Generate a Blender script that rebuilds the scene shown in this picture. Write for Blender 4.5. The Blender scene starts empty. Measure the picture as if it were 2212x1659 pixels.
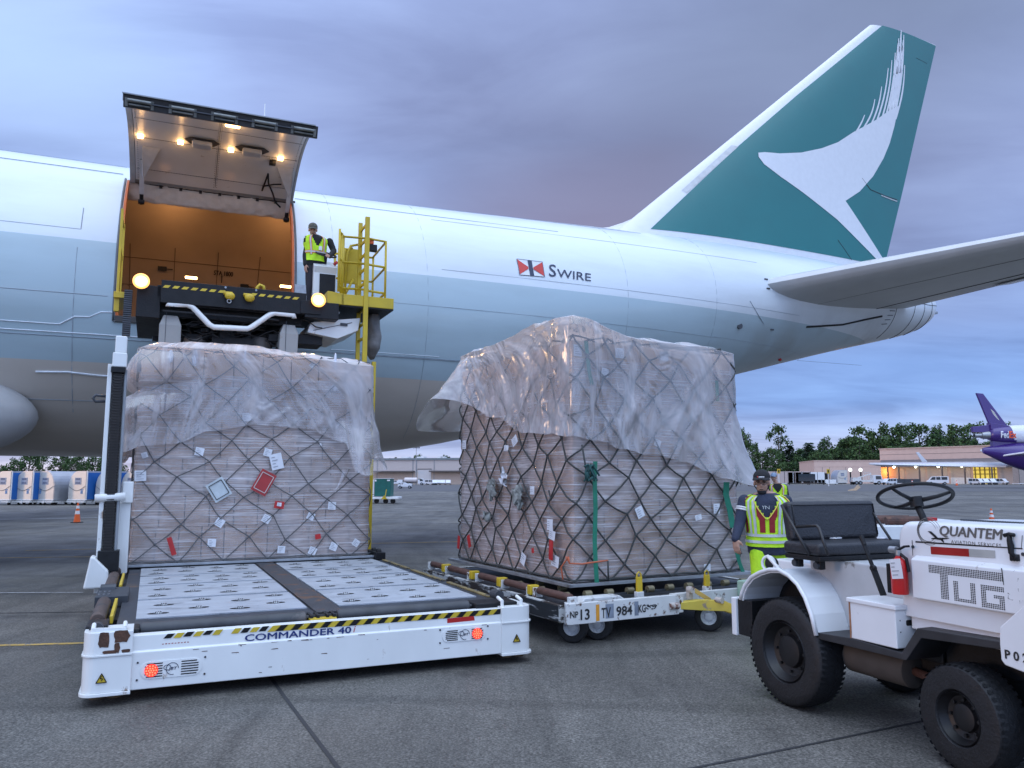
import bpy, bmesh, math, random
from mathutils import Vector, Matrix, noise
random.seed(7)
R = math.radians
SC = bpy.context.scene
COL = SC.collection
# ------------------------------------------------------------------ camera
F = 1700.; CX = 1106.; CY = 829.5; CAMH = 1.65; YH = 1035.
TH = math.atan((YH-CY)/F); CT, ST = math.cos(TH), math.sin(TH)
cam_d = bpy.data.cameras.new('camera'); cam = bpy.data.objects.new('camera', cam_d); COL.objects.link(cam)
cam.location = (0, 0, CAMH); cam.rotation_euler = (math.pi/2+TH, 0, 0)
cam_d.sensor_width = 36; cam_d.lens = 36*F/2212.; cam_d.clip_end = 6000; cam_d.clip_start = .05
SC.camera = cam
# ------------------------------------------------------------------ exposure
vs = SC.view_settings; vs.view_transform = 'Standard'; vs.look = 'None'; vs.exposure = 0.08; vs.gamma = 1
SUN_EL, SUN_AZ = R(7), math.atan2(-.93, -.30)      # direction towards the low sun, left of the camera
# ------------------------------------------------------------------ world
W = bpy.data.worlds.new('World'); SC.world = W; W.use_nodes = True
def world():
    nt = W.node_tree; N = nt.nodes; Lk = nt.links; N.clear()
    def n(t, **k):
        o = N.new(t)
        for a, b in k.items(): setattr(o, a, b)
        return o
    out = n('ShaderNodeOutputWorld')
    sky = n('ShaderNodeTexSky', sky_type='NISHITA', sun_disc=False)
    sky.sun_elevation = SUN_EL; sky.sun_rotation = math.atan2(-.93, -.30)
    bg1 = n('ShaderNodeBackground'); bg1.inputs[1].default_value = .1
    Lk.new(sky.outputs[0], bg1.inputs[0])
    tc = n('ShaderNodeTexCoord'); sp = n('ShaderNodeSeparateXYZ'); Lk.new(tc.outputs['Generated'], sp.inputs[0])
    # project direction to a cloud plane: xy/(z+.18)
    zc = n('ShaderNodeMath', operation='MAXIMUM'); Lk.new(sp.outputs[2], zc.inputs[0]); zc.inputs[1].default_value = 0
    za = n('ShaderNodeMath', operation='ADD'); Lk.new(zc.outputs[0], za.inputs[0]); za.inputs[1].default_value = .16
    dv = n('ShaderNodeVectorMath', operation='DIVIDE'); cb = n('ShaderNodeCombineXYZ')
    for i in range(3): Lk.new(za.outputs[0], cb.inputs[i])
    Lk.new(tc.outputs['Generated'], dv.inputs[0]); Lk.new(cb.outputs[0], dv.inputs[1])
    mp = n('ShaderNodeMapping'); Lk.new(dv.outputs[0], mp.inputs[0])
    mp.inputs['Rotation'].default_value = (0, 0, R(28)); mp.inputs['Scale'].default_value = (.55, 1.25, .0)
    mp.inputs['Location'].default_value = (3.7, 1.2, 0)
    def nz(scale, det, rough, dist, vec):
        a = n('ShaderNodeTexNoise'); a.inputs['Scale'].default_value = scale; a.inputs['Detail'].default_value = det
        a.inputs['Roughness'].default_value = rough; a.inputs['Distortion'].default_value = dist; Lk.new(vec, a.inputs['Vector']); return a
    def ramp(src, pts):
        r = n('ShaderNodeValToRGB'); e = r.color_ramp.elements
        while len(e) < len(pts): e.new(.5)
        for q, (p, c) in zip(e, pts): q.position = p; q.color = (*c, 1)
        Lk.new(src, r.inputs[0]); return r
    def mix(f, a, b, mode='MIX'):
        m = n('ShaderNodeMix', data_type='RGBA', blend_type=mode)
        if isinstance(f, float): m.inputs[0].default_value = f
        else: Lk.new(f, m.inputs[0])
        for s, v in ((6, a), (7, b)):
            if isinstance(v, tuple): m.inputs[s].default_value = (*v, 1)
            else: Lk.new(v, m.inputs[s])
        return m.outputs[2]
    n1 = nz(.9, 5, .5, .35, mp.outputs[0]); n2 = nz(2.3, 7, .55, .5, mp.outputs[0]); n3 = nz(.5, 3, .5, .2, mp.outputs[0])
    base = ramp(sp.outputs[2], [(0, (.66, .52, .60)), (.03, (.48, .50, .72)), (.09, (.25, .37, .70)), (.2, (.26, .37, .70)), (.42, (.38, .46, .76)), (1, (1.3, 1.55, 2.1))])
    base.color_ramp.elements[0].position = 0
    cl = ramp(n1.outputs[0], [(.3, (.27, .29, .49)), (.48, (.35, .40, .65)), (.62, (.46, .55, .86)), (.8, (.68, .78, 1.05))])
    cm = ramp(n3.outputs[0], [(.36, (.35,)*3), (.66, (1,)*3)])
    hz = n('ShaderNodeMapRange'); hz.inputs[1].default_value = .10; hz.inputs[2].default_value = .30; Lk.new(sp.outputs[2], hz.inputs[0])
    cmh = n('ShaderNodeMath', operation='MULTIPLY'); Lk.new(cm.outputs[0], cmh.inputs[0]); Lk.new(hz.outputs[0], cmh.inputs[1])
    sky1 = mix(cmh.outputs[0], base.outputs[0], cl.outputs[0])
    fine = ramp(n2.outputs[0], [(.33, (.74, .74, .78)), (.50, (1, 1, 1)), (.70, (1.24, 1.24, 1.18))])
    sky2 = mix(1.0, sky1, fine.outputs[0], 'MULTIPLY')
    # pink-grey bank in the middle distance
    def patch(cx, cz, sx, sz, k):
        mm = n('ShaderNodeMapping'); Lk.new(tc.outputs['Generated'], mm.inputs[0]); mm.inputs['Location'].default_value = (-cx, 0, -cz); mm.inputs['Scale'].default_value = (1, 0, 1)
        ds = n('ShaderNodeVectorMath', operation='ADD'); Lk.new(mm.outputs[0], ds.inputs[0])
        cn = n('ShaderNodeVectorMath', operation='MULTIPLY_ADD'); Lk.new(n3.outputs[1], cn.inputs[0]); cn.inputs[1].default_value = (.35, 0, .22); cn.inputs[2].default_value = (-.175, 0, -.11); Lk.new(cn.outputs[0], ds.inputs[1])
        q = n('ShaderNodeVectorMath', operation='MULTIPLY'); Lk.new(ds.outputs[0], q.inputs[0]); q.inputs[1].default_value = (sx, 0, sz)
        le = n('ShaderNodeVectorMath', operation='LENGTH'); Lk.new(q.outputs[0], le.inputs[0]); r_ = ramp(le.outputs['Value'], [(0, (k,)*3), (.45, (k*.6,)*3), (1, (0,)*3)])
        yp = n('ShaderNodeMath', operation='GREATER_THAN'); Lk.new(sp.outputs[1], yp.inputs[0]); yp.inputs[1].default_value = 0
        mu = n('ShaderNodeMath', operation='MULTIPLY'); Lk.new(r_.outputs[0], mu.inputs[0]); Lk.new(yp.outputs[0], mu.inputs[1]); return mu.outputs[0]
    pk = n('ShaderNodeMapping'); Lk.new(tc.outputs['Generated'], pk.inputs[0]); pk.inputs['Location'].default_value = (-.06, 0, -.30)
    pk.inputs['Scale'].default_value = (1, 0, 1); sp2 = n('ShaderNodeVectorMath', operation='MULTIPLY'); Lk.new(pk.outputs[0], sp2.inputs[0]); sp2.inputs[1].default_value = (2.6, 0, 7.5)
    ln = n('ShaderNodeVectorMath', operation='LENGTH'); Lk.new(sp2.outputs[0], ln.inputs[0])
    pr = ramp(ln.outputs['Value'], [(0, (.62,)*3), (1, (0,)*3)]); 
    ypos = n('ShaderNodeMath', operation='GREATER_THAN'); Lk.new(sp.outputs[1], ypos.inputs[0]); ypos.inputs[1].default_value = 0
    pm = n('ShaderNodeMath', operation='MULTIPLY'); Lk.new(pr.outputs[0], pm.inputs[0]); Lk.new(ypos.outputs[0], pm.inputs[1])
    sky3 = mix(patch(.16, .36, 1.8, 3.2, .95), sky2, (.20, .205, .315))
    sky3 = mix(patch(.08, .27, 3.0, 8.5, .8), sky3, (.28, .225, .32))
    sky3 = mix(patch(.42, .50, 2.6, 5.5, .8), sky3, (.17, .19, .27))
    sky3 = mix(patch(-.55, .42, 4.5, 7.5, .8), sky3, (.52, .66, .95))
    sky3 = mix(patch(.46, .12, 3.2, 12, .6), sky3, (.21, .34, .68))
    zen = ramp(sp.outputs[2], [(0, (.86, .96, 1.0)), (.56, (.83, .92, 1.02)), (.80, (1.25, 1.3, 1.27)), (1, (1.5, 1.5, 1.4))])
    sky3 = mix(1.0, sky3, zen.outputs[0], 'MULTIPLY')
    # unseen sky overhead brightened as fill for the ground and upper surfaces
    # unseen sky behind the camera brightened as fill for surfaces facing it
    bk = n('ShaderNodeMapRange'); bk.inputs[1].default_value = .05; bk.inputs[2].default_value = -.55; Lk.new(sp.outputs[1], bk.inputs[0])
    bkm = mix(bk.outputs[0], (1., 1., 1.), (2.15, 2.15, 1.98)); sky3 = mix(1.0, sky3, bkm, 'MULTIPLY')
    bg2 = n('ShaderNodeBackground'); Lk.new(sky3, bg2.inputs[0]); bg2.inputs[1].default_value = 1.22
    mx = n('ShaderNodeMixShader'); mx.inputs[0].default_value = .94
    Lk.new(bg1.outputs[0], mx.inputs[1]); Lk.new(bg2.outputs[0], mx.inputs[2]); Lk.new(mx.outputs[0], out.inputs[0])
world()
sun_d = bpy.data.lights.new('sun', 'SUN'); sun_d.energy = .5; sun_d.angle = R(10); sun_d.color = (1, .62, .38)
sun = bpy.data.objects.new('sun', sun_d); COL.objects.link(sun)
sdir = Vector((math.cos(SUN_AZ)*0-.93, -.30, math.tan(SUN_EL)*.98)).normalized()
sun.rotation_euler = sdir.to_track_quat('Z', 'Y').to_euler()
sun.location = sdir*50

# ================================================================== helpers
def lin(h):
    if isinstance(h, str):
        h = h.lstrip('#'); v = [int(h[i:i+2], 16)/255 for i in (0, 2, 4)]
        return tuple(x/12.92 if x <= .04045 else ((x+.055)/1.055)**2.4 for x in v)
    if isinstance(h, (int, float)): return (h, h, h)
    return tuple(h)
MC = {}
def mat(name, col, rough=.5, metal=0., var=.12, scale=6., bump=0., bscale=None, dirt=None, damt=.0, dscale=3., coat=0., emit=None, es=0., spec=.5, stretch=(1, 1, 1)):
    """procedural paint / metal / cloth: base colour varied by noise, optional second colour in patches (rust, dirt), optional bump"""
    if name in MC: return MC[name]
    m = bpy.data.materials.new(name); m.use_nodes = True; nt = m.node_tree; N = nt.nodes; L = nt.links
    b = N['Principled BSDF']; c = lin(col)
    b.inputs['Roughness'].default_value = rough; b.inputs['Metallic'].default_value = metal
    b.inputs['Specular IOR Level'].default_value = spec
    b.inputs['Coat Weight'].default_value = coat; b.inputs['Coat Roughness'].default_value = .12
    tc = N.new('ShaderNodeTexCoord'); mp = N.new('ShaderNodeMapping'); L.new(tc.outputs['Object'], mp.inputs[0]); mp.inputs['Scale'].default_value = stretch
    n1 = N.new('ShaderNodeTexNoise'); n1.inputs['Scale'].default_value = scale; n1.inputs['Detail'].default_value = 5; L.new(mp.outputs[0], n1.inputs['Vector'])
    r = N.new('ShaderNodeValToRGB'); e = r.color_ramp.elements
    e[0].position = .3; e[0].color = (*[x*(1-var) for x in c], 1); e[1].position = .7; e[1].color = (*[min(1, x*(1+var)) for x in c], 1)
    L.new(n1.outputs[0], r.inputs[0]); outc = r.outputs[0]
    if dirt is not None and damt > 0:
        n2 = N.new('ShaderNodeTexNoise'); n2.inputs['Scale'].default_value = dscale; n2.inputs['Detail'].default_value = 9; n2.inputs['Roughness'].default_value = .65
        L.new(mp.outputs[0], n2.inputs['Vector'])
        r2 = N.new('ShaderNodeValToRGB'); e2 = r2.color_ramp.elements; p = .72-.36*damt
        e2[0].position = p; e2[0].color = (0, 0, 0, 1); e2[1].position = p+.06; e2[1].color = (1, 1, 1, 1)
        L.new(n2.outputs[0], r2.inputs[0]); mx = N.new('ShaderNodeMix'); mx.data_type = 'RGBA'
        L.new(r2.outputs[0], mx.inputs[0]); L.new(outc, mx.inputs[6]); mx.inputs[7].default_value = (*lin(dirt), 1); outc = mx.outputs[2]
    L.new(outc, b.inputs['Base Color'])
    rr = N.new('ShaderNodeMapRange'); rr.inputs[3].default_value = max(.02, rough-.08); rr.inputs[4].default_value = min(1, rough+.1)
    L.new(n1.outputs[0], rr.inputs[0]); L.new(rr.outputs[0], b.inputs['Roughness'])
    if bump:
        nb = N.new('ShaderNodeTexNoise'); nb.inputs['Scale'].default_value = bscale or scale*4; nb.inputs['Detail'].default_value = 4
        L.new(mp.outputs[0], nb.inputs['Vector'])
        bp = N.new('ShaderNodeBump'); bp.inputs['Strength'].default_value = bump; bp.inputs['Distance'].default_value = .02
        L.new(nb.outputs[0], bp.inputs['Height']); L.new(bp.outputs[0], b.inputs['Normal'])
    if emit is not None:
        b.inputs['Emission Color'].default_value = (*lin(emit), 1); b.inputs['Emission Strength'].default_value = es
    MC[name] = m; return m

class Fr:
    """a local frame: origin on the ground, x axis turned by yaw"""
    def __init__(s, yaw, ox=0, oy=0):
        a = R(yaw); s.a = a; s.u = (math.cos(a), math.sin(a)); s.v = (-math.sin(a), math.cos(a)); s.o = (ox, oy)
    def loc(f, p):
        a, b = p[0]-f.o[0], p[1]-f.o[1]
        return (a*f.u[0]+b*f.u[1], a*f.v[0]+b*f.v[1], p[2])
    def wor(f, l): return (f.o[0]+l[0]*f.u[0]+l[1]*f.v[0], f.o[1]+l[0]*f.u[1]+l[1]*f.v[1], l[2])
    def at(f, x, y, ax, val):
        """point of the local plane coordinate[ax] = val that the photograph shows at x, y"""
        dx = (x-CX)/F; dy = (CY-y)/F; r = (dx, CT-dy*ST, ST+dy*CT)
        o = f.loc((0, 0, CAMH)); e = f.loc((r[0]+f.o[0], r[1]+f.o[1], r[2]))
        k = (val-o[ax])/e[ax]
        return Vector((o[0]+k*e[0], o[1]+k*e[1], o[2]+k*e[2]))

def thing(name, label, cat, fr=None, loc=None, rz=0, group=None):
    o = bpy.data.objects.new(name, None); COL.objects.link(o); o.empty_display_size = .2
    if fr: o.location = (fr.o[0], fr.o[1], 0); o.rotation_euler = (0, 0, fr.a)
    if loc: o.location = loc
    if rz: o.rotation_euler = (0, 0, rz)
    o['label'] = label; o['category'] = cat
    if group: o['group'] = group
    return o
def tag(o, label, cat, group=None):
    o['label'] = label; o['category'] = cat
    if group: o['group'] = group
    return o

class B:
    def __init__(s): s.v = []; s.f = []; s.mi = []; s.m = 0
    def add(s, vs, fs):
        k = len(s.v); s.v += [tuple(v) for v in vs]; s.f += [tuple(i+k for i in f) for f in fs]; s.mi += [s.m]*len(fs); return s
    def box(s, x0, x1, y0, y1, z0, z1, M=None):
        vs = [Vector(p) for p in ((x0,y0,z0),(x1,y0,z0),(x1,y1,z0),(x0,y1,z0),(x0,y0,z1),(x1,y0,z1),(x1,y1,z1),(x0,y1,z1))]
        if M: vs = [M @ v for v in vs]
        return s.add(vs, [(0,3,2,1),(4,5,6,7),(0,1,5,4),(1,2,6,5),(2,3,7,6),(3,0,4,7)])
    def cbox(s, c, d, rz=0, rx=0, ry=0):
        M = Matrix.Translation(c) @ Matrix.Rotation(rz, 4, 'Z') @ Matrix.Rotation(ry, 4, 'Y') @ Matrix.Rotation(rx, 4, 'X')
        return s.box(-d[0]/2, d[0]/2, -d[1]/2, d[1]/2, -d[2]/2, d[2]/2, M)
    def bar(s, a, b, w, h=None, up=(0, 0, 1)):
        a, b = Vector(a), Vector(b); h = h or w; d = (b-a); L = d.length; d.normalize(); u = Vector(up)
        if abs(d.dot(u)) > .97: u = Vector((1, 0, 0))
        x = d.cross(u).normalized(); y = x.cross(d)
        vs = []
        for p in (a, b):
            for i, j in ((-1,-1),(1,-1),(1,1),(-1,1)): vs.append(p+x*(i*w/2)+y*(j*h/2))
        return s.add(vs, [(0,1,2,3),(7,6,5,4),(0,4,5,1),(1,5,6,2),(2,6,7,3),(3,7,4,0)])
    def tube(s, path, r, n=8, cap=True, closed=False):
        P = [Vector(p) for p in path]; m = len(P); rs = r if isinstance(r, (list, tuple)) else [r]*m
        vs = []; fs = []; px = None
        for i, p in enumerate(P):
            if closed: d = P[(i+1) % m]-P[i-1]
            else: d = P[min(i+1, m-1)]-P[max(i-1, 0)]
            if d.length < 1e-9: d = Vector((0, 0, 1))
            d.normalize()
            if px is None:
                u = Vector((0, 0, 1)) if abs(d.z) < .9 else Vector((1, 0, 0)); px = d.cross(u).normalized()
            else:
                px = px-d*px.dot(d)
                if px.length < 1e-6: px = d.orthogonal()
                px.normalize()
            py = d.cross(px)
            for k in range(n):
                a = 2*math.pi*k/n; vs.append(p+(px*math.cos(a)+py*math.sin(a))*rs[i])
        for i in range(m if closed else m-1):
            j = (i+1) % m
            for k in range(n): k2 = (k+1) % n; fs.append((i*n+k, i*n+k2, j*n+k2, j*n+k))
        if cap and not closed: fs.append(tuple(range(n))[::-1]); fs.append(tuple((m-1)*n+k for k in range(n)))
        return s.add(vs, fs)
    def cyl(s, a, b, r, r2=None, n=20): return s.tube([a, b], [r, r if r2 is None else r2], n)
    def lathe(s, prof, n=32, M=None):
        """prof: (radius, height) pairs round local z"""
        vs = []; fs = []
        for r, z in prof:
            for k in range(n):
                a = 2*math.pi*k/n; v = Vector((r*math.cos(a), r*math.sin(a), z)); vs.append(M @ v if M else v)
        for i in range(len(prof)-1):
            for k in range(n): k2 = (k+1) % n; fs.append((i*n+k, i*n+k2, (i+1)*n+k2, (i+1)*n+k))
        return s.add(vs, fs)
    def ell(s, c, r, n=16, m=10, M=None):
        vs = []; fs = []; c = Vector(c)
        for i in range(m+1):
            t = math.pi*i/m
            for k in range(n):
                a = 2*math.pi*k/n; v = Vector((r[0]*math.sin(t)*math.cos(a), r[1]*math.sin(t)*math.sin(a), r[2]*math.cos(t)))
                vs.append(c+(M @ v if M else v))
        for i in range(m):
            for k in range(n): k2 = (k+1) % n; fs.append((i*n+k, (i+1)*n+k, (i+1)*n+k2, i*n+k2))
        return s.add(vs, fs)
    def prism(s, poly, fn):
        """poly: 2-D points; fn(a, b, side) -> 3-D, side 0 and 1"""
        n = len(poly); vs = [fn(a, b, 0) for a, b in poly]+[fn(a, b, 1) for a, b in poly]
        return s.add(vs, [tuple(range(n))[::-1], tuple(range(n, 2*n))]+[(i, (i+1) % n, n+(i+1) % n, n+i) for i in range(n)])
    def quad(s, *p): return s.add(p, [tuple(range(len(p)))])
    def build(s, name, m, parent=None, smooth=False, bevel=0, bseg=2, autos=None, fix=True):
        me = bpy.data.meshes.new(name); me.from_pydata(s.v, [], s.f)
        ms = m if isinstance(m, (list, tuple)) else [m]
        for q in ms: me.materials.append(q)
        if len(ms) > 1: me.polygons.foreach_set('material_index', s.mi)
        if fix:
            bm = bmesh.new(); bm.from_mesh(me); bmesh.ops.remove_doubles(bm, verts=bm.verts, dist=1e-5); bmesh.ops.recalc_face_normals(bm, faces=bm.faces); bm.to_mesh(me); bm.free()
        if smooth or autos:
            me.polygons.foreach_set('use_smooth', [True]*len(me.polygons))
        me.update()
        if autos:
            try: me.set_sharp_from_angle(angle=R(autos))
            except Exception: pass
        o = bpy.data.objects.new(name, me); COL.objects.link(o); o.parent = parent
        if bevel:
            b = o.modifiers.new('bevel', 'BEVEL'); b.width = bevel; b.segments = bseg; b.limit_method = 'ANGLE'; b.angle_limit = R(35); b.harden_normals = False
        return o
def struct(o): o['kind'] = 'structure'; return o
def kids(o, table=None):
    return [c for c in bpy.data.objects if c.parent == o]
def dup(root, loc, rz=None, label=None, group=None, cat=None, scale=None, name=None):
    r = root.copy(); COL.objects.link(r); r.location = loc
    if rz is not None: r.rotation_euler = (0, 0, rz)
    if scale is not None: r.scale = scale if isinstance(scale, tuple) else (scale,)*3
    if label: r['label'] = label
    if group: r['group'] = group
    for ch in kids(root):
        c = ch.copy(); COL.objects.link(c); c.parent = r
        for g in kids(ch):
            d = g.copy(); COL.objects.link(d); d.parent = c
    return r
def text_polys(txt, size=1., bold=0., shear=0., spacing=1.):
    """returns verts/faces of a flat text in its own xy plane, origin at its left baseline"""
    cu = bpy.data.curves.new('t', 'FONT'); cu.body = txt; cu.size = size; cu.offset = bold; cu.shear = shear; cu.space_character = spacing; cu.resolution_u = 3
    ob = bpy.data.objects.new('t', cu); COL.objects.link(ob)
    dg = bpy.context.evaluated_depsgraph_get(); dg.update()
    me = bpy.data.meshes.new_from_object(ob.evaluated_get(dg))
    vs = [tuple(v.co) for v in me.vertices]; fs = [tuple(p.vertices) for p in me.polygons]
    bpy.data.objects.remove(ob); bpy.data.curves.remove(cu); bpy.data.meshes.remove(me)
    return vs, fs
def text_on(name, txt, m, parent, fn, width=None, height=None, bold=0., shear=0., spacing=1., heavy=0.):
    """lettering fitted into width x height, fn(a, b) -> 3-D on the surface"""
    vs, fs = text_polys(txt, 1., bold, shear, spacing)
    x0 = min(v[0] for v in vs); x1 = max(v[0] for v in vs); y0 = min(v[1] for v in vs); y1 = max(v[1] for v in vs)
    sx = width/(x1-x0) if width else None; sy = height/(y1-y0) if height else sx
    sx = sx or sy
    b = B(); P0 = Vector(fn(0, 0)); N_ = (Vector(fn(.01, 0))-P0).cross(Vector(fn(0, .01))-P0); N_ = N_.normalized() if N_.length > 0 else Vector((0, 0, 0))
    for k, (da, dc) in enumerate(((0, 0), (1, 0), (-1, 0), (0, 1), (0, -1)) if heavy else ((0, 0),)):
        b.add([Vector(fn((v[0]-x0)*sx+da*heavy, (v[1]-y0)*sy+dc*heavy*.6))+N_*(.0005*k) for v in vs], fs)
    return b.build(name, m, parent, fix=False)
def nz(x, y=0, z=0): return noise.noise(Vector((x, y, z)))

# ------------------------------------------------------------------ shared materials
M_white = mat('white_paint', (.70, .71, .71), .38, var=.05, scale=3, dirt=(.33, .30, .27), damt=.16, dscale=5, coat=.2)
M_whiterust = mat('chipped_white_paint', (.60, .60, .58), .5, var=.08, scale=4, dirt=(.10, .045, .025), damt=.42, dscale=7)
M_black = mat('black_steel', (.009, .0095, .011), .5, var=.3, scale=9, bump=.15, dirt=(.028, .022, .018), damt=.2, spec=.3)
M_dark = mat('dark_steel', (.05, .054, .062), .45, metal=.3, var=.25, scale=7, dirt=(.11, .065, .04), damt=.22, dscale=4)
M_steel = mat('bare_steel', (.33, .34, .35), .38, metal=.8, var=.2, scale=14)
M_rubber = mat('rubber', (.016, .016, .017), .75, var=.3, scale=20, bump=.3, dirt=(.04, .037, .034), damt=.25)
M_yellow = mat('yellow_paint', (.55, .38, .02), .45, var=.1, scale=5, dirt=(.16, .10, .03), damt=.1, dscale=6)
M_rust = mat('rusty_steel', (.075, .032, .022), .7, var=.5, scale=9, bump=.4, dirt=(.16, .07, .035), damt=.4)
M_red = mat('red_plastic', (.45, .02, .02), .4, var=.15)
M_warm = mat('warm_lamp_glass', (1, .6, .25), .3, emit=(1, .55, .2), es=14)
M_orange = mat('orange_plastic', (.75, .12, .02), .5, var=.1)
M_reflect = mat('reflective_white', (.7, .7, .7), .3, var=.05)
M_skin = mat('skin', (.42, .24, .17), .5, var=.08, scale=20)
M_navy = mat('navy_cloth', (.028, .036, .065), .85, var=.2, scale=14, bump=.4)
M_blackc = mat('black_cloth', (.014, .014, .016), .9, var=.25, scale=14, bump=.4)
M_lime = mat('lime_cloth', (.50, .82, .02), .7, var=.1, scale=14, bump=.25, emit=(.3, .6, .0), es=.0)
M_glass = mat('dark_glass', (.03, .04, .05), .08, var=.1)
# ================================================================== the apron
def ground():
    b = B()
    b.quad((-1500, -200, 0), (2000, -200, 0), (2000, 3000, 0), (-1500, 3000, 0))
    m = bpy.data.materials.new('concrete'); m.use_nodes = True; nt = m.node_tree; N = nt.nodes; L = nt.links; P = N['Principled BSDF']
    tc = N.new('ShaderNodeTexCoord')
    def nn(sc, det, ro, st=(1, 1, 1), rot=0, di=0):
        mp = N.new('ShaderNodeMapping'); L.new(tc.outputs['Object'], mp.inputs[0]); mp.inputs['Scale'].default_value = st; mp.inputs['Rotation'].default_value = (0, 0, rot)
        a = N.new('ShaderNodeTexNoise'); a.inputs['Scale'].default_value = sc; a.inputs['Detail'].default_value = det; a.inputs['Roughness'].default_value = ro; a.inputs['Distortion'].default_value = di
        L.new(mp.outputs[0], a.inputs['Vector']); return a.outputs[0]
    def rp(s, pts):
        r = N.new('ShaderNodeValToRGB'); e = r.color_ramp.elements
        while len(e) < len(pts): e.new(.5)
        for q, (p, c) in zip(e, pts): q.position = p; q.color = (*lin(c), 1)
        L.new(s, r.inputs[0]); return r.outputs[0]
    def mx(a, b_, f=1., mode='MULTIPLY'):
        q = N.new('ShaderNodeMix'); q.data_type = 'RGBA'; q.blend_type = mode; q.inputs[0].default_value = f
        L.new(a, q.inputs[6]); L.new(b_, q.inputs[7]); return q.outputs[2]
    big = rp(nn(.22, 5, .6, di=.6), [(.3, (.072, .068, .060)), (.5, (.103, .097, .086)), (.7, (.142, .134, .119))])
    agg = rp(nn(55, 3, .7), [(.34, .40), (.5, 1.), (.66, 1.9)])
    agg2 = rp(nn(16, 6, .75), [(.3, .62), (.5, 1.), (.7, 1.35)])
    swirl = rp(nn(1.1, 5, .6, (1, .22, 1), R(-40), 1.2), [(.35, .70), (.5, 1.), (.66, 1.22)])
    far = rp(nn(.05, 4, .6, (.25, 1.6, 1), R(-4), .2), [(.32, .70), (.5, 1.), (.66, 1.28)])
    stains = rp(nn(.75, 8, .7, di=.4), [(.30, .5), (.42, 1.), (1, 1.)])
    wv = N.new('ShaderNodeTexWave'); wv.wave_type = 'RINGS'; wv.inputs['Scale'].default_value = .16; wv.inputs['Distortion'].default_value = 5; wv.inputs['Detail'].default_value = 3; wv.inputs['Detail Scale'].default_value = .6; L.new(tc.outputs['Object'], wv.inputs['Vector'])
    tyre = rp(wv.outputs['Fac'], [(.0, .78), (.07, 1.), (1, 1.)])
    drops = rp(nn(3.3, 2, .4), [(.20, .5), (.235, 1.), (1, 1.)])
    c = mx(mx(mx(mx(mx(mx(mx(big, agg), agg2), swirl), far), stains), tyre), drops)
    L.new(c, P.inputs['Base Color'])
    rr = rp(nn(.6, 5, .6), [(.3, .48), (.7, .82)]); L.new(rr, P.inputs['Roughness'])
    P.inputs['Specular IOR Level'].default_value = .35
    bp = N.new('ShaderNodeBump'); bp.inputs['Strength'].default_value = .5; bp.inputs['Distance'].default_value = .004
    L.new(nn(70, 5, .7), bp.inputs['Height']); L.new(bp.outputs[0], P.inputs['Normal'])
    struct(b.build('apron', m))
    G0 = Fr(0)
    def strip(name, p, q, w, mt, z=.004, seg=14, e0=0., e1=0.):
        a = G0.at(*p, 2, 0); c_ = G0.at(*q, 2, 0); u_ = (c_-a).normalized(); a = a-u_*e0; c_ = c_+u_*e1; seg = max(seg, int((c_-a).length*2)); d = (c_-a); d.z = 0; nrm = Vector((-d.y, d.x, 0)).normalized()
        bb = B(); pts = []
        for i in range(seg+1):
            t = i/seg; ww = w*(1+.25*nz(t*9, w*7)); ce = a.lerp(c_, t)+nrm*(.012*nz(t*13, 5)); pts.append((ce+nrm*ww/2, ce-nrm*ww/2))
        for i in range(seg):
            k = [pts[i][0], pts[i][1], pts[i+1][1], pts[i+1][0]]; bb.quad(*[(v.x, v.y, z) for v in k])
        return struct(bb.build(name, mt))
    seal = mat('joint_sealant', (.022, .022, .024), .7, var=.3, scale=30)
    yl = mat('worn_yellow_line_paint', (.42, .27, .06), .7, var=.15, scale=5, dirt=(.15, .14, .13), damt=.55, dscale=9)
    wl = mat('worn_white_line_paint', (.40, .40, .41), .7, var=.15, scale=5, dirt=(.15, .14, .13), damt=.5, dscale=9)
    strip('pavement_joint', (585, 1465), (760, 1700), .028, seal, e0=30, e1=3)
    strip('pavement_joint', (1440, 1672), (2190, 1518), .022, seal, e0=9, e1=12)
    strip('pavement_joint', (0, 1325), (183, 1322), .03, seal, .0035, e0=10, e1=16)
    strip('pavement_joint', (1860, 1068), (1960, 1090), .09, seal)
    
    strip('painted_line', (-60, 1206), (190, 1203), .14, yl, e0=20, e1=5)
    strip('painted_line', (-60, 1396), (178, 1390), .09, yl, e0=20, e1=2)
    strip('painted_line', (806, 1174), (1000, 1170), .14, yl, e0=8, e1=26)
    strip('painted_line', (-200, 1126), (225, 1118), .3, wl, .005)
    strip('painted_line', (-200, 1282), (180, 1280), .05, wl)
    # dark taxi-worn bands far out
    asp = mat('old_asphalt', (.085, .083, .086), .8, var=.2, scale=.4, dirt=(.12, .12, .12), damt=.3, dscale=.5)
    bb = B(); bb.quad((-300, 110, .006), (500, 104, .006), (700, 214, .006), (-300, 236, .006)); struct(bb.build('far_taxiway', asp))
ground()

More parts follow.
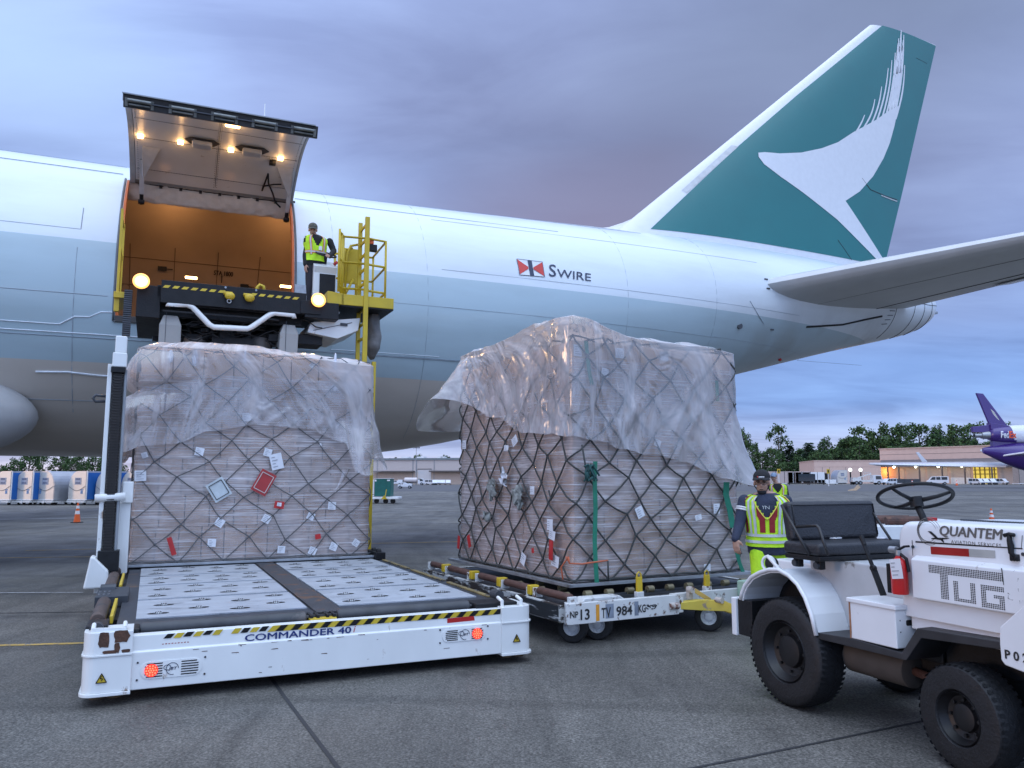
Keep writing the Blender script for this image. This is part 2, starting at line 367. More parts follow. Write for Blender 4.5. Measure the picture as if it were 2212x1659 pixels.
# ================================================================== the freighter
AF = Fr(23)                       # x runs aft along the fuselage, y away from the camera
TC = 20.4; ZC = 5.53; RR = 3.374
SEC = [(-30, 2.16, 8.9, 3.374), (-3.5, 2.16, 8.9, 3.374), (2.5, 2.17, 8.9, 3.374), (4.5, 2.3, 8.92, 3.36), (6.5, 2.6, 8.95, 3.34), (10, 3.4, 9.03, 3.2), (13, 4.15, 9.08, 2.98), (16.4, 4.98, 9.1, 2.62),
       (20.5, 6.0, 9.02, 1.98), (22.8, 6.52, 8.85, 1.45), (24.2, 6.88, 8.6, 1.05), (24.9, 7.2, 8.45, .8), (25.25, 7.5, 8.3, .5), (25.38, 7.75, 8.1, .2)]
def sec(s):
    for i in range(len(SEC)-1):
        a, b = SEC[i], SEC[i+1]
        if a[0] <= s <= b[0]:
            t = (s-a[0])/(b[0]-a[0]); p0 = SEC[max(i-1, 0)]; p3 = SEC[min(i+2, len(SEC)-1)]
            r = []
            for k in (1, 2, 3):
                h = b[0]-a[0]
                m0 = (b[k]-p0[k])/(b[0]-p0[0]) if i > 0 else 0; m1 = (p3[k]-a[k])/(p3[0]-a[0])
                r.append((2*t**3-3*t*t+1)*a[k]+(t**3-2*t*t+t)*h*m0+(-2*t**3+3*t*t)*b[k]+(t**3-t*t)*h*m1)
            return r
    return list(SEC[-1][1:])
def hull(s, ph, off=0.):
    """point on the skin: ph from the crown, positive on the camera's side"""
    zb, zt, hw = sec(s); zc = (zb+zt)/2; hz = (zt-zb)/2
    return Vector((s, TC-(hw+off)*math.sin(ph), zc+(hz+off)*math.cos(ph)))
def hull_at(x, y, off=.006):
    t = 17.5
    for _ in range(12):
        p = AF.at(x, y, 1, t); zb, zt, hw = sec(p.x); zc = (zb+zt)/2; hz = (zt-zb)/2
        q = max(-1, min(1, (p.z-zc)/(hz+off))); t = TC-(hw+off)*math.sqrt(max(0, 1-q*q))
    return AF.at(x, y, 1, t)
D0, D1 = -1.25, 2.15; PH0 = math.acos((8.0-ZC)/RR); PH1 = math.acos((4.85-ZC)/RR)
def hull_z(s, z, off=.006):
    zb, zt, hw = sec(s); zc = (zb+zt)/2; hz = (zt-zb)/2; q = max(-1, min(1, (z-zc)/hz))
    return Vector((s, TC-(hw+off)*math.sqrt(1-q*q), z))
def skin_mat():
    m = bpy.data.materials.new('aircraft_skin'); m.use_nodes = True; nt = m.node_tree; N = nt.nodes; L = nt.links; P = N['Principled BSDF']
    tc = N.new('ShaderNodeTexCoord'); sp = N.new('ShaderNodeSeparateXYZ'); L.new(tc.outputs['Object'], sp.inputs[0])
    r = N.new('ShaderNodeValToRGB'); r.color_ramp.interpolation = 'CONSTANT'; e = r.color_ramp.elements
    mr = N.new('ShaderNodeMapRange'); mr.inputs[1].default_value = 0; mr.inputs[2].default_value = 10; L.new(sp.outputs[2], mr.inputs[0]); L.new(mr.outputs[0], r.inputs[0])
    e[0].position = 0; e[0].color = (.56, .505, .44, 1); e[1].position = .392; e[1].color = (.41, .52, .56, 1)  # belly tan: warm glow on the underside painted into the skin colour
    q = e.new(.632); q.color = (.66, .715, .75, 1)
    n = N.new('ShaderNodeTexNoise'); n.inputs['Scale'].default_value = .7; n.inputs['Detail'].default_value = 7; n.inputs['Roughness'].default_value = .6
    mp = N.new('ShaderNodeMapping'); mp.inputs['Scale'].default_value = (.35, 1, 1.6); L.new(tc.outputs['Object'], mp.inputs[0]); L.new(mp.outputs[0], n.inputs['Vector'])
    rv = N.new('ShaderNodeValToRGB'); rv.color_ramp.elements[0].position = .3; rv.color_ramp.elements[0].color = (.88, .87, .86, 1); rv.color_ramp.elements[1].position = .55; rv.color_ramp.elements[1].color = (1, 1, 1, 1)
    L.new(n.outputs[0], rv.inputs[0])
    mx = N.new('ShaderNodeMix'); mx.data_type = 'RGBA'; mx.blend_type = 'MULTIPLY'; mx.inputs[0].default_value = 1
    L.new(r.outputs[0], mx.inputs[6]); L.new(rv.outputs[0], mx.inputs[7])
    # oil and exhaust stains round the tail
    st = N.new('ShaderNodeTexNoise'); st.inputs['Scale'].default_value = 1.1; st.inputs['Detail'].default_value = 8; mp2 = N.new('ShaderNodeMapping'); mp2.inputs['Scale'].default_value = (.8, .5, .25)
    L.new(tc.outputs['Object'], mp2.inputs[0]); L.new(mp2.outputs[0], st.inputs['Vector'])
    sm = N.new('ShaderNodeMapRange'); sm.inputs[1].default_value = 13; sm.inputs[2].default_value = 22; L.new(sp.outputs[0], sm.inputs[0])
    s2 = N.new('ShaderNodeMapRange'); s2.inputs[1].default_value = 7.2; s2.inputs[2].default_value = 5.6; L.new(sp.outputs[2], s2.inputs[0])
    s3 = N.new('ShaderNodeValToRGB'); s3.color_ramp.elements[0].position = .44; s3.color_ramp.elements[0].color = (0, 0, 0, 1); s3.color_ramp.elements[1].position = .62; s3.color_ramp.elements[1].color = (.8, .8, .8, 1)
    L.new(st.outputs[0], s3.inputs[0])
    m1 = N.new('ShaderNodeMath'); m1.operation = 'MULTIPLY'; L.new(sm.outputs[0], m1.inputs[0]); L.new(s3.outputs[0], m1.inputs[1])
    m2 = N.new('ShaderNodeMath'); m2.operation = 'MULTIPLY'; L.new(m1.outputs[0], m2.inputs[0]); L.new(s2.outputs[0], m2.inputs[1])
    mx2 = N.new('ShaderNodeMix'); mx2.data_type = 'RGBA'; L.new(m2.outputs[0], mx2.inputs[0]); L.new(mx.outputs[2], mx2.inputs[6]); mx2.inputs[7].default_value = (.20, .18, .15, 1)
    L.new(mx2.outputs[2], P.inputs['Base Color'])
    P.inputs['Roughness'].default_value = .34; P.inputs['Coat Weight'].default_value = .35; P.inputs['Coat Roughness'].default_value = .14
    nb = N.new('ShaderNodeTexNoise'); nb.inputs['Scale'].default_value = 1.3; nb.inputs['Detail'].default_value = 1; L.new(tc.outputs['Object'], nb.inputs['Vector'])
    bp = N.new('ShaderNodeBump'); bp.inputs['Strength'].default_value = .12; bp.inputs['Distance'].default_value = .05; L.new(nb.outputs[0], bp.inputs['Height']); L.new(bp.outputs[0], P.inputs['Normal'])
    return m
def freighter():
    root = thing('cargo_aircraft', 'large white and blue-grey freighter with green tail fin and its side cargo door raised', 'airplane', AF)
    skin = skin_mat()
    # fuselage skin with the door opening left out
    ss = [-30, -24, -18, -12, -8, -5, -3.4, -2.2, D0]+[D0+(D1-D0)*k/6 for k in range(1, 7)]+[2.8, 3.6, 4.5, 5.5, 6.5, 7.5, 8.5, 9.5, 10.5, 11.5, 13, 14, 15, 16.4, 17.5, 18.5, 19.5, 20.5, 21.5, 22.8, 23.6, 24.2, 24.6, 24.9, 25.1, 25.25, 25.38]
    phs = [0]+[PH0*k/5 for k in range(1, 6)]+[PH0+(PH1-PH0)*k/10 for k in range(1, 11)]+[PH1+(math.pi-PH1)*k/9 for k in range(1, 10)]+[math.pi+math.pi*k/22 for k in range(1, 22)]
    n = len(phs); b = B(); vs = [hull(s, p) for s in ss for p in phs]; fs = []
    for i in range(len(ss)-1):
        for k in range(n):
            pm = phs[k]
            if D0-1e-6 <= ss[i] < D1-1e-6 and PH0-1e-6 <= pm < PH1-1e-6: continue
            fs.append((i*n+k, i*n+(k+1) % n, (i+1)*n+(k+1) % n, (i+1)*n+k))
    fs.append(tuple((len(ss)-1)*n+k for k in range(n)))
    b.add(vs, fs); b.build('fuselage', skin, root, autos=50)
    # nose, so that the aircraft is whole beyond the frame
    nb = B(); pr = [(0, 3.374), (3, 3.25), (6, 2.8), (8.5, 2.0), (10.2, 1.0), (10.8, .1)]
    vs = []; fs = []
    for k, (d, r) in enumerate(pr):
        for j in range(32):
            a = 2*math.pi*j/32; vs.append((-30-d, TC+r*math.sin(a), ZC-(3.374-r)*.25+r*math.cos(a)))
    for k in range(len(pr)-1):
        for j in range(32): fs.append((k*32+j, k*32+(j+1) % 32, (k+1)*32+(j+1) % 32, (k+1)*32+j))
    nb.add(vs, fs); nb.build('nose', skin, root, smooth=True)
    # orange door jamb, a solid ring between skin and lining
    jm = mat('orange_door_jamb', (.62, .14, .03), .5, var=.15, emit=(1, .22, .05), es=0)
    dk = mat('door_sill_dark', (.045, .04, .036), .6, var=.3)
    rin = .16
    for s_, e_ in ((D0, 1), (D1, -1)):
        jb = B()
        for k in range(16):
            a, c = PH0+(PH1-PH0)*k/16, PH0+(PH1-PH0)*(k+1)/16
            p = [hull(s_, a, .004), hull(s_, c, .004), hull(s_, c, -rin), hull(s_, a, -rin)]
            q = [v+Vector((-.045*e_*-1, 0, 0)) for v in p]
            jb.add(p+q, [(0, 1, 2, 3), (7, 6, 5, 4), (0, 4, 5, 1), (1, 5, 6, 2), (2, 6, 7, 3), (3, 7, 4, 0)])
        jb.build('door_jamb', jm, root)
    sb = B()
    p = [hull(D0, PH1, .01), hull(D1, PH1, .01)]
    sb.box(D0, D1, p[0].y, p[0].y+.5, 4.73, 4.86); sb.build('door_sill', dk, root, bevel=.01)
    for i in range(9): pass
    # black seal round the opening
    sl = B()
    for s_ in (D0-.03, D1+.03):
        sl.tube([hull(s_, PH0-.01+(PH1-PH0+.04)*k/16, .01) for k in range(17)], .022, 6)
    sl.tube([hull(D0-.03+(D1-D0+.06)*k/8, PH1+.03, .01) for k in range(9)], .022, 6)
    sl.build('door_seal', mat('grey_seal', (.12, .13, .14), .5), root, smooth=True)
    # hold: lining, floor, ceiling blanket
    lm = mat('cargo_lining', (.48, .36, .24), .55, var=.08, scale=1.2, dirt=(.30, .22, .15), damt=.15, dscale=2)
    hb = B(); vs = []; fs = []; hs = [-7, -4, -2, 0, 2, 3.4, 4.6]; ri = 3.374-.17
    fl = math.acos((4.80-ZC)/ri); phi = [PH0*.97+(-fl-PH0*.97)*k/28 for k in range(29)]
    for s in hs:
        for p_ in phi: vs.append((s, TC-ri*math.sin(p_), ZC+ri*math.cos(p_)))
    for i in range(len(hs)-1):
        for k in range(28): fs.append((i*29+k, i*29+k+1, (i+1)*29+k+1, (i+1)*29+k))
    hb.add(vs, fs)
    for s in (hs[0], hs[-1]): hb.add([(s, TC-ri*math.sin(-fl+2*fl*k/40), ZC+ri*math.cos(-fl+2*fl*k/40)) for k in range(41)], [tuple(range(41))])
    # near side walls beyond the opening
    for a0, a1 in ((hs[0], D0-.04), (D1+.04, hs[-1])):
        v2 = [(a, TC-ri*math.sin(PH0*.97+(fl-PH0*.97)*k/10), ZC+ri*math.cos(PH0*.97+(fl-PH0*.97)*k/10)) for a in (a0, a1) for k in range(11)]
        hb.add(v2, [(k, k+1, 12+k, 11+k) for k in range(10)])
    hb.build('hold_lining', lm, root, autos=40, fix=False)
    b = B(); b.box(hs[0], hs[-1], TC-ri*.96, TC+ri*.96, 4.68, 4.78); b.build('hold_floor', mat('hold_floor_metal', (.16, .15, .14), .45, metal=.5, var=.2), root)
    b = B()
    for k in range(6): b.cyl((-1.1+k*.6, TC-2.9, 4.83), (-1.1+k*.6, TC+2.7, 4.83), .03, n=8)
    b.build('roller_track', M_steel, root)
    # panel seams and rivets on the far wall
    b = B()
    def wall(s, z, o=.012): q = (z-ZC)/(ri-o); return Vector((s, TC+(ri-o)*math.sqrt(max(0, 1-q*q)), z))
    for z in (5.25, 6.05, 6.9, 7.55): b.tube([wall(-4+k*.5, z) for k in range(21)], .008, 4)
    for s in (-2.6, -1.4, -.3, .8, 1.9, 3.0): b.tube([wall(s, 4.85+k*.25) for k in range(13)], .008, 4)
    for z in (5.22, 6.87):
        for k in range(46): p = wall(-2.6+k*.13, z, .014); b.ell(p, (.014, .014, .014), 5, 3)
    b.build('lining_seams', mat('lining_seam_brown', (.13, .085, .05), .6), root)
    b = B()
    for (s, z) in ((-.6, 7.35), (1.55, 7.1)):
        b = B(); b.cbox(wall(s, z, .03), (.22, .05, .12)); b.bar(wall(s+.1, z, .04), wall(s+.26, z, .04), .02)
        b.build('wall_bracket', M_black, root)
    def wallpx(x, y, o=.03):
        t = TC+3
        for _ in range(40):
            p = AF.at(x, y, 1, t); r_ = ri-o; zq = max(-r_*.98, min(r_*.98, p.z-ZC)); t = .5*t+.5*(TC+math.sqrt(r_*r_-zq*zq))
        return AF.at(x, y, 1, t)
    text_on('station_text', 'STA 1800', M_black, root, lambda a, c: wall(wallpx(462, 590).x+a, wallpx(462, 590).z-.05+c, .06), height=.11, width=.50, heavy=.004)
    b = B(); p = wallpx(478, 600); b.box(p.x, p.x+.025, p.y-.03, p.y-.01, p.z-.15, p.z+.05); b.build('station_mark', M_black, root)
    # white quilted blanket behind the hinge line
    qm = mat('insulation_blanket', (.50, .46, .42), .6, var=.12, scale=5, bump=.6, bscale=9)
    b = B(); NU, NV = 60, 8; vs = []
    for i in range(NU+1):
        for j in range(NV+1):
            s = D0+.02+(D1-D0-.04)*i/NU; ph = PH0*.99+.0*j; off = -.05-.33*(j/NV)
            d = .03*nz(s*5, j*.6, 3)+.02*nz(s*11, j*1.3, 9)
            base = hull(s, PH0-.015*j*.3, -.03); vs.append(base+Vector((0, .10*j/NV*1.2+d-.02, -.46*math.sin(j/NV*1.5)+d+.03)))
    b.add(vs, [(i*(NV+1)+j, i*(NV+1)+j+1, (i+1)*(NV+1)+j+1, (i+1)*(NV+1)+j) for i in range(NU) for j in range(NV)])
    b.build('ceiling_blanket', qm, root, smooth=True)
    # lamps in the hold
    def lampbox(name, p, w, h, par=root, e=M_warm, nrm=None):
        bb = B(); bb.cbox(p, (w, .05, h)); o = bb.build(name, e, par, bevel=.01); return o
    dim = mat('dim_lamp_glass', (1, .6, .25), .3, emit=(1, .55, .2), es=1.6)
    for x, y in ((390, 437), (520, 456)): lampbox('hold_lamp', wallpx(x, y, .06), .22, .10, e=dim)
    def pl(name, loc, e, col=(1, .55, .22), r=.12, par=root, typ='POINT'):
        ld = bpy.data.lights.new(name, typ); ld.energy = e; ld.color = col; ld.shadow_soft_size = r
        lo = bpy.data.objects.new(name, ld); COL.objects.link(lo); lo.location = loc; lo.parent = par; return lo
    for s in (-3.6, -.4, 2.4, 4.2): pl('hold_light', (s, TC+.6, 7.9), 17, (1, .55, .26))
    pl('hold_light', (.9, TC-2.0, 5.15), 8, (1, .42, .15)); pl('hold_light', (-.6, TC-2.0, 5.15), 8, (1, .42, .15))
    for x, y in ((413, 600), (617, 619)):
        p = AF.at(x, y, 1, 18.0); lampbox('sill_lamp', (p.x, 18.0, p.z), .24, .05)
    # open cargo door: an arc of the hull swung up about the hinge
    hinge = (hull(0, PH0).y, hull(0, PH0).z)
    arc = [(hull(0, PH0+(PH1-PH0)*k/14).y-hinge[0], hull(0, PH0+(PH1-PH0)*k/14).z-hinge[1]) for k in range(15)]
    end = arc[-1]; tgt = (14.72-hinge[0], 8.42-hinge[1]); rot = math.atan2(tgt[1], tgt[0])-math.atan2(end[1], end[0]); 
    def dr(k, off, s):
        """k 0..1 along the door from hinge to free edge, off = inwards from the skin"""
        ph = PH0+(PH1-PH0)*k; y = TC-(RR-off)*math.sin(ph)-hinge[0]; z = ZC+(RR-off)*math.cos(ph)-hinge[1]
        c, sn = math.cos(rot), math.sin(rot); return Vector((s, hinge[0]+y*c-z*sn, hinge[1]+.04+y*sn+z*c))
    e0, e1 = D0+.06, D1+.03
    def shell(bb, o0, o1, s0, s1, k0=0., k1=1., n=14):
        vs = []
        for i in range(n+1):
            k = k0+(k1-k0)*i/n
            for s in (s0, s1):
                for o in (o0, o1): vs.append(dr(k, o, s))
        fs = [(0, 1, 3, 2), (4*n, 4*n+2, 4*n+3, 4*n+1)]
        for i in range(n):
            a = 4*i; fs += [(a, a+4, a+5, a+1), (a+2, a+3, a+7, a+6), (a, a+2, a+6, a+4), (a+1, a+5, a+7, a+3)]
        bb.add(vs, fs)
    b = B(); shell(b, 0, .02, e0, e1, 0, 1.0); door = b.build('cargo_door', mat('door_skin', (.42, .46, .49), .35, coat=.3, var=.03), root, autos=40)
    b = B(); shell(b, .022, .13, e0, e0+.10, .0, .95); b.build('door_frame', mat('door_edge_grey', (.30, .31, .32), .45), door, autos=40); b = B(); shell(b, .022, .13, e1-.05, e1, 0, .95); b.build('door_frame', mat('door_edge_grey', (.30, .31, .32), .45), door, autos=40)
    lin_m = mat('door_lining', (.50, .50, .51), .42, var=.08, scale=1.5, dirt=(.26, .22, .19), damt=.2, dscale=2.5, coat=.15)
    b = B(); shell(b, .10, .135, e0+.11, e1-.06, .03, .90); b.build('door_lining', lin_m, door, autos=40)
    b = B(); shell(b, .022, .25, e0+.02, e1+.05, .945, .985, 3); b.build('door_edge_beam', mat('dark_edge_beam', (.03, .031, .034), .45, var=.3, scale=12), door, autos=40)
    b = B()
    for k in range(5):
        s = e0+.28+k*(e1-e0-.5)/4
        b = B(); b.tube([dr(1.0, .12, s-.19), dr(1.0, .12, s+.19)], .034, 10); b.tube([dr(1.0, .19, s-.17), dr(1.0, .19, s+.17)], .018, 8); b.bar(dr(.985, .08, s-.21), dr(.985, .23, s-.21), .05); b.bar(dr(.985, .08, s+.21), dr(.985, .23, s+.21), .05)
        b.build('latch_roller', mat('dull_latch_metal', (.20, .21, .20), .4, metal=.6, var=.3), door, autos=40)
    b = B(); 
    for k in range(4):
        s = e0+.28+(k+.5)*(e1-e0-.5)/4; b.bar(dr(.99, .14, s-.16), dr(.99, .14, s+.16), .05, .02)
    b.tube([dr(.98, .12, .42), dr(1.0, .12, .42)], .07, 12); b.build('latch_link', M_dark, door, autos=40)
    b = B()
    for kk in (.12, .40, .62, .78): 
        for q in range(58): b.ell(dr(kk, .136, e0+.14+q*(e1-e0-.24)/57), (.009,)*3, 5, 3)
    for ss_ in (e0+.16, .47, .53, e1-.12):
        for q in range(44): b.ell(dr(.05+q*.019, .136, ss_), (.009,)*3, 5, 3)
    b.build('rivets', M_dark, door)
    b = B(); 
    for kk in (.12, .40, .62): b.tube([dr(kk, .137, e0+.13), dr(kk, .137, e1-.08)], .005, 4)
    b.tube([dr(.05+.1*q, .137, .5) for q in range(9)], .005, 4); b.build('lining_seams', M_dark, door)
    def dxy(x, y):   # point of the door lining the photograph shows at x, y
        best = None
        for i in range(101):
            k = i/100; q = dr(k, .15, 0)
            p = AF.at(x, y, 1, q.y)
            d = abs(p.z-q.z)
            if best is None or d < best[0]: best = (d, k, p.x)
        return best[1], best[2]
    for x, y in ((303, 293), (390, 307), (499, 323), (606, 341)):
        k, s = dxy(x, y); bb = B(); c = dr(k, .16, s); t = (dr(k+.02, .16, s)-dr(k-.02, .16, s)).normalized(); ang = math.atan2(t.z, t.y)
        bb.cbox(c, (.11, .10, .05), rx=ang); bb.build('door_lamp', M_warm, door, bevel=.01)
        pl('door_light', tuple(dr(k, .28, s)), 1.6, par=root, r=.05)
    k, s = dxy(503, 270); bb = B(); c = dr(k, .16, s); t = (dr(k+.02, .16, s)-dr(k-.02, .16, s)).normalized(); ang = math.atan2(t.z, t.y)
    bb.cbox(c, (.27, .20, .05), rx=ang); bb.build('door_lamp', M_warm, door, bevel=.01); pl('door_light', tuple(dr(k, .35, s)), 5, par=root)
    grey = mat('light_grey_plastic', (.42, .42, .43), .4)
    for x, y in ((437, 303), (545, 320)):
        k, s = dxy(x, y); c = dr(k, .14, s); t = (dr(k+.02, .14, s)-dr(k-.02, .14, s)).normalized(); ang = math.atan2(t.z, t.y)
        bb = B(); bb.prism([(-.34, 0), (-.22, -.14), (.22, -.14), (.34, 0), (.22, .10), (-.22, .10)], lambda a, d, sd: Vector((c.x+a, 0, 0))+Vector((0, c.y, c.z))+t*d+Vector((0, 0, -.02-.012*sd)))
        h = bb.build('door_handle_recess', M_dark, door)
        bb = B(); bb.cbox(c+Vector((0, 0, -.09))-t*.02, (.38, .20, .10), rx=ang); bb.build('handle_box', grey, h, bevel=.03)
    # hinge arms and hydraulic line
    for s, sg in ((e0+.24, 1), (e1-.13, -1)):
        bb = B(); a = dr(.20, .14, s); c = dr(.02, .36, s)
        bb.bar(a, c+Vector((0, .1, -.1)), .09, .06); bb.add([dr(.32, .14, s), dr(.32, .14, s+.35*sg), dr(.08, .3, s), dr(.30, .14, s), dr(.30, .15, s+.33*sg), dr(.08, .32, s+.02)], [(0, 1, 2), (3, 5, 4), (0, 3, 4, 1), (1, 4, 5, 2), (2, 5, 3, 0)])
        bb.build('door_actuator', [grey], door)
        bb = B(); bb.cyl(c+Vector((0, .1, -.1)), c+Vector((0, .25, -.28)), .04, n=10); bb.cyl(c+Vector((-.06, .16, -.26)), c+Vector((.06, .16, -.26)), .05, n=10); bb.build('hinge_knuckle', M_black, door)
    bb = B(); P = [dxy(q[0], q[1]) for q in ((566, 410), (568, 400), (592, 394), (608, 396))]
    path = [dr(k, .2, s) for k, s in P]; q2 = [dr(.25, .2, 1.55), dr(.18, .26, 1.58), dr(.1, .28, 1.7), dr(.03, .3, 1.78), dr(0, .34, 1.9)]
    bb.tube(path, .018, 6); bb.tube([path[0]]+q2, .02, 6); bb.cbox(dr(.36, .17, 1.6), (.13, .1, .12)); bb.build('hydraulic_hose', M_black, door, smooth=True)
    b = B()
    for o in (0, .05, .1): b.tube([Vector((e0+(e1-e0)*k/20, hinge[0]+.02+o, hinge[1]-.02-o*.9)) for k in range(21)], .022, 6)
    for k in range(9): b.cbox((e0+.2+k*.4, hinge[0]+.03, hinge[1]-.03), (.06, .12, .10))
    b.build('hinge_rail', M_black, root)
    b = B(); b.tube([(e0, hinge[0]-.02, hinge[1]+.045), (e1, hinge[0]-.02, hinge[1]+.045)], .075, 10); b.build('hinge_cover', mat('door_edge_grey', (.30, .31, .32), .45), root, smooth=True)
    b = B(); q = dr(.9, -.0, 1.25); b.bar(q, q+Vector((0, 0, .28)), .05, .02); b.build('antenna_blade', M_white, root)
    text_on('door_text', 'RL', M_black, door, lambda a, c: dr(.80+c, .137, 1.62-a), height=.018, width=.12, bold=.02)
    b = B(); b.bar(dr(.79, .137, 1.76), dr(.83, .137, 1.76), .025, .004); b.build('door_mark', M_black, door)
    # seams on the skin
    seam = mat('skin_seam', (.30, .35, .40), .5)
    pale = mat('skin_edge_pale', (.75, .80, .85), .3)
    b = B()
    def pxline(bb, pts, r=.012, n=8, off=.002):
        path = []
        for i in range(len(pts)-1):
            for k in range(n): t = k/n; path.append(hull_at(pts[i][0]*(1-t)+pts[i+1][0]*t, pts[i][1]*(1-t)+pts[i+1][1]*t, off))
        path.append(hull_at(*pts[-1], off)); bb.tube(path, r, 4)
    def zline(bb, z, s0, s1, r, n=40, off=.0):
        r = r*.62
        bb.tube([hull_z(s0+(s1-s0)*k/n, z, off) for k in range(n+1)], r, 4)
    zline(b, 8.72, -9, D0-.1, .010); zline(b, 8.68, D1+.2, 12, .009); zline(b, 8.2, -9, D0-.1, .012); zline(b, 8.15, D1+.1, 9, .010)
    zline(b, 6.55, -9, -1.95, .010); b.tube([hull_z(-1.95, 6.55+.1*k, 0) for k in range(6)], .009, 4); b.tube([hull_z(-1.98, 3.0+.35*k, 0) for k in range(10)], .007, 4)
    zline(b, 5.22, -9, D0-.15, .014); zline(b, 4.40, -9, 10, .016); zline(b, 3.22, -3.2, 3, .010)
    zline(b, 5.6, D1+.3, 14, .007); zline(b, 4.42, D1, 9, .008)
    for s in (3.0, 5.15, 10.6, 13.6): b.tube([hull(s, .2+.12*k, 0) for k in range(22)], .004, 4)
    zline(b, 6.52, 5.5, 17, .006)
    zline(b, 8.0, 5.5, 15.5, .006)
    zline(b, 5.62, 13.7, 22, .007)
    b.build('skin_seams', seam, root)
    b = B(); zline(b, 8.80, -9, D0-.05, .012); zline(b, 4.47, -9, 2.6, .018); zline(b, 4.47, 3, 5.5, .01)
    zline(b, 4.62, -9, -2.2, .016); b.tube([hull_z(*q, 0) for q in ((-2.2, 4.62), (-1.95, 4.78), (-1.7, 4.79), (-1.5, 4.9), (-1.3, 4.91))], .014, 4)
    b.tube([hull_z(*q, .01) for q in ((-2.6, 3.72), (-2.05, 3.74), (-1.5, 3.70), (-1.15, 3.70))], .02, 4)
    b.build('skin_ridges', pale, root)
    b = B(); pxline(b, [(1620, 650), (1650, 700)], .01); b.build('stabiliser_seam', seam, root)
    b = B()
    for (x, y) in ((1655, 603), (1660, 623), (1668, 712), (1598, 704), (1598, 704)): p = hull_at(x, y, .01); b.cbox(p, (.12, .02, .04))
    p = hull_at(1598, 704, .0); b.cyl(p+Vector((0, .05, 0)), p+Vector((0, -.02, 0)), .09, n=20); b.build('static_port', M_dark, root)
    # data plates
    # wing-body fairing and the far wing root
    b = B(); vs = []; fs = []
    NS = 20
    for i in range(NS+1):
        t = i/NS; s = -14+(14-2.55)*math.sin(t*math.pi/2)**.8; k = math.sqrt(max(0, 1-(max(0, (s+14)/(14-2.55)-.55)/.45)**3.2))
        for j in range(21):
            a = -1.35+2.7*j/20
            vs.append((s, TC-(3.374*.72)-(1.32*k+.0)*math.cos(a)*1.0, 2.95-.1+1.05*k*math.sin(a)*1.05))
    for i in range(NS):
        for j in range(20): fs.append((i*21+j, i*21+j+1, (i+1)*21+j+1, (i+1)*21+j))
    b.add(vs, fs); b.build('wing_fairing', mat('fairing_grey', (.42, .42, .42), .35, coat=.2, var=.04), root, smooth=True)
    # wings (beyond the frame to the left, the near one and the far one)
    wm = mat('wing_grey', (.40, .42, .44), .4, var=.05)
    def surf(name, rootle, rootte, tiple, tipte, th0, th1, m, par, n=14, autos=None):
        bb = B(); vs = []
        prof = []
        for i in range(n+1): x = (1-math.cos(math.pi*i/n))/2; prof.append((x, 5*(.2969*math.sqrt(x)-.126*x-.3516*x*x+.2843*x**3-.1036*x**4)))
        ring = [(x, y) for x, y in prof]+[(x, -y) for x, y in prof[-2:0:-1]]
        for le, te, th in ((rootle, rootte, th0), (tiple, tipte, th1)):
            le, te = Vector(le), Vector(te); c = te-le
            for x, y in ring: vs.append(le+c*x+Vector((0, 0, 1))*(y*th*c.length) if par != 'fin' else le+c*x+Vector((0, y*th*c.length, 0)))
        k = len(ring); bb.add(vs, [(i, (i+1) % k, k+(i+1) % k, k+i) for i in range(k)]+[tuple(range(k)), tuple(range(k, 2*k))])
        return bb, m, name
    for nm, sg in (('wing', 1), ('wing', -1)):
        bb, m_, n_ = surf(nm, (-22, TC-sg*3.0, 3.3), (-10.5, TC-sg*3.0, 3.2), (-3.0+0, TC-sg*32, 6.2), (1.0, TC-sg*32, 6.2), .12, .10, wm, root)
        if sg == -1: bb.build('wing', wm, root, autos=40)
        else:
            # near wing would stand outside the frame, left of the camera
            bb, m_, n_ = surf(nm, (-22, TC-3.0, 3.3), (-10.5, TC-3.0, 3.2), (-12.5, TC-17, 4.6), (-7.2, TC-17, 4.6), .12, .10, wm, root); bb.build('wing', wm, root, autos=40)
    # tailplanes
    st = mat('tailplane_grey', (.50, .51, .51), .4, var=.06, scale=1.5, coat=.2, dirt=(.38, .37, .36), damt=.2, dscale=1)
    for sg in (1, -1):
        le0, te0 = (15.5, TC-sg*2.55, 7.28), (22.6, TC-sg*1.5, 7.42); le1, te1 = (23.1, TC-sg*11.1, 8.35), (25.9, TC-sg*11.1, 8.35)
        bb, m_, n_ = surf('tailplane', le0, te0, le1, te1, .115, .10, st, root); tp = bb.build('tailplane', st, root, autos=50)
        bb = B()
        for f0, f1 in ((.74, .74), (.30, .30)):
            P0 = Vector(le0).lerp(Vector(te0), f0); P1 = Vector(le1).lerp(Vector(te1), f1)
            th = .5*(.2969*math.sqrt(f0)-.126*f0-.3516*f0*f0+.2843*f0**3-.1036*f0**4)/.5*5*.115
            P0 = P0-Vector((0, 0, th*7.1)); P1 = P1-Vector((0, 0, th*2.6)); bb.tube([P0, P0.lerp(P1, .5), P1], .018 if f0 > .5 else .006, 4)
        bb.build('elevator_gap', M_dark, tp)
        bb = B(); a0 = Vector(te0).lerp(Vector(te1), .30); a1 = Vector(te0).lerp(Vector(te1), .62); d = Vector((.12, 0, -.01)); bb.add([a0+Vector((-.7, 0, -.16)), a1+Vector((-.6, 0, -.13)), a1+d, a0+d, a0+Vector((-.7, 0, -.13)), a1+Vector((-.6, 0, -.10)), a1+d+Vector((0, 0, .02)), a0+d+Vector((0, 0, .02))], [(0, 1, 2, 3), (7, 6, 5, 4), (0, 4, 5, 1), (1, 5, 6, 2), (2, 6, 7, 3), (3, 7, 4, 0)]); bb.build('elevator_tab', st, tp)
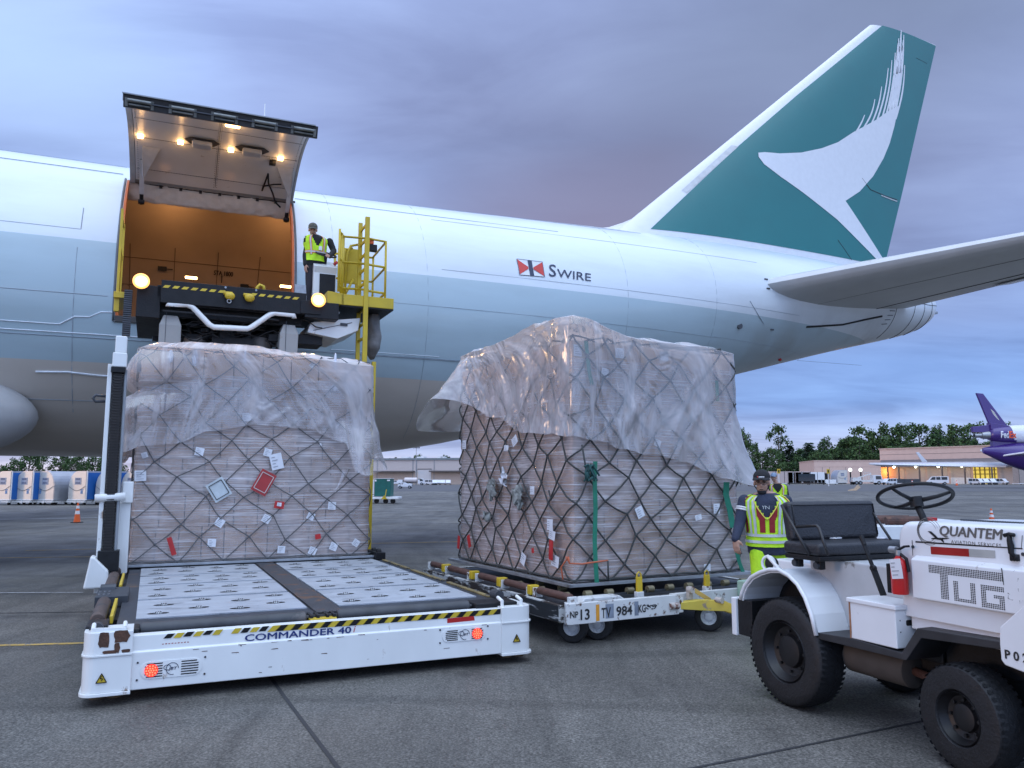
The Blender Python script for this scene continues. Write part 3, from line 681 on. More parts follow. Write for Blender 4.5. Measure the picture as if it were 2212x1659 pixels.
    # leading-edge seal plate and screw-jack cut-out
    b = B(); pxline(b, [(1742, 706), (1820, 701), (1870, 690), (1905, 683)], .035, off=.0); b.build('tailplane_slot', M_black, root)
    # APU cone details
    b = B()
    for s in (23.2, 23.9, 24.5): b.tube([hull(s, .5+.1*k, 0) for k in range(26)], .012, 4)
    for s in (22.0,): b.tube([hull(s, 1.2+.1*k, 0) for k in range(16)], .010, 4)
    for k in range(6): p = hull(21.7-.05*k, 1.65+.11*k, .01); b.bar(p, hull(22.0-.05*k, 1.65+.11*k, .01), .02)
    b.tube([hull(22.1+.2*k, 1.55, 0) for k in range(16)], .012, 4)
    b.build('tail_cone_seams', M_dark, root)
    b = B(); b.cyl((25.2, TC, 8.0), (25.62, TC, 8.05), .22, .16, n=20); b.cbox((25.4, TC-.3, 8.25), (.18, .1, .12)); b.cbox((25.35, TC-.4, 7.7), (.12, .1, .08)); b.build('exhaust_nozzle', M_steel, root, autos=40)
    b = B(); b.ell((25.42, TC-.32, 8.2), (.05, .05, .05), 8, 6); b.build('tail_lamp', M_warm, root)
    b = B(); p = hull(17.4, 2.7, .02); b.ell(p, (.06, .06, .05), 8, 6); b.build('drain_mast', M_red, root)
    # fin
    def fa(x, y): p = AF.at(x, y, 1, TC); return (p.x, p.z)
    outline = [fa(*q) for q in ((1392, 503), (1895, 62), (2022, 100), (1912, 575))]
    teal = mat('teal_fin_paint', (.0, .140, .136), .34, coat=.35, var=.04, scale=1)
    white = mat('fin_white_paint', (.66, .67, .69), .34, coat=.3, var=.03)
    LE0, LE1 = fa(1340, 492.6), fa(1878, 55); TE1, TE0 = fa(2022, 100), fa(1912, 590)
    def half(s, z):   # half thickness of the fin at s, z
        f = (z-LE0[1])/(LE1[1]-LE0[1]); le = LE0[0]+(LE1[0]-LE0[0])*f; te = TE0[0]+(TE1[0]-TE0[0])*f
        x = max(.0, min(1, (s-le)/(te-le))); c = te-le
        return .10*c*5*(.2969*math.sqrt(x)-.126*x-.3516*x*x+.2843*x**3-.1036*x**4)+.004
    NX, NZ = 60, 44
    def fingrid(name, m, f0, f1, z0, z1, off=0., par=root, le_a=None):
        bb = B()
        for sg in (1, -1):
            vs = []
            for j in range(NZ+1):
                g = j/NZ; zz0 = z0+(z1-z0)*g
                for i in range(NX+1):
                    x = f0+(f1-f0)*i/NX; x_ = (1-math.cos(math.pi*x))/2 if f0 == 0 and f1 == 1 else x
                    fz = (zz0-LE0[1])/(LE1[1]-LE0[1]); le = LE0[0]+(LE1[0]-LE0[0])*fz; te = TE0[0]+(TE1[0]-TE0[0])*fz
                    s = le+(te-le)*x_; vs.append((s, TC-sg*(half(s, zz0)+off), zz0))
            bb.add(vs, [(j*(NX+1)+i, j*(NX+1)+i+1, (j+1)*(NX+1)+i+1, (j+1)*(NX+1)+i) for j in range(NZ) for i in range(NX)])
        vs = []
        for i in range(NX+1):
            x = f0+(f1-f0)*i/NX; x_ = (1-math.cos(math.pi*x))/2 if f0 == 0 and f1 == 1 else x
            s = LE1[0]+(TE1[0]-LE1[0])*x_; h = half(s, z1)+off
            vs += [(s, TC-h, z1), (s, TC+h, z1)]
        bb.add(vs, [(2*i, 2*i+1, 2*i+3, 2*i+2) for i in range(NX)])
        return bb.build(name, m, par, autos=60)
    fin = fingrid('fin', white, 0, 1, 8.3, LE1[1])
    def surfpt(s, z, o): return Vector((s, TC-half(s, z)-o, z))
    def decal(name, poly, m, o=.008, par=fin, both=True, cut=.22):
        """outline on the fin's side, triangulated and cut into small faces so that it follows the surface"""
        bm = bmesh.new(); vv = [bm.verts.new((a, b_, 0)) for a, b_ in poly]; bm.faces.new(vv)
        bmesh.ops.triangulate(bm, faces=bm.faces)
        x0 = min(p[0] for p in poly); x1 = max(p[0] for p in poly); z0 = min(p[1] for p in poly); z1 = max(p[1] for p in poly)
        for k in range(1, int((x1-x0)/cut)+1): bmesh.ops.bisect_plane(bm, geom=bm.verts[:]+bm.edges[:]+bm.faces[:], plane_co=(x0+k*cut, 0, 0), plane_no=(1, 0, 0))
        for k in range(1, int((z1-z0)/cut)+1): bmesh.ops.bisect_plane(bm, geom=bm.verts[:]+bm.edges[:]+bm.faces[:], plane_co=(0, z0+k*cut, 0), plane_no=(0, 1, 0))
        bb = B(); bm.verts.index_update(); vs = [(v.co.x, v.co.y) for v in bm.verts]; fs = [tuple(v.index for v in f.verts) for f in bm.faces]; bm.free()
        bb.add([surfpt(a, c, o) for a, c in vs], fs)
        if both: bb.add([Vector((a, TC+half(a, c)+o, c)) for a, c in vs], fs)
        return bb.build(name, m, par, smooth=True, fix=False)
    # green field of the fin (all but the white leading edge)
    decal('fin_green_field', [fa(*q) for q in ((1389.6, 502.8), (1484, 414.5), (1579, 326), (1645, 269), (1710.8, 212.5), (1805, 136), (1898, 60), (1960, 80), (2021, 99.5), (1990, 235), (1950, 410), (1911, 571), (1880, 571), (1700, 546), (1500, 518))], teal, .010)
    zf = lambda x, y: fa(1071.5+x*.5156, 34.6+y*.5156)
    def smooth_poly(P, n=6):
        out = []; m_ = len(P)
        for i in range(m_):
            p0, p1, p2, p3 = [P[(i+k) % m_] for k in (-1, 0, 1, 2)]
            for q in range(n):
                t = q/n; out.append(tuple(.5*((2*p1[a])+(-p0[a]+p2[a])*t+(2*p0[a]-5*p1[a]+4*p2[a]-p3[a])*t*t+(-p0[a]+3*p1[a]-3*p2[a]+p3[a])*t**3) for a in (0, 1)))
        return out
    body = [(1064, 592), (1090, 590), (1150, 596), (1240, 592), (1330, 572), (1400, 545), (1470, 500), (1520, 474), (1570, 446), (1625, 408), (1670, 385), (1655, 465), (1634, 540), (1606, 605), (1560, 680), (1500, 745), (1436, 786), (1480, 842), (1560, 945), (1634, 1040), (1612, 1044), (1510, 958), (1400, 865), (1250, 760), (1150, 693), (1085, 642), (1064, 610)]
    decal('brush_wing_emblem', [zf(*q) for q in body], white, .022)
    strokes = [((1518, 428), (1480, 500), 7), ((1563, 362), (1510, 487), 8), ((1593, 308), (1540, 482), 8), ((1622, 230), (1566, 470), 8), ((1638, 197), (1590, 460), 8), ((1653, 165), (1608, 452), 8), ((1668, 105), (1626, 442), 8), ((1680, 70), (1641, 436), 8), ((1691, 90), (1654, 430), 8), ((1696, 215), (1659, 440), 8)]
    for (x0, y0), (x1, y1), w in strokes:
        w = 4.0
        pts = []
        for k in range(9):
            t = k/8; cx = x0+(x1-x0)*t+10*math.sin(math.pi*t)*(1 if y0 < 400 else .3); cy = y0+(y1-y0)*t; pts.append((cx, cy, 1.6+(w-1.6)*min(1, t*1.6+.1)))
        poly = [(a-c, b_) for a, b_, c in pts]+[(a+c, b_) for a, b_, c in pts[::-1]]
        decal('brush_stroke', [zf(*q) for q in poly], white, .018, cut=.6)
    bb = B(); P = [zf(*q) for q in ((1510, 690), (1550, 735), (1620, 758), (1675, 771))]; bb.tube([surfpt(*q, .014) for q in P], .014, 5); 
    P = [zf(*q) for q in ((1405, 948), (1440, 990), (1470, 1028))]; bb.tube([surfpt(*q, .014) for q in P], .009, 5)
    P = [zf(*q) for q in ((1750, 182), (1800, 201))]; bb.tube([surfpt(*q, .012) for q in P], .007, 5)
    P = [zf(*q) for q in ((1675, 780), (1640, 900), (1600, 1000))]
    bb.build('rudder_gap', M_dark, fin)
    bb = B(); P = [zf(*q) for q in ((1600, 752), (1675, 773))]; bb.tube([surfpt(P[0][0], P[0][1]-.05, .02), surfpt(P[1][0], P[1][1]-.05, .02)], .02, 5); bb.build('rudder_edge', white, fin)
    # grey boot on the leading edge
    bt = mat('boot_grey', (.50, .51, .51), .45); zz = [zf(*q) for q in ((772, 758), (756, 742), (968, 552), (992, 560))]; decal('leading_edge_patch', zz, bt, .012)
    # dorsal fillet
    bb = B(); vs = []; base = [(10.6, 9.10, 9.2), (11.3, 9.20, 9.2), (11.9, 9.34, 9.2), (12.4, 9.55, 9.2), (12.9, 9.80, 9.2), (13.4, 10.05, 9.2)]
    for i, (s, zt, zb) in enumerate(base):
        w = .05+.16*i/5
        for j in range(9):
            a = j/8; d = (2*a-1); vs.append((s, TC+d*w*1.6, 8.9+(zt-8.9)*(1-abs(d)**.8)))
    bb.add(vs, [(i*9+j, i*9+j+1, (i+1)*9+j+1, (i+1)*9+j) for i in range(5) for j in range(8)])
    bb.build('dorsal_fillet', white, root, smooth=True)
    # flag and lettering on the fuselage
    def zfl(x, y, o=.012): return hull_at(1071.5+x*.5156, 34.6+y*.5156, o)
    def bil(c, u, v): 
        a = [c[0][i]*(1-u)+c[1][i]*u for i in (0, 1)]; d = [c[3][i]*(1-u)+c[2][i]*u for i in (0, 1)]; return [a[i]*(1-v)+d[i]*v for i in (0, 1)]
    C4 = [(86, 1016), (195, 1029), (205, 1093), (99, 1084)]
    navy = mat('navy_lettering', (.01, .02, .06), .4); fred = mat('flag_red', (.55, .03, .02), .4)
    def fq(name, quads, m, o, par):
        bb = B()
        for q in quads: bb.quad(*[zfl(*bil(C4, *p), o) for p in q])
        return bb.build(name, m, par, fix=False)
    flag = fq('house_flag', [[(0, 0), (1, 0), (1, 1), (0, 1)]], white, .010, root)
    fq('flag_triangles', [[(.02, .04), (.40, .44), (.40, .56), (.02, .96)], [(.98, .04), (.60, .44), (.60, .56), (.98, .96)]], fred, .014, flag)
    fq('flag_bar', [[(.42, 0), (.58, 0), (.58, 1), (.42, 1)], [(0, 0), (1, 0), (1, .02), (0, .02)], [(0, .98), (1, .98), (1, 1), (0, 1)], [(0, 0), (.015, 0), (.015, 1), (0, 1)], [(.985, 0), (1, 0), (1, 1), (.985, 1)]], navy, .018, flag)
    T4 = [(222, 1043), (398, 1066), (398, 1110), (222, 1092)]
    def tx(a, c): q = bil([(222, 1038), (398, 1066), (398, 1111), (222, 1090)], a/176, 1-c/50); return zfl(q[0], q[1], .012)
    text_on('lettering', 'S', navy, root, tx, width=30, height=50, bold=.004)
    text_on('lettering', 'WIRE', navy, root, lambda a, c: tx(34+a, c), width=142, height=35, bold=.004)
    # landing gear below the far side and main gear, off to the left
    bb = B()
    for s in (-14, -11):
        for dy in (-1.6, 1.6):
            bb.cyl((s, TC+dy, 3.0), (s, TC+dy, .65), .16, n=12)
    bb.build('landing_gear_strut', M_steel, root)
    for s in (-14.7, -13.3, -11.7, -10.3):
        for dy in (-2.1, -1.2, 1.2, 2.1):
            bb = B(); bb.cyl((s, TC+dy-.2, .62), (s, TC+dy+.2, .62), .62, n=24); bb.build('landing_gear_wheel', M_rubber, root, bevel=.06)
freighter()
# ================================================================== the cargo loader
LF = Fr(24.5, -3.102, 5.938)       # x along the front bumper, y back towards the aircraft
z3 = lambda x, y: (138.3+x*.4844, 1158+y*.4844)
z4 = lambda x, y: (622.1+x*.1979, 449.3+y*.1979)
zb = lambda x, y: (207.4+x*.2891, 587.6+y*.2891)
def rrect(x0, x1, z0, z1, r, n=6):
    out = []
    for cx, cz, a0 in ((x1-r, z1-r, 0), (x0+r, z1-r, 90), (x0+r, z0+r, 180), (x1-r, z0+r, 270)):
        for k in range(n+1): a = R(a0+90*k/n); out.append((cx+r*math.cos(a), cz+r*math.sin(a)))
    return out
def loader():
    root = thing('cargo_loader', 'low white cargo loader with roller deck and raised black bridge at the open door', 'cargo loader', LF)
    wp = mat('loader_white_paint', (.72, .73, .71), .36, var=.05, scale=3, dirt=(.24, .16, .11), damt=.22, dscale=6, coat=.25, stretch=(1, 1, .5))
    deckm = mat('deck_plate', (.045, .05, .06), .42, metal=.35, var=.2, scale=5, dirt=(.16, .10, .06), damt=.3, dscale=3)
    # chassis and bumper
    b = B()
    b.box(.05, 3.55, .12, 10.2, .14, .40); b.box(-.02, 3.60, 1.0, 4.6, .40, .455); b.build('chassis', M_black, root)
    b = B(); prof = [(.0, .095), (.0, .365), (.012, .372), (.018, .485), (.10, .49), (.10, .095)]
    b.prism(prof, lambda y, z, s: Vector((.28+s*3.04, y, z))); b.build('front_bumper', wp, root, bevel=.006)
    for nm, x0, x1, left in (('bumper_corner', -.03, .30, True), ('bumper_corner', 3.30, 3.61, False)):
        def foot(o, r=.10):
            P = []
            if left:
                P += [(x1, .30), (x1, -.018-o)]
                for k in range(7): a = R(270-90*k/6); P.append((x0-o+r+r*math.cos(a), -.018-o+r+r*math.sin(a)))
                P += [(x0-o, .45), (x0+.1, .45), (x0+.1, .30)]
            else:
                P += [(x0, .30), (x0+0, -.018-o)]
                for k in range(7): a = R(270+90*k/6); P.append((x1+o-r+r*math.cos(a), -.018-o+r+r*math.sin(a)))
                P += [(x1+o, .45), (x1-.1, .45), (x1-.1, .30)]
            return P
        b = B()
        for o, za, zz in ((0, .10, .355), (.014, .075, .10), (.010, .355, .372), (0, .372, .53 if left else .50)):
            b.prism(foot(o), lambda a, c, s: Vector((a, c, za+s*(zz-za))))
        c = b.build(nm, wp, root, bevel=.004)
        # warning triangle
        xx, zz = (.105, .175) if left else (3.445, .19)
        b = B(); b.quad((xx-.035, -.022, zz), (xx+.035, -.022, zz), (xx, -.022, zz+.065)); t = b.build('warning_triangle', M_yellow, c)
        b = B()
        for i, (p, q) in enumerate(((((xx-.035), zz), (xx+.035, zz)), ((xx+.035, zz), (xx, zz+.065)), ((xx, zz+.065), (xx-.035, zz)), ((xx, zz+.048), (xx-.008, zz+.03)), ((xx-.008, zz+.03), (xx+.008, zz+.028)), ((xx+.008, zz+.028), (xx, zz+.012)))):
            b.bar((p[0], -.025, p[1]), (q[0], -.025, q[1]), .005)
        b.build('triangle_mark', M_black, t)
        b = B()
        for q in range(2): b.cyl(((x0+x1)/2-.06+.12*q, .1, .09), ((x0+x1)/2-.06+.12*q, .1, .04), .05, n=12)
        b.build('foot_pad', mat('brown_rubber', (.10, .065, .03), .8), root)
        b = B()
        for xq in (x0+.06, x1-.06) if left else (x0+.02, x1-.1):
            b.tube([(xq, .02, .49), (xq, .02, .55), (xq, .12, .57)], .016, 8)
        if left: b.bar((x0+.06, .02, .545), (x1-.06, .02, .535), .03)
        b.build('lift_lug', wp, root)
    # rust patch on the left corner
    rp = mat('bare_rust_patch', (.085, .038, .022), .75, var=.5, scale=18, bump=.3)
    b = B()
    for px0, px1, pz0, pz1 in ((.07, .145, .42, .535), (.165, .275, .45, .54), (.175, .215, .375, .45), (.10, .2, .375, .40), (.225, .285, .375, .40)):
        P = []
        for k in range(14):
            a = 2*math.pi*k/14; rx = (px1-px0)/2*(1+.3*nz(k*1.7, px0*9)); rz = (pz1-pz0)/2*(1+.2*nz(k*2.1, pz0*9)); c_, s_ = math.cos(a), math.sin(a)
            q = max(abs(c_), abs(s_)); P.append(((px0+px1)/2+rx*c_/q*.95, -.0215, (pz0+pz1)/2+rz*s_/q*.95))
        b.quad(*P)
    b.build('rust_patch', rp, root, fix=False)
    # hazard tape along the top of the bumper, worn away at the left
    b = B(); y2 = B(); x = .38; k = 0; tp = lambda xx, z: Vector((xx, .018-.006*(z-.372)/.113-.004, z))
    while x < 3.27:
        w = .066; top, bot = .486, .438
        wear = x < 1.25
        if wear:
            n_ = nz(x*6, 2)
            if n_ > -.25:
                t_, b_ = top-.012*abs(nz(x*9)), bot+.008+.014*abs(nz(x*7, 3)); (b if k % 2 == 0 else y2).quad(tp(x+.018, t_), tp(x+.018+w*.8, t_), tp(x+w*.8-.012, b_), tp(x-.012, b_))
        else:
            (b if k % 2 == 0 else y2).quad(tp(x+.03, top-.003*abs(nz(x*20))), tp(x+.03+w, top-.003*abs(nz(x*21))), tp(x+w-.015, bot+.004*abs(nz(x*30))), tp(x-.015, bot+.004*abs(nz(x*31))))
        x += w*(.9 if not wear else 1.05); k += 1
    b.build('hazard_tape', M_black, root, fix=False); y2.build('hazard_tape', mat('hazard_yellow', (.58, .42, .03), .5, var=.15, dirt=(.5, .5, .48), damt=.25, dscale=20), root, fix=False)
    navy = mat('navy_lettering', (.01, .02, .06), .4)
    blue = mat('blue_lettering', (.015, .035, .16), .4)
    fx = lambda z: .013-.006*(z-.372)/.113
    text_on('lettering', 'COMMANDER 40', blue, root, lambda a, c: Vector((1.10+a, fx(.381+c)-.003, .381+c)), width=.84, height=.050, heavy=.0022)
    text_on('lettering', 'i', mat('red_lettering', (.5, .03, .03), .4), root, lambda a, c: Vector((1.96+a, fx(.383+c)-.003, .383+c)), height=.05, width=.018, bold=.01, shear=.3)
    b = B(); b.add([tp(2.79, .435), tp(3.04, .44), tp(3.05, .40), tp(2.79, .395)], [(0, 1, 2, 3)]); b.build('reflector_strip', M_red, root, fix=False)
    b = B()
    for i in range(9): xx = .50+i*.022; b.quad(*[tp(xx, .405), tp(xx+.013, .405), tp(xx+.013, .412+.003*(i % 2)), tp(xx, .412)])
    b.build('worn_print', mat('faded_red_print', (.40, .16, .15), .6), root, fix=False)
    # scratches
    b = B(); rs = random.Random(4)
    for i in range(26):
        xx = rs.uniform(.4, 3.2); z = rs.choice([rs.uniform(.35, .36), rs.uniform(.12, .34)]); l = rs.uniform(.01, .07); b.quad((xx, -.0025, z), (xx+l, -.0025, z+rs.uniform(-.004, .004)), (xx+l*.9, -.0025, z+rs.uniform(.002, .006)), (xx+.004, -.0025, z+.004))
    b.build('paint_chips', rp, root, fix=False)
    ledr = mat('red_led', (1, .05, .02), .3, emit=(1, .06, .03), es=6)
    lens = mat('red_lens', (.6, .03, .02), .25, emit=(1, .05, .03), es=1.2)
    for x0, x1, z0, z1, lx in ((.36, .79, .165, .29, .435), (2.74, 3.15, .235, .345, 3.065)):
        zc = (z0+z1)/2
        b = B(); b.prism(rrect(x0, x1, z0, z1, (z1-z0)/2-.001), lambda a, c, s: Vector((a, -.006+s*.005, c))); pn = b.build('lamp_panel', wp, root)
        b = B()
        for i in range(6):
            z = z0+.016+i*(z1-z0-.032)/5; sag = .02 if i in (0, 5) else .008
            ex = .0 if abs(z-zc) > .03 else .05
            for a0, a1 in ((x0+sag+.02, (x0+x1)/2-.065+ex*0), ((x0+x1)/2+.065, x1-sag-.02)): b.quad((a0, -.0085, z-.0042), (a1, -.0085, z-.0042), (a1+.004, -.0085, z+.0042), (a0+.004, -.0085, z+.0042))
        b.build('vent_slots', M_black, pn, fix=False)
        b = B(); b.cyl((lx, -.004, zc), (lx, -.018, zc), .046, n=24); tl = b.build('tail_light', lens, pn)
        b = B()
        for rr, nn_ in ((0, 1), (.017, 6), (.034, 10)):
            for q in range(nn_): a = 2*math.pi*q/nn_; b.ell((lx+rr*math.cos(a), -.019, zc+rr*math.sin(a)), (.0062, .004, .0062), 8, 5)
        b.build('led_dots', ledr, tl)
        cx = (x0+x1)/2+.005
        b = B(); b.tube([(cx+.043*math.cos(2*math.pi*k/24), -.009, zc+.043*math.sin(2*math.pi*k/24)) for k in range(20)], .0022, 4); b.tube([(cx-.035+.025*math.cos(2*math.pi*k/16), -.009, zc+.012+.018*math.sin(2*math.pi*k/16)) for k in range(14)], .0022, 4); b.build('round_emblem', navy, pn)
        text_on('lettering', 'JBT', navy, pn, lambda a, c: Vector((cx-.028+a, -.0105, zc-.014+c)), width=.062, height=.026, bold=.02, shear=.2)
        b = B()
        for q, w in ((x0-.02, z0+.0), (x0-.02, z1), (x1+.02, z0), (x1+.02, z1)): b.cyl((q, 0, w), (q, -.006, w), .008, n=8)
        b.build('screw_heads', M_dark, pn)
    # deck
    b = B(); b.box(.17, 3.47, .34, 7.0, .455, .498); b.build('deck_frame', deckm, root, bevel=.004)
    b = B(); b.box(.17, .40, .34, .82, .499, .503); b.build('wear_plate', M_dark, root)
    pm = mat('galvanised_deck_panel', (.44, .46, .49), .42, metal=.25, var=.12, scale=3, bump=.12, bscale=60, dirt=(.30, .31, .33), damt=.4, dscale=2.5, stretch=(1, 3, 1))
    ys = [.62, 1.75, 2.85, 3.75, 4.72]
    def panel(x0, x1, y0, y1):
        b = B(); b.m = 0; b.box(x0, x1, y0, y1, .499, .510)
        for i in range(4):
            for j in range(2):
                cx = x0+(x1-x0)*(.14+.24*i)+.05*(j-.5); cy = y0+(y1-y0)*(.27+.46*j)+(.10 if i % 2 else -.08)*(y1-y0)
                b.m = 1; pts = [(cx+.070*math.cos(2*math.pi*k/16)*(1.25 if abs(math.cos(2*math.pi*k/16)) > .6 else 1), cy+.05*math.sin(2*math.pi*k/16), .5115) for k in range(16)]; b.quad(*pts)
                b.m = 2; b.ell((cx, cy, .503), (.042, .03, .021), 10, 6); b.m = 1
                for q in (-.018, 0, .018): b.tube([(cx+q-.01, cy-.028, .513), (cx+q, cy, .526), (cx+q+.01, cy+.028, .513)], .0028, 4)
        return b.build('deck_panel', [pm, M_black, M_steel], root, fix=False)
    for x0, x1 in ((.30, 1.70), (1.97, 3.33)):
        for k in range(4): panel(x0+.006, x1-.006, ys[k]+.042, ys[k+1]-.042)
    b = B(); b.box(1.72, 1.95, .34, 4.73, .499, .514); b.build('centre_guide', mat('scuffed_guide', (.06, .06, .065), .45, metal=.4, var=.3, dirt=(.16, .08, .04), damt=.5, dscale=5), root, bevel=.003)
    # rollers
    rl = mat('rubber_roller', (.04, .042, .046), .5, var=.45, scale=6, dirt=(.10, .09, .085), damt=.35, dscale=3)
    def roller(a, c, r, m=rl, name='roller'):
        b = B(); a, c = Vector(a), Vector(c); d = (c-a).normalized(); b.tube([a, a+d*.01, c-d*.01, c], [r*.85, r, r, r*.85], 20); b.tube([a-d*.035, c+d*.035], r*.35, 8); return b.build(name, m, root, autos=35)
    roller((.34, .20, .497), (1.60, .20, .497), .052); roller((1.86, .20, .497), (3.06, .20, .497), .052)
    for y0, y1 in ((.55, 1.55), (2.6, 3.7), (4.2, 5.3)): roller((.03, y0, .53), (.03, y1, .53), .058, mat('brown_roller', (.075, .05, .04), .55, var=.3, scale=8, dirt=(.03, .03, .03), damt=.4))
    b = B(); b.box(1.62, 1.84, .10, .30, .45, .50); b.build('roller_bracket', M_yellow, root, bevel=.004)
    b = B()
    for x in (1.635, 1.69, 1.77, 1.825): b.box(x-.012, x+.012, .12, .30, .46, .525)
    b.cyl((1.64, .2, .49), (1.82, .2, .49), .03, n=12); b.build('roller_joint', M_black, root, bevel=.003)
    b = B(); b.box(3.09, 3.50, .08, .33, .44, .53); b.build('end_block', M_black, root, bevel=.01)
    b = B(); b.box(-.03, .12, .18, .50, .42, .55); b.build('end_block', M_black, root, bevel=.01)
    b = B(); b.box(.12, .34, .10, .34, .44, .52); b.build('end_block', M_black, root, bevel=.01)
    b = B(); b.cyl((3.44, .35, .55), (3.44, .50, .55), .045, n=14); b.cyl((.045, .12, .53), (.045, .2, .53), .05, n=14); b.cyl((-.04, .3, .50), (-.02, .3, .50), .035, n=10); b.build('roller_hub', M_dark, root)
    for y0, y1 in ((.55, 1.6), (2.6, 3.75)):
        b = B(); b.box(.115, .14, y0, y1, .50, .56); b.build('guide_rail', M_yellow, root, bevel=.003)
    b = B(); b.box(-.06, .22, 1.75, 2.45, .46, .56); b.cyl((-.04, 2.3, .56), (.1, 2.3, .56), .05, n=12); b.build('hinge_block', M_dark, root, bevel=.006)
    b = B()
    for q in range(6): b.cyl((-.03+.04*(q % 3), 1.9+.2*(q//3), .56), (-.03+.04*(q % 3), 1.9+.2*(q//3), .568), .012, n=6)
    b.build('hinge_bolts', M_steel, root)
    for k in range(3):
        b = B(); b.box(3.42, 3.47, .6+k*1.35, 1.8+k*1.35, .50, .512); b.build('edge_strip', mat('edge_strip_ochre', (.20, .15, .06), .6, var=.3, dirt=(.04, .04, .04), damt=.5, dscale=9), root)
    b = B(); b.box(3.36, 3.5, 4.6, 5.2, .50, .60); b.cyl((3.40, 4.72, .60), (3.46, 4.72, .60), .05, n=10); b.cyl((3.40, 5.0, .60), (3.46, 5.0, .60), .04, n=10); b.build('pallet_stop', M_black, root, bevel=.006)
    # white plate beside the left column
    b = B(); b.prism([(-.28, .42), (-.22, .80), (-.17, .78), (-.02, .62), (-.02, .42)], lambda a, c, s: Vector((a-.02, 3.95+s*.25, c-.05))); b.build('side_shield', wp, root, bevel=.02)
    # left column with its cable chain
    b = B()
    tilt = lambda z: .0
    b.box(-.19, -.14, 4.1, 4.22, .30, 3.06); b.box(-.14, .00, 4.20, 4.24, .30, 3.06); b.build('column', wp, root, bevel=.004); b = B(); b.box(.0, .028, 4.10, 4.24, .30, 3.0); b.build('column_side', mat('column_grey', (.26, .28, .30), .45), root, bevel=.004)
    b = B(); n_ = 64
    for k in range(n_):
        z = .78+k*(2.95-.78)/n_; b.cbox((-.07, 4.13, z), (.115, .11, .024)); b.cbox((-.07, 4.10, z+.017), (.085, .09, .014))
    b.build('cable_chain', mat('cable_chain_black', (.022, .018, .016), .5, var=.3), root)
    b = B(); b.box(-.15, .01, 4.02, 4.18, 2.95, 3.02); b.box(-.17, .06, 4.0, 4.2, .56, .80); b.build('chain_bracket', M_black, root, bevel=.006)
    b = B(); b.box(-.14, .02, 4.03, 4.18, 3.02, 3.20); b.box(-.12, .01, 4.05, 4.17, 3.20, 3.41); b.build('column_cap', wp, root, bevel=.012)
    b = B(); b.tube([(-.19, 4.12, 2.66), (-.30, 4.12, 2.67), (-.33, 4.12, 2.63), (-.30, 4.12, 2.59), (-.19, 4.12, 2.60)], .018, 8); b.build('column_loop', M_dark, root, smooth=True)
    b = B(); b.tube([(-.24, 4.1, 1.42), (.09, 4.1, 1.44)], .05, 12); b.build('column_clamp', wp, root, smooth=True)
    b = B(); b.box(.05, .17, 4.2, 4.45, 1.36, 1.62); b.box(.02, .15, 4.25, 4.4, .5, 1.36); b.build('column_box', wp, root, bevel=.01)
    # ---------------- bridge platform, raised to the cargo door
    YB = 7.3
    b = B(); b.box(.36, 2.72, YB, YB+.10, 4.55, 4.93); b.box(.30, 2.70, YB+.1, 10.4, 4.66, 4.86); b.box(.0, .36, YB+.1, 9.6, 4.30, 4.84); b.box(2.62, 2.98, YB-.02, YB+1.4, 4.56, 4.80)
    for k in range(5): b.box(.36, 2.7, YB+.3+k*.6, YB+.42+k*.6, 4.38, 4.66)
    b.build('bridge_platform', M_black, root, bevel=.008)
    b = B()
    b.bar((.5, YB+.12, 4.56), (2.6, YB+.12, 4.56), .05); b.bar((.4, YB+.05, 4.42), (2.2, YB+.05, 4.42), .03); b.bar((2.6, YB+.3, 4.5), (1.7, YB+1.5, 4.15), .07)
    b.bar((.7, YB+1.1, 4.7), (.9, YB+.6, 4.15), .06); b.bar((1.3, YB+.9, 4.7), (1.15, YB+.5, 4.15), .06)
    rs = random.Random(3)
    for k in range(34):
        x = rs.uniform(.35, 2.65); z = rs.uniform(4.02, 4.52); b.cbox((x, YB+.25+rs.random()*.7, z), (rs.uniform(.04, .28), rs.uniform(.05, .3), rs.uniform(.03, .14)), rz=rs.uniform(-.4, .4))
    for k in range(12):
        x = rs.uniform(.6, 2.5); z = rs.uniform(4.0, 4.5); b.tube([(x+.12*q, YB+.2, z+.07*math.sin(q*1.3+k)) for q in range(6)], .012, 5)
    b.box(1.2, 1.9, YB+.3, YB+.9, 3.88, 4.1)
    b.build('lift_mechanism', M_black, root, bevel=.004)
    for x, z in ((.95, 3.95), (2.05, 3.98)):
        b = B(); b.lathe([(.0, -.2), (.17, -.2), (.19, -.1), (.19, .12), (.15, .2), (0, .22)], 16, Matrix.Translation((x, YB+.7, z)))
        b.build('air_canister', mat('canister_grey', (.17, .16, .15), .5), root, autos=40)
    b = B()
    for i in range(13):
        x = .42+i*.082 if i < 7 else 1.78+(i-7)*.148
        x = .42+i*.143 if i < 7 else 1.80+(i-7)*.142
        b.add([(x, YB-.004, 4.845), (x+.085, YB-.004, 4.845), (x+.045, YB-.004, 4.80), (x-.04, YB-.004, 4.80)], [(0, 1, 2, 3)])
    b.build('hazard_stripes', mat('hazard_yellow', (.58, .42, .03), .5), root, fix=False)
    for x in (1.43, 1.75): 
        b = B(); b.ell((x, YB-.08, 4.74), (.085, .07, .07), 12, 8); b.cbox((x-.03, YB-.05, 4.79), (.14, .06, .05)); b.build('coupler', M_yellow, root, smooth=True)
    b = B(); b.tube([(1.42+.032*math.cos(2*math.pi*k/12), YB-.1, 4.645+.032*math.sin(2*math.pi*k/12)) for k in range(12)], .009, 6, closed=True); b.build('ring', M_steel, root, smooth=True)
    b = B()
    for x in (1.36, 1.86): b.cyl((x, YB, 4.90), (x, YB-.01, 4.90), .018, n=10)
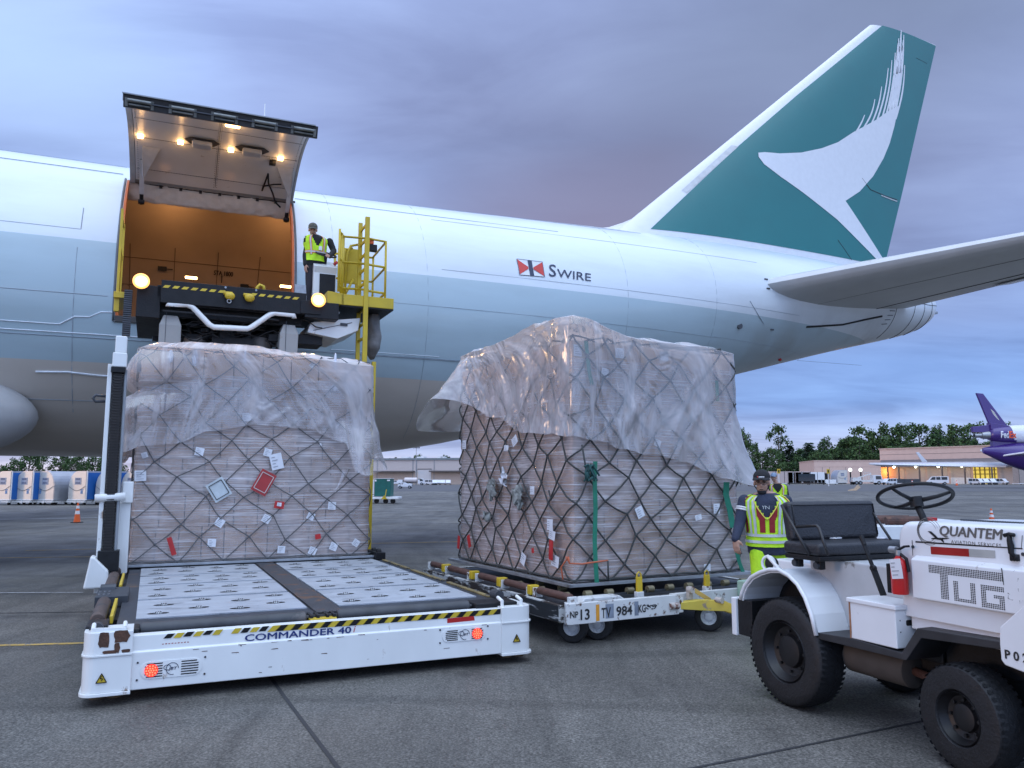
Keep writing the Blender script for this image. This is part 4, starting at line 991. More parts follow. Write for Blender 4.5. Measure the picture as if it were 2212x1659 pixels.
    b.build('bolt', M_steel, root)
    b = B(); b.tube([(1.90, YB+.2, 4.9), (1.90, YB+.2, 5.0), (1.94, YB+.2, 5.05), (2.0, YB+.2, 5.03), (2.02, YB+.2, 4.93)], .03, 8); b.build('hook', M_yellow, root, smooth=True)
    # white bumper pipe
    P = [LF.at(*zb(*q), 1, YB+.05) for q in ((540, 258), (540, 238), (680, 243), (720, 262), (845, 392), (880, 412), (1130, 425), (1165, 410), (1300, 318), (1335, 306), (1480, 320), (1480, 345))]
    b = B(); b.tube(P, .048, 14); b.build('bumper_pipe', wp, root, smooth=True)
    for x0, x1, lean in ((.36, .70, -.02), (2.30, 2.62, .10)):
        b = B(); M = Matrix.Translation((0, 0, 0))
        xa, xb = x0-.03, x1+.03
        for (a0, a1, z0, z1, d) in ((x0, x1, .5, 4.20, 0), ):
            k = lean
            vs = [(a0-k, YB+.10, z0), (a1-k, YB+.10, z0), (a1-k, YB+.55, z0), (a0-k, YB+.55, z0), (a0, YB+.10, z1), (a1, YB+.10, z1), (a1, YB+.55, z1), (a0, YB+.55, z1), (a0+.06, YB+.14, z1+.17), (a1-.06, YB+.14, z1+.17), (a1-.06, YB+.5, z1+.17), (a0+.06, YB+.5, z1+.17)]
            b.add(vs, [(0, 3, 2, 1), (0, 1, 5, 4), (1, 2, 6, 5), (2, 3, 7, 6), (3, 0, 4, 7), (4, 5, 9, 8), (5, 6, 10, 9), (6, 7, 11, 10), (7, 4, 8, 11), (8, 9, 10, 11)])
        lg = b.build('lift_leg', mat('leg_beige', (.28, .275, .26), .45, var=.06, scale=3, dirt=(.22, .2, .17), damt=.2), root, bevel=.015)
        b = B(); b.bar((x0+.1, YB+.098, 4.42), (x0+.1, YB+.098, 3.4), .008); b.build('leg_seam', M_dark, lg)
    # work lamps
    wl = mat('work_lamp_glass', (1, .8, .5), .3, emit=(1, .56, .14), es=6)
    hs = mat('work_lamp_halo', (.8, .45, .15), .5, emit=(1, .42, .10), es=2.2)
    for x, y in ((305, 607), (688, 648)):
        p = LF.at(x, y, 1, YB-.10)
        b = B(); b.cyl(p+Vector((0, .02, 0)), p+Vector((0, .14, 0)),   .11, .06, n=20); b.tube([p+Vector((0, .1, 0)), p+Vector((0, .14, -.12))], .02, 6); h = b.build('work_lamp', M_black, root)
        b = B(); b.lathe([(.098, 0), (.125, -.005), (.128, .01), (.10, .03)], 24, Matrix.Translation(p+Vector((0, .012, 0))) @ Matrix.Rotation(R(90), 4, 'X')); b.build('lamp_halo_ring', hs, h, smooth=True)  # glowing ring added to imitate the halo round the lamp
        b = B(); b.cyl(p+Vector((0, .02, 0)), p+Vector((0, 0, 0)), .098, .088, n=24); b.build('lamp_glass', wl, h)
        ld = bpy.data.lights.new('work_lamp_light', 'SPOT'); ld.energy = 60; ld.color = (1, .6, .28); ld.spot_size = R(120); ld.spot_blend = .8; ld.shadow_soft_size = .09
        lo = bpy.data.objects.new('work_lamp_light', ld); COL.objects.link(lo); lo.parent = root; lo.location = p+Vector((0, -.08, 0)); lo.rotation_euler = (R(-50), 0, 0)
    # left yellow guard
    g = [LF.at(x, y, 1, YB+.4) for x, y in ((271, 448), (281, 452), (276, 600), (263, 640))]
    b = B(); x0 = g[0].x
    b.box(x0-.06, x0-.02, YB+.3, YB+.36, 4.7, 6.15); b.box(x0-.06, x0-.02, YB+1.2, YB+1.26, 4.7, 6.15); b.box(x0-.055, x0-.03, YB+.36, YB+1.2, 6.08, 6.15); b.box(x0-.055, x0-.03, YB+.36, YB+1.2, 5.5, 5.56); b.box(x0-.05, x0-.035, YB+.42, YB+1.1, 4.9, 5.5)
    b.box(x0-.09, x0+.10, YB+.25, YB+1.3, 4.62, 4.72); b.box(x0-.08, x0, YB+.3, YB+.4, 4.4, 4.62); b.build('left_guard', M_yellow, root, bevel=.004)
    b = B()
    for k in range(22): b.cbox((x0+.13, YB+.2, 4.78-k*.035-.05), (.12, .10, .025))
    b.build('cable_chain', M_dark, root)
    # ladder: two rails one behind the other, as seen side-on
    yw = mat('ladder_yellow', (.50, .36, .015), .45, var=.08, scale=5, dirt=(.25, .16, .04), damt=.12, dscale=8)
    XL = 3.80
    r0 = [LF.at(*z4(*q), 0, XL) for q in ((885, 80), (822, 1570))]; r1 = [LF.at(*z4(*q), 0, XL) for q in ((812, 150), (755, 1500))]
    b = B(); ym0, ym1 = (r0[0].y+r0[1].y)/2, (r1[0].y+r1[1].y)/2
    b.bar((XL, ym0, r0[0].z), (XL, ym0, 3.75), .05, .085); b.bar((XL-.01, ym1, r1[0].z), (XL-.01, ym1, 3.75), .05, .075); b.build('ladder_rail', yw, root, bevel=.005)
    b = B()
    for y in (165, 330, 482, 645, 803, 1095, 1250, 1410):
        p = LF.at(*z4(850, y), 1, ym0)
        z = p.z; b.bar((XL, ym0, z), (XL, ym1, z), .03, .045)
    b.build('ladder_rung', yw, root)
    b = B(); XR = LF.at(801, 980, 1, ym0+.1).x
    b.bar((XR+.02, ym0+.1, 3.80), (XR+.0, ym0+.1, .35), .05, .075); b.bar((XR+.02, ym1+.1, 3.7), (XR, ym1+.1, .35), .05, .07)
    for k in range(11): b.bar((XR+.01, ym0+.1, .6+k*.3), (XR+.01, ym1+.1, .6+k*.3), .03)
    b.build('lower_ladder', yw, root, bevel=.004)
    # operator's walkway with cage
    b = B(); xa, xc = 3.35, 4.33; b.box(xa, xc, 7.35, 8.75, 4.80, 5.0); b.prism([(3.10, 4.80), (3.10, 5.03), (3.4, 5.0), (3.4, 4.80)], lambda a, c, s: Vector((a, 7.35+s*.6, c))); b.build('walkway', yw, root, bevel=.006)
    b = B(); b.box(xa, xc, 7.36, 8.74, 4.775, 4.795); b.build('walkway_underside', M_black, root)
    def rails(pts_list, r=.022):
        bb = B()
        for P in pts_list: bb.tube(P, r, 8)
        return bb
    zt, zm, zl = 6.22, 5.78, 5.28
    A_ = (3.30, 7.35); C_ = (3.40, 7.9); D_ = (4.22, 7.55); E_ = (4.22, 8.6)
    q = []
    for z in (6.20, 5.70, 5.20): q.append([(3.28, 7.30, z-.06), (3.45, 7.75, z), (3.95, 7.75, z+.02)])
    for x, y in ((3.28, 7.30), (3.37, 7.52), (3.45, 7.75), (3.47, 8.6)): q.append([(x, y, 5.02), (x, y, 6.19)])
    for z in (6.12, 5.62, 5.12): q.append([(3.82, 7.42, z), (4.20, 7.5, z), (4.24, 8.6, z)])
    for x, y in ((4.20, 7.5), (4.24, 8.6), (3.9, 8.6)): q.append([(x, y, 4.95), (x, y, 6.12)])
    for z in (6.1, 5.6): q.append([(3.47, 8.6, z), (4.24, 8.6, z)])
    rails(q).build('guard_rail', yw, root, smooth=True)
    rails([[(3.52, 7.9, 5.0), (3.56, 7.9, 5.9), (3.62, 7.9, 6.08), (3.75, 7.9, 6.12)], [(3.5, 8.1, 5.0), (3.56, 8.1, 6.05), (3.7, 8.1, 6.1)], [(3.5, 7.95, 5.05), (3.75, 8.2, 5.5)]], .025).build('seat_hoop', yw, root, smooth=True)
    b = B(); b.box(3.45, 3.86, 8.2, 8.25, 5.42, 6.12); b.build('back_panel', yw, root, bevel=.01)
    b = B(); p = LF.at(*z4(925, 440), 1, 7.5); b.cbox(p, (.15, .1, .13)); b.build('lamp_housing', M_black, root, bevel=.01)
    b = B(); b.cbox(p+Vector((-.03, -.0, .12)), (.08, .09, .10)); b.build('amber_lamp', M_orange, root, bevel=.01)
    # bottom trays under the walkway
    b = B(); b.prism([(2.85, 4.46), (3.30, 4.55), (3.75, 4.62), (3.72, 4.38), (3.34, 4.20), (2.80, 4.28)], lambda a, c, s: Vector((a, YB+.25+s*1.1, c))); b.build('battery_tray', wp, root, bevel=.01)
    b = B(); b.cbox((3.45, YB+.235, 4.47), (.13, .02, .05)); b.bar((2.9, YB+.24, 4.32), (3.6, YB+.24, 4.52), .01); b.build('tray_slot', M_dark, root)
    b = B(); b.box(2.66, 3.1, YB+.4, YB+.9, 4.08, 4.26); b.box(2.7, 3.3, YB-.0, YB+.3, 4.5, 4.8); b.build('hydraulic_box', M_black, root, bevel=.01)
    # tarpaulin bag
    tb = B(); vs = []; NA, NB = 20, 16
    for j in range(NB+1):
        t = j/NB; r = .26*math.sin(math.pi*min(1, t*.92+.08))**.6*(1 if t < .8 else 1)
        r = (.20+.10*math.sin(math.pi*t*.9))*(1-max(0, t-.75)*2.8)
        for k in range(NA):
            a = 2*math.pi*k/NA; d = 1+.18*nz(math.cos(a)*1.5, math.sin(a)*1.5, t*3)
            vs.append((4.10+r*.55*d*math.cos(a)+.02*nz(a, t*4), 8.0+r*d*math.sin(a), 4.78-t*.85))
    tb.add(vs, [(j*NA+k, j*NA+(k+1) % NA, (j+1)*NA+(k+1) % NA, (j+1)*NA+k) for j in range(NB) for k in range(NA)]+[tuple(range(NB*NA, NB*NA+NA))]); tb.build('rolled_tarp', mat('grey_tarpaulin', (.16, .155, .15), .6, var=.2, bump=.5), root, smooth=True)
    # console with steering wheel
    b = B(); cx0, cx1 = 2.84, 3.26
    b.prism([(7.85, 4.75), (7.85, 5.48), (7.80, 5.60), (8.20, 5.80), (8.30, 5.74), (8.25, 4.75)], lambda a, c, s: Vector((2.93+s*.42, a, c))); co = b.build('control_console', wp, root, bevel=.012)
    b = B(); b.box(3.04, 3.33, 7.835, 7.849, 4.78, 5.46); b.build('console_opening', M_black, co)
    b = B(); b.cbox((3.15, 7.83, 4.98), (.05, .01, .06)); b.cbox((3.22, 7.83, 4.97), (.035, .01, .05)); b.build('console_label', M_reflect, co)
    b = B(); c = Vector((3.16, 7.92, 5.86)); n3 = Vector((.12, -.5, 1)).normalized(); e1 = n3.orthogonal().normalized(); e2 = n3.cross(e1)
    ring = [c+(e1*math.cos(2*math.pi*k/28)+e2*math.sin(2*math.pi*k/28))*.19 for k in range(28)]
    b.tube(ring, .016, 8, closed=True)
    for k in (2, 11, 20): b.tube([c, ring[k]], .012, 6)
    b.tube([c, c-Vector((-.0, -.1, .22))], .03, 8); b.build('steering_wheel', M_black, co, smooth=True)
    b = B(); b.tube([(3.30, 7.86, 5.66), (3.36, 7.84, 5.72)], .03, 8); b.build('joystick', M_red, co, smooth=True)
    b = B(); b.box(2.62, 2.84, 8.0, 8.02, 4.8, 5.25); b.box(2.50, 3.4, 7.7, 9.4, 4.70, 4.74); b.build('operator_floor', M_steel, root)
    # rear rollers of the bridge
    for k in range(6): 
        b = B(); b.cyl((.45, YB+.35+k*.45, 4.88), (2.62, YB+.35+k*.45, 4.88), .03, n=12); b.build('bridge_roller', M_steel, root)
    for x, y in ((.5, .9), (3.1, .9), (.5, 9.2), (3.1, 9.2)):
        b = B(); b.cyl((x-.1, y+.3, .2), (x+.1, y+.3, .2), .2, n=20); b.build('wheel', M_rubber, root, bevel=.02)
loader()
# ================================================================== netted and wrapped loads
M_card = [mat('cardboard', (.54, .375, .275), .75, var=.08, scale=3, bump=.1), mat('cardboard_pale', (.58, .42, .32), .75, var=.08, scale=3, bump=.1), mat('cardboard_dark', (.46, .32, .23), .75, var=.1, scale=3, bump=.1)]
M_rope = mat('net_rope', (.045, .048, .046), .8, var=.3, scale=40)
M_alu = mat('pallet_aluminium', (.36, .38, .40), .42, metal=.7, var=.2, scale=8, dirt=(.2, .2, .2), damt=.3)
M_green = mat('green_strap', (.01, .17, .10), .6, var=.15, scale=20)
def film_mat(name, base_f, streak, rough, col=(.72, .73, .78), stretch=(1.2, 1.2, 60), bump=.5, ramp=(.42, .66), facing=0., uv=False):
    m = bpy.data.materials.new(name); m.use_nodes = True; nt = m.node_tree; N = nt.nodes; L = nt.links; N.clear()
    out = N.new('ShaderNodeOutputMaterial'); tr = N.new('ShaderNodeBsdfTransparent'); tr.inputs[0].default_value = (.97, .96, .96, 1)
    p = N.new('ShaderNodeBsdfDiffuse'); p.inputs[0].default_value = (*col, 1); gl = N.new('ShaderNodeBsdfGlossy'); gl.inputs[0].default_value = (.95, .95, .95, 1); gl.inputs['Roughness'].default_value = rough
    tl = N.new('ShaderNodeBsdfTranslucent'); tl.inputs[0].default_value = (*col, 1)
    a = N.new('ShaderNodeMixShader'); a.inputs[0].default_value = .35; L.new(p.outputs[0], a.inputs[1]); L.new(tl.outputs[0], a.inputs[2])
    tc = N.new('ShaderNodeTexCoord'); mp = N.new('ShaderNodeMapping'); mp.inputs['Scale'].default_value = stretch; L.new(tc.outputs['UV' if uv else 'Object'], mp.inputs[0])
    n = N.new('ShaderNodeTexNoise'); n.inputs['Scale'].default_value = 1; n.inputs['Detail'].default_value = 5; n.inputs['Roughness'].default_value = .6; n.inputs['Distortion'].default_value = .3; L.new(mp.outputs[0], n.inputs['Vector'])
    r = N.new('ShaderNodeMapRange'); r.inputs[1].default_value = ramp[0]; r.inputs[2].default_value = ramp[1]; r.inputs[3].default_value = 0; r.inputs[4].default_value = streak; L.new(n.outputs[0], r.inputs[0])
    n2 = N.new('ShaderNodeTexNoise'); n2.inputs['Scale'].default_value = 1.6; n2.inputs['Detail'].default_value = 4; L.new(tc.outputs['Object'], n2.inputs['Vector'])
    r2 = N.new('ShaderNodeMapRange'); r2.inputs[1].default_value = .35; r2.inputs[2].default_value = .7; r2.inputs[3].default_value = base_f*.6; r2.inputs[4].default_value = base_f*1.7; L.new(n2.outputs[0], r2.inputs[0])
    ad = N.new('ShaderNodeMath'); L.new(r.outputs[0], ad.inputs[0]); L.new(r2.outputs[0], ad.inputs[1])
    lw = N.new('ShaderNodeLayerWeight'); lw.inputs[0].default_value = .35
    ml = N.new('ShaderNodeMath'); ml.operation = 'MULTIPLY_ADD'; ml.inputs[1].default_value = facing; L.new(lw.outputs['Facing'], ml.inputs[0]); L.new(ad.outputs[0], ml.inputs[2])
    cl = N.new('ShaderNodeMath'); cl.operation = 'MINIMUM'; cl.inputs[1].default_value = .96; L.new(ml.outputs[0], cl.inputs[0])
    mx = N.new('ShaderNodeMixShader'); L.new(cl.outputs[0], mx.inputs[0]); L.new(tr.outputs[0], mx.inputs[1]); L.new(a.outputs[0], mx.inputs[2])
    bp = N.new('ShaderNodeBump'); bp.inputs['Strength'].default_value = bump; bp.inputs['Distance'].default_value = .01; L.new(n.outputs[0], bp.inputs['Height']); vo = N.new('ShaderNodeTexVoronoi'); vo.feature = 'DISTANCE_TO_EDGE'; vo.inputs['Scale'].default_value = 2.0 if uv else 4.5; dm = N.new('ShaderNodeMix'); dm.data_type = 'RGBA'; dm.inputs[0].default_value = .12
    L.new(mp.outputs[0] if uv else tc.outputs['Object'], dm.inputs[6]); L.new(n2.outputs[1], dm.inputs[7]); L.new(dm.outputs[2], vo.inputs['Vector'])
    vr = N.new('ShaderNodeMapRange'); vr.inputs[1].default_value = 0; vr.inputs[2].default_value = .25; L.new(vo.outputs['Distance'], vr.inputs[0])
    bp2 = N.new('ShaderNodeBump'); bp2.inputs['Strength'].default_value = .55; bp2.inputs['Distance'].default_value = .02; L.new(vr.outputs[0], bp2.inputs['Height']); L.new(bp.outputs[0], bp2.inputs['Normal'])
    L.new(bp2.outputs[0], gl.inputs['Normal']); L.new(bp.outputs[0], p.inputs['Normal'])
    fr = N.new('ShaderNodeFresnel'); fr.inputs[0].default_value = 1.5; L.new(bp2.outputs[0], fr.inputs['Normal'])
    fm = N.new('ShaderNodeMath'); fm.operation = 'MULTIPLY_ADD'; fm.inputs[1].default_value = .85; fm.inputs[2].default_value = .03; fm.use_clamp = True; L.new(fr.outputs[0], fm.inputs[0])
    m2 = N.new('ShaderNodeMixShader'); L.new(fm.outputs[0], m2.inputs[0]); L.new(mx.outputs[0], m2.inputs[1]); L.new(gl.outputs[0], m2.inputs[2])
    L.new(m2.outputs[0], out.inputs[0]); return m
M_film = film_mat('stretch_film', .25, .75, .12, col=(.88, .87, .90), stretch=(1.0, 1.0, 48), ramp=(.50, .72), bump=1.)
M_cover = film_mat('plastic_cover', .15, .42, .15, col=(.97, .95, .97), stretch=(2.6, .7, 1), bump=.45, ramp=(.48, .72), facing=.40, uv=True)

class Box:
    """unfolded perimeter of a load: p runs along the front (x0..x1), then round"""
    def __init__(s, x0, x1, y0, y1): s.x0, s.x1, s.y0, s.y1 = x0, x1, y0, y1; s.W = x1-x0; s.D = y1-y0; s.P = 2*(s.W+s.D)
    def pt(s, p, off=0., r=.06):
        p = p % s.P
        segs = [(s.W, (s.x0, s.y0), (1, 0), (0, -1)), (s.D, (s.x1, s.y0), (0, 1), (1, 0)), (s.W, (s.x1, s.y1), (-1, 0), (0, 1)), (s.D, (s.x0, s.y1), (0, -1), (-1, 0))]
        for i, (l, o, d, n) in enumerate(segs):
            if p <= l or i == 3:
                nn = Vector(n); e = 0
                if p < r: q = segs[i-1][3]; w = .5*(1-p/r); nn = (Vector(n)*(1-w)+Vector(q)*w).normalized(); e = r*.3*(1-p/r)
                elif l-p < r: q = segs[(i+1) % 4][3]; w = .5*(1-(l-p)/r); nn = (Vector(n)*(1-w)+Vector(q)*w).normalized(); e = r*.3*(1-(l-p)/r)
                b = Vector((o[0]+d[0]*p, o[1]+d[1]*p)); v = b+nn*(off-e); return v, nn
            p -= l
def cartons(root, bx, z0, rows, rs, cols_f, cols_s, lean=lambda x, y, z: 0, face_left=True, depth=.6):
    n = 0; z = z0
    for ri, h in enumerate(rows):
        def put(x0, x1, y0, y1, zt):
            nonlocal n
            j = rs.uniform(-.012, .012); b = B(); g = .007
            b.m = 0; b.box(x0+g, x1-g, y0+g+j, y1-g+j, z+.001, zt-.004)
            b.m = 1                                # tape along the lid
            if n % 3 == 0: xm = (x0+x1)/2; b.box(x0+.02, x1-.02, y0+j-.0+g-.0015, y0+g+j+.0, zt-.05, zt-.047)
            b.build('carton', [M_card[rs.choice((0, 0, 1, 2))], M_card[2]], root, fix=False); n += 1
        cf = cols_f[ri % len(cols_f)]; w = bx.W/cf
        for i in range(cf): put(bx.x0+i*w, bx.x0+(i+1)*w, bx.y0, bx.y0+depth, z+h)
        cs = cols_s[ri % len(cols_s)]; l = (bx.D-depth)/cs
        for i in range(cs): put(bx.x0, bx.x0+min(depth, 1.0), bx.y0+depth+i*l, bx.y0+depth+(i+1)*l, z+h)
        put(bx.x0+depth, bx.x1, bx.y0+depth, bx.y1, z+h)
        z += h
    return z
def film(root, bx, z0, z1, rs, amp=.012, seed=0):
    b = B(); NP, NZ_ = 220, 60; vs = []
    for j in range(NZ_+1):
        z = z0+(z1-z0)*j/NZ_
        for i in range(NP):
            p = bx.P*i/NP; off = .022+amp*nz(p*2.2+seed, z*9)+amp*.8*nz(p*6, z*22, seed)
            v, n = bx.pt(p, off); vs.append((v.x, v.y, z))
    b.add(vs, [(j*NP+i, j*NP+(i+1) % NP, (j+1)*NP+(i+1) % NP, (j+1)*NP+i) for j in range(NZ_) for i in range(NP)])
    return b.build('stretch_wrap', M_film, root, smooth=True)
def net(root, bx, z0, z1, pu, pz, r, seed, jit=.05, off=.045, topin=.7, mrope=None):
    """rhomb net: lattice of jittered knots on the unfolded sides, folding over the top edge"""
    rs = random.Random(seed); b = B(); mr = mrope or M_rope; NU = int(round(bx.P/pu))*2; du = bx.P/NU; NZ_ = int((z1-z0+topin)/(pz/2))
    kn = {}
    for i in range(NU):
        for j in range(NZ_+1):
            if (i+j) % 2 == 0:
                pull = .0 if j else 0
                kn[(i, j)] = (i*du+(rs.uniform(-jit, jit) if j else 0), z0+j*pz/2+(rs.uniform(-jit, jit)*.9 if j else 0)+.0)
    def P3(p, q):
        o = off+.012*nz(p*3, q*3, seed)
        if q <= z1: v, n = bx.pt(p, o); return Vector((v.x, v.y, q))
        v, n = bx.pt(p, o); c = Vector(((bx.x0+bx.x1)/2, (bx.y0+bx.y1)/2)); d = (q-z1); t = min(.98, d/ (min(bx.W, bx.D)/2))
        w = v.lerp(c, t*.9); return Vector((w.x, w.y, z1+off))
    done = 0
    for (i, j), (p, z) in kn.items():
        for di in (-1, 1):
            k = ((i+di) % NU, j+1)
            if k in kn:
                p2, z2 = kn[k]
                if i+di >= NU: p2 += bx.P
                if i+di < 0: p2 -= bx.P
                sg = rs.uniform(-.008, .008)
                path = [P3(p+(p2-p)*t/6+0*sg, z+(z2-z)*t/6-(.008+sg)*math.sin(math.pi*t/6)) for t in range(7)]
                b.tube(path, r, 5, cap=False); done += 1
    for (i, j), (p, z) in kn.items():
        if j: b.ell(P3(p, z), (r*1.9, r*1.9, r*1.7), 6, 4)
    # lower border rope
    b.tube([P3(bx.P*k/160, z0+.02+.012*nz(k*.3, seed)) for k in range(160)], r*1.1, 5, closed=True)
    return b.build('cargo_net', mr, root, smooth=True)
def cover(root, bx, ztop, hem, offs, seed, NP=420, NV=110, R0=.16, fold=.05, extra=None):
    """loose plastic sheet over the top, hanging to hem(p); folds deepen downwards"""
    b = B(); vs = []; c = Vector(((bx.x0+bx.x1)/2, (bx.y0+bx.y1)/2)); NT = 26
    for i in range(NP):
        p = bx.P*i/NP; v0, n0 = bx.pt(p, .0, .12); zt = ztop(v0.x, v0.y); h = hem(p)
        for j in range(NT):                # from the middle of the top out to the rim
            t = j/NT; e = min(1, t*1.0); q = c.lerp(v0, e)
            zz = ztop(q.x, q.y)+R0*.55+.030*nz(q.x*2.5+seed, q.y*2.5)+.018*nz(q.x*7, q.y*7, seed)-R0*max(0, (e-.86)/.14)**2*.7
            vs.append((q.x, q.y, zz))
        for j in range(NV+1):
            t = j/NV; z = zt-R0*.12-(zt-R0*.12-h)*t; g = min(1, t*1.6)
            # slanting folds running down from the corners and the rim
            f1 = nz(p*2.1+t*1.3+seed, t*.9); f2 = nz(p*5.5-t*2.3, t*1.1+seed, 4); f3 = nz(p*13+t*4, t*2, seed)
            dg = min(p, bx.P-p, abs(p-bx.W), abs(p-bx.W-bx.D), abs(p-bx.P+bx.D)); f4 = nz((dg*5)/(t+.25)+seed*3, p*.2)
            ridge = (1-abs(f1)*2.6)*.45+(1-abs(f2)*3)*.3+(1-abs(f4)*3.2)*.18
            off = .055+offs(p, t)+fold*(g*.8+.2)*ridge+.012*f3*g+.05*max(0, t-.8)*nz(p*3.3, seed)
            off = max(off, .072)
            k = min(1, (t*(zt-h))/R0); off2 = max(.066, off*(.45+.55*math.sqrt(k)))
            v, n = bx.pt(p, off2, .14); zz = z+.02*nz(p*4, t*5, seed)
            if extra: v, zz = extra(p, t, v, zz)
            vs.append((v.x, v.y, zz))
    m = NT+NV+1
    b.add(vs, [(i*m+j, i*m+j+1, ((i+1) % NP)*m+j+1, ((i+1) % NP)*m+j) for i in range(NP) for j in range(m-1)])
    o = b.build('plastic_cover', M_cover, root, smooth=True, fix=False)
    uvl = o.data.uv_layers.new(name='sheet'); buf = []
    for l in o.data.loops:
        i, j = divmod(l.vertex_index, m); p = bx.P*i/NP; t = (j-NT)/NV
        dg = min(p, bx.P-p, abs(p-bx.W), abs(p-bx.W-bx.D), abs(p-bx.P+bx.D))
        buf += [p*1.1+.35*t*math.sin(p*1.9)+.3*nz(p*.9, t*1.2)+.35*dg/(max(t, 0)+.5), t*1.5]
    uvl.data.foreach_set('uv', buf)
    return o
M_label = mat('label_paper', (.68, .69, .72), .5, var=.04)
M_ink = mat('label_ink', (.30, .31, .34), .6)
def note(root, P, ux, uz, w, h, ang=0, m=M_label, name='paper_label', ink=True, nrm=None, frame=None):
    """a small sheet of paper or plastic at P spanned by unit vectors ux, uz"""
    c, s = math.cos(R(ang)), math.sin(R(ang)); a = ux*c+uz*s; d = uz*c-ux*s; n = ux.cross(uz).normalized()
    if nrm is not None: n = nrm
    b = B(); NX = 3; vs = [P+a*(w*(i/NX-.5))+d*(h*(j/NX-.5))+n*(.004*nz(i*3.1+P.x*7, j*2.7+P.z*5)) for j in range(NX+1) for i in range(NX+1)]
    vs2 = [v-n*.0015 for v in vs]; k = len(vs)
    fs = [(j*(NX+1)+i, j*(NX+1)+i+1, (j+1)*(NX+1)+i+1, (j+1)*(NX+1)+i) for j in range(NX) for i in range(NX)]
    b.m = 0; b.add(vs+vs2, fs+[tuple(k+q for q in f[::-1]) for f in fs])
    b.m = 1
    if ink:
        rs = random.Random(int(P.x*991+P.z*77))
        for q in range(4):
            y = .32-.2*q; x0 = -.36; x1 = x0+rs.uniform(.25, .7)
            b.quad(P+a*(w*x0)+d*(h*y)+n*.006, P+a*(w*x1)+d*(h*y)+n*.006, P+a*(w*x1)+d*(h*(y-.05))+n*.006, P+a*(w*x0)+d*(h*(y-.05))+n*.006)
    if frame is not None:
        for (x0, y0, x1, y1) in ((-.38, -.38, .38, -.38), (.38, -.38, .38, .38), (.38, .38, -.38, .38), (-.38, .38, -.38, -.38)):
            b.bar(P+a*(w*x0)+d*(h*y0)+n*.006, P+a*(w*x1)+d*(h*y1)+n*.006, .008)
    return b.build(name, [m, frame or M_ink], root, fix=False)
def smooth_interp(pts):
    def f(p):
        if p <= pts[0][0]: return pts[0][1]
        for (a, va), (c, vc) in zip(pts, pts[1:]):
            if p <= c: t = (p-a)/(c-a); t = t*t*(3-2*t); return va+(vc-va)*t
        return pts[-1][1]
    return f
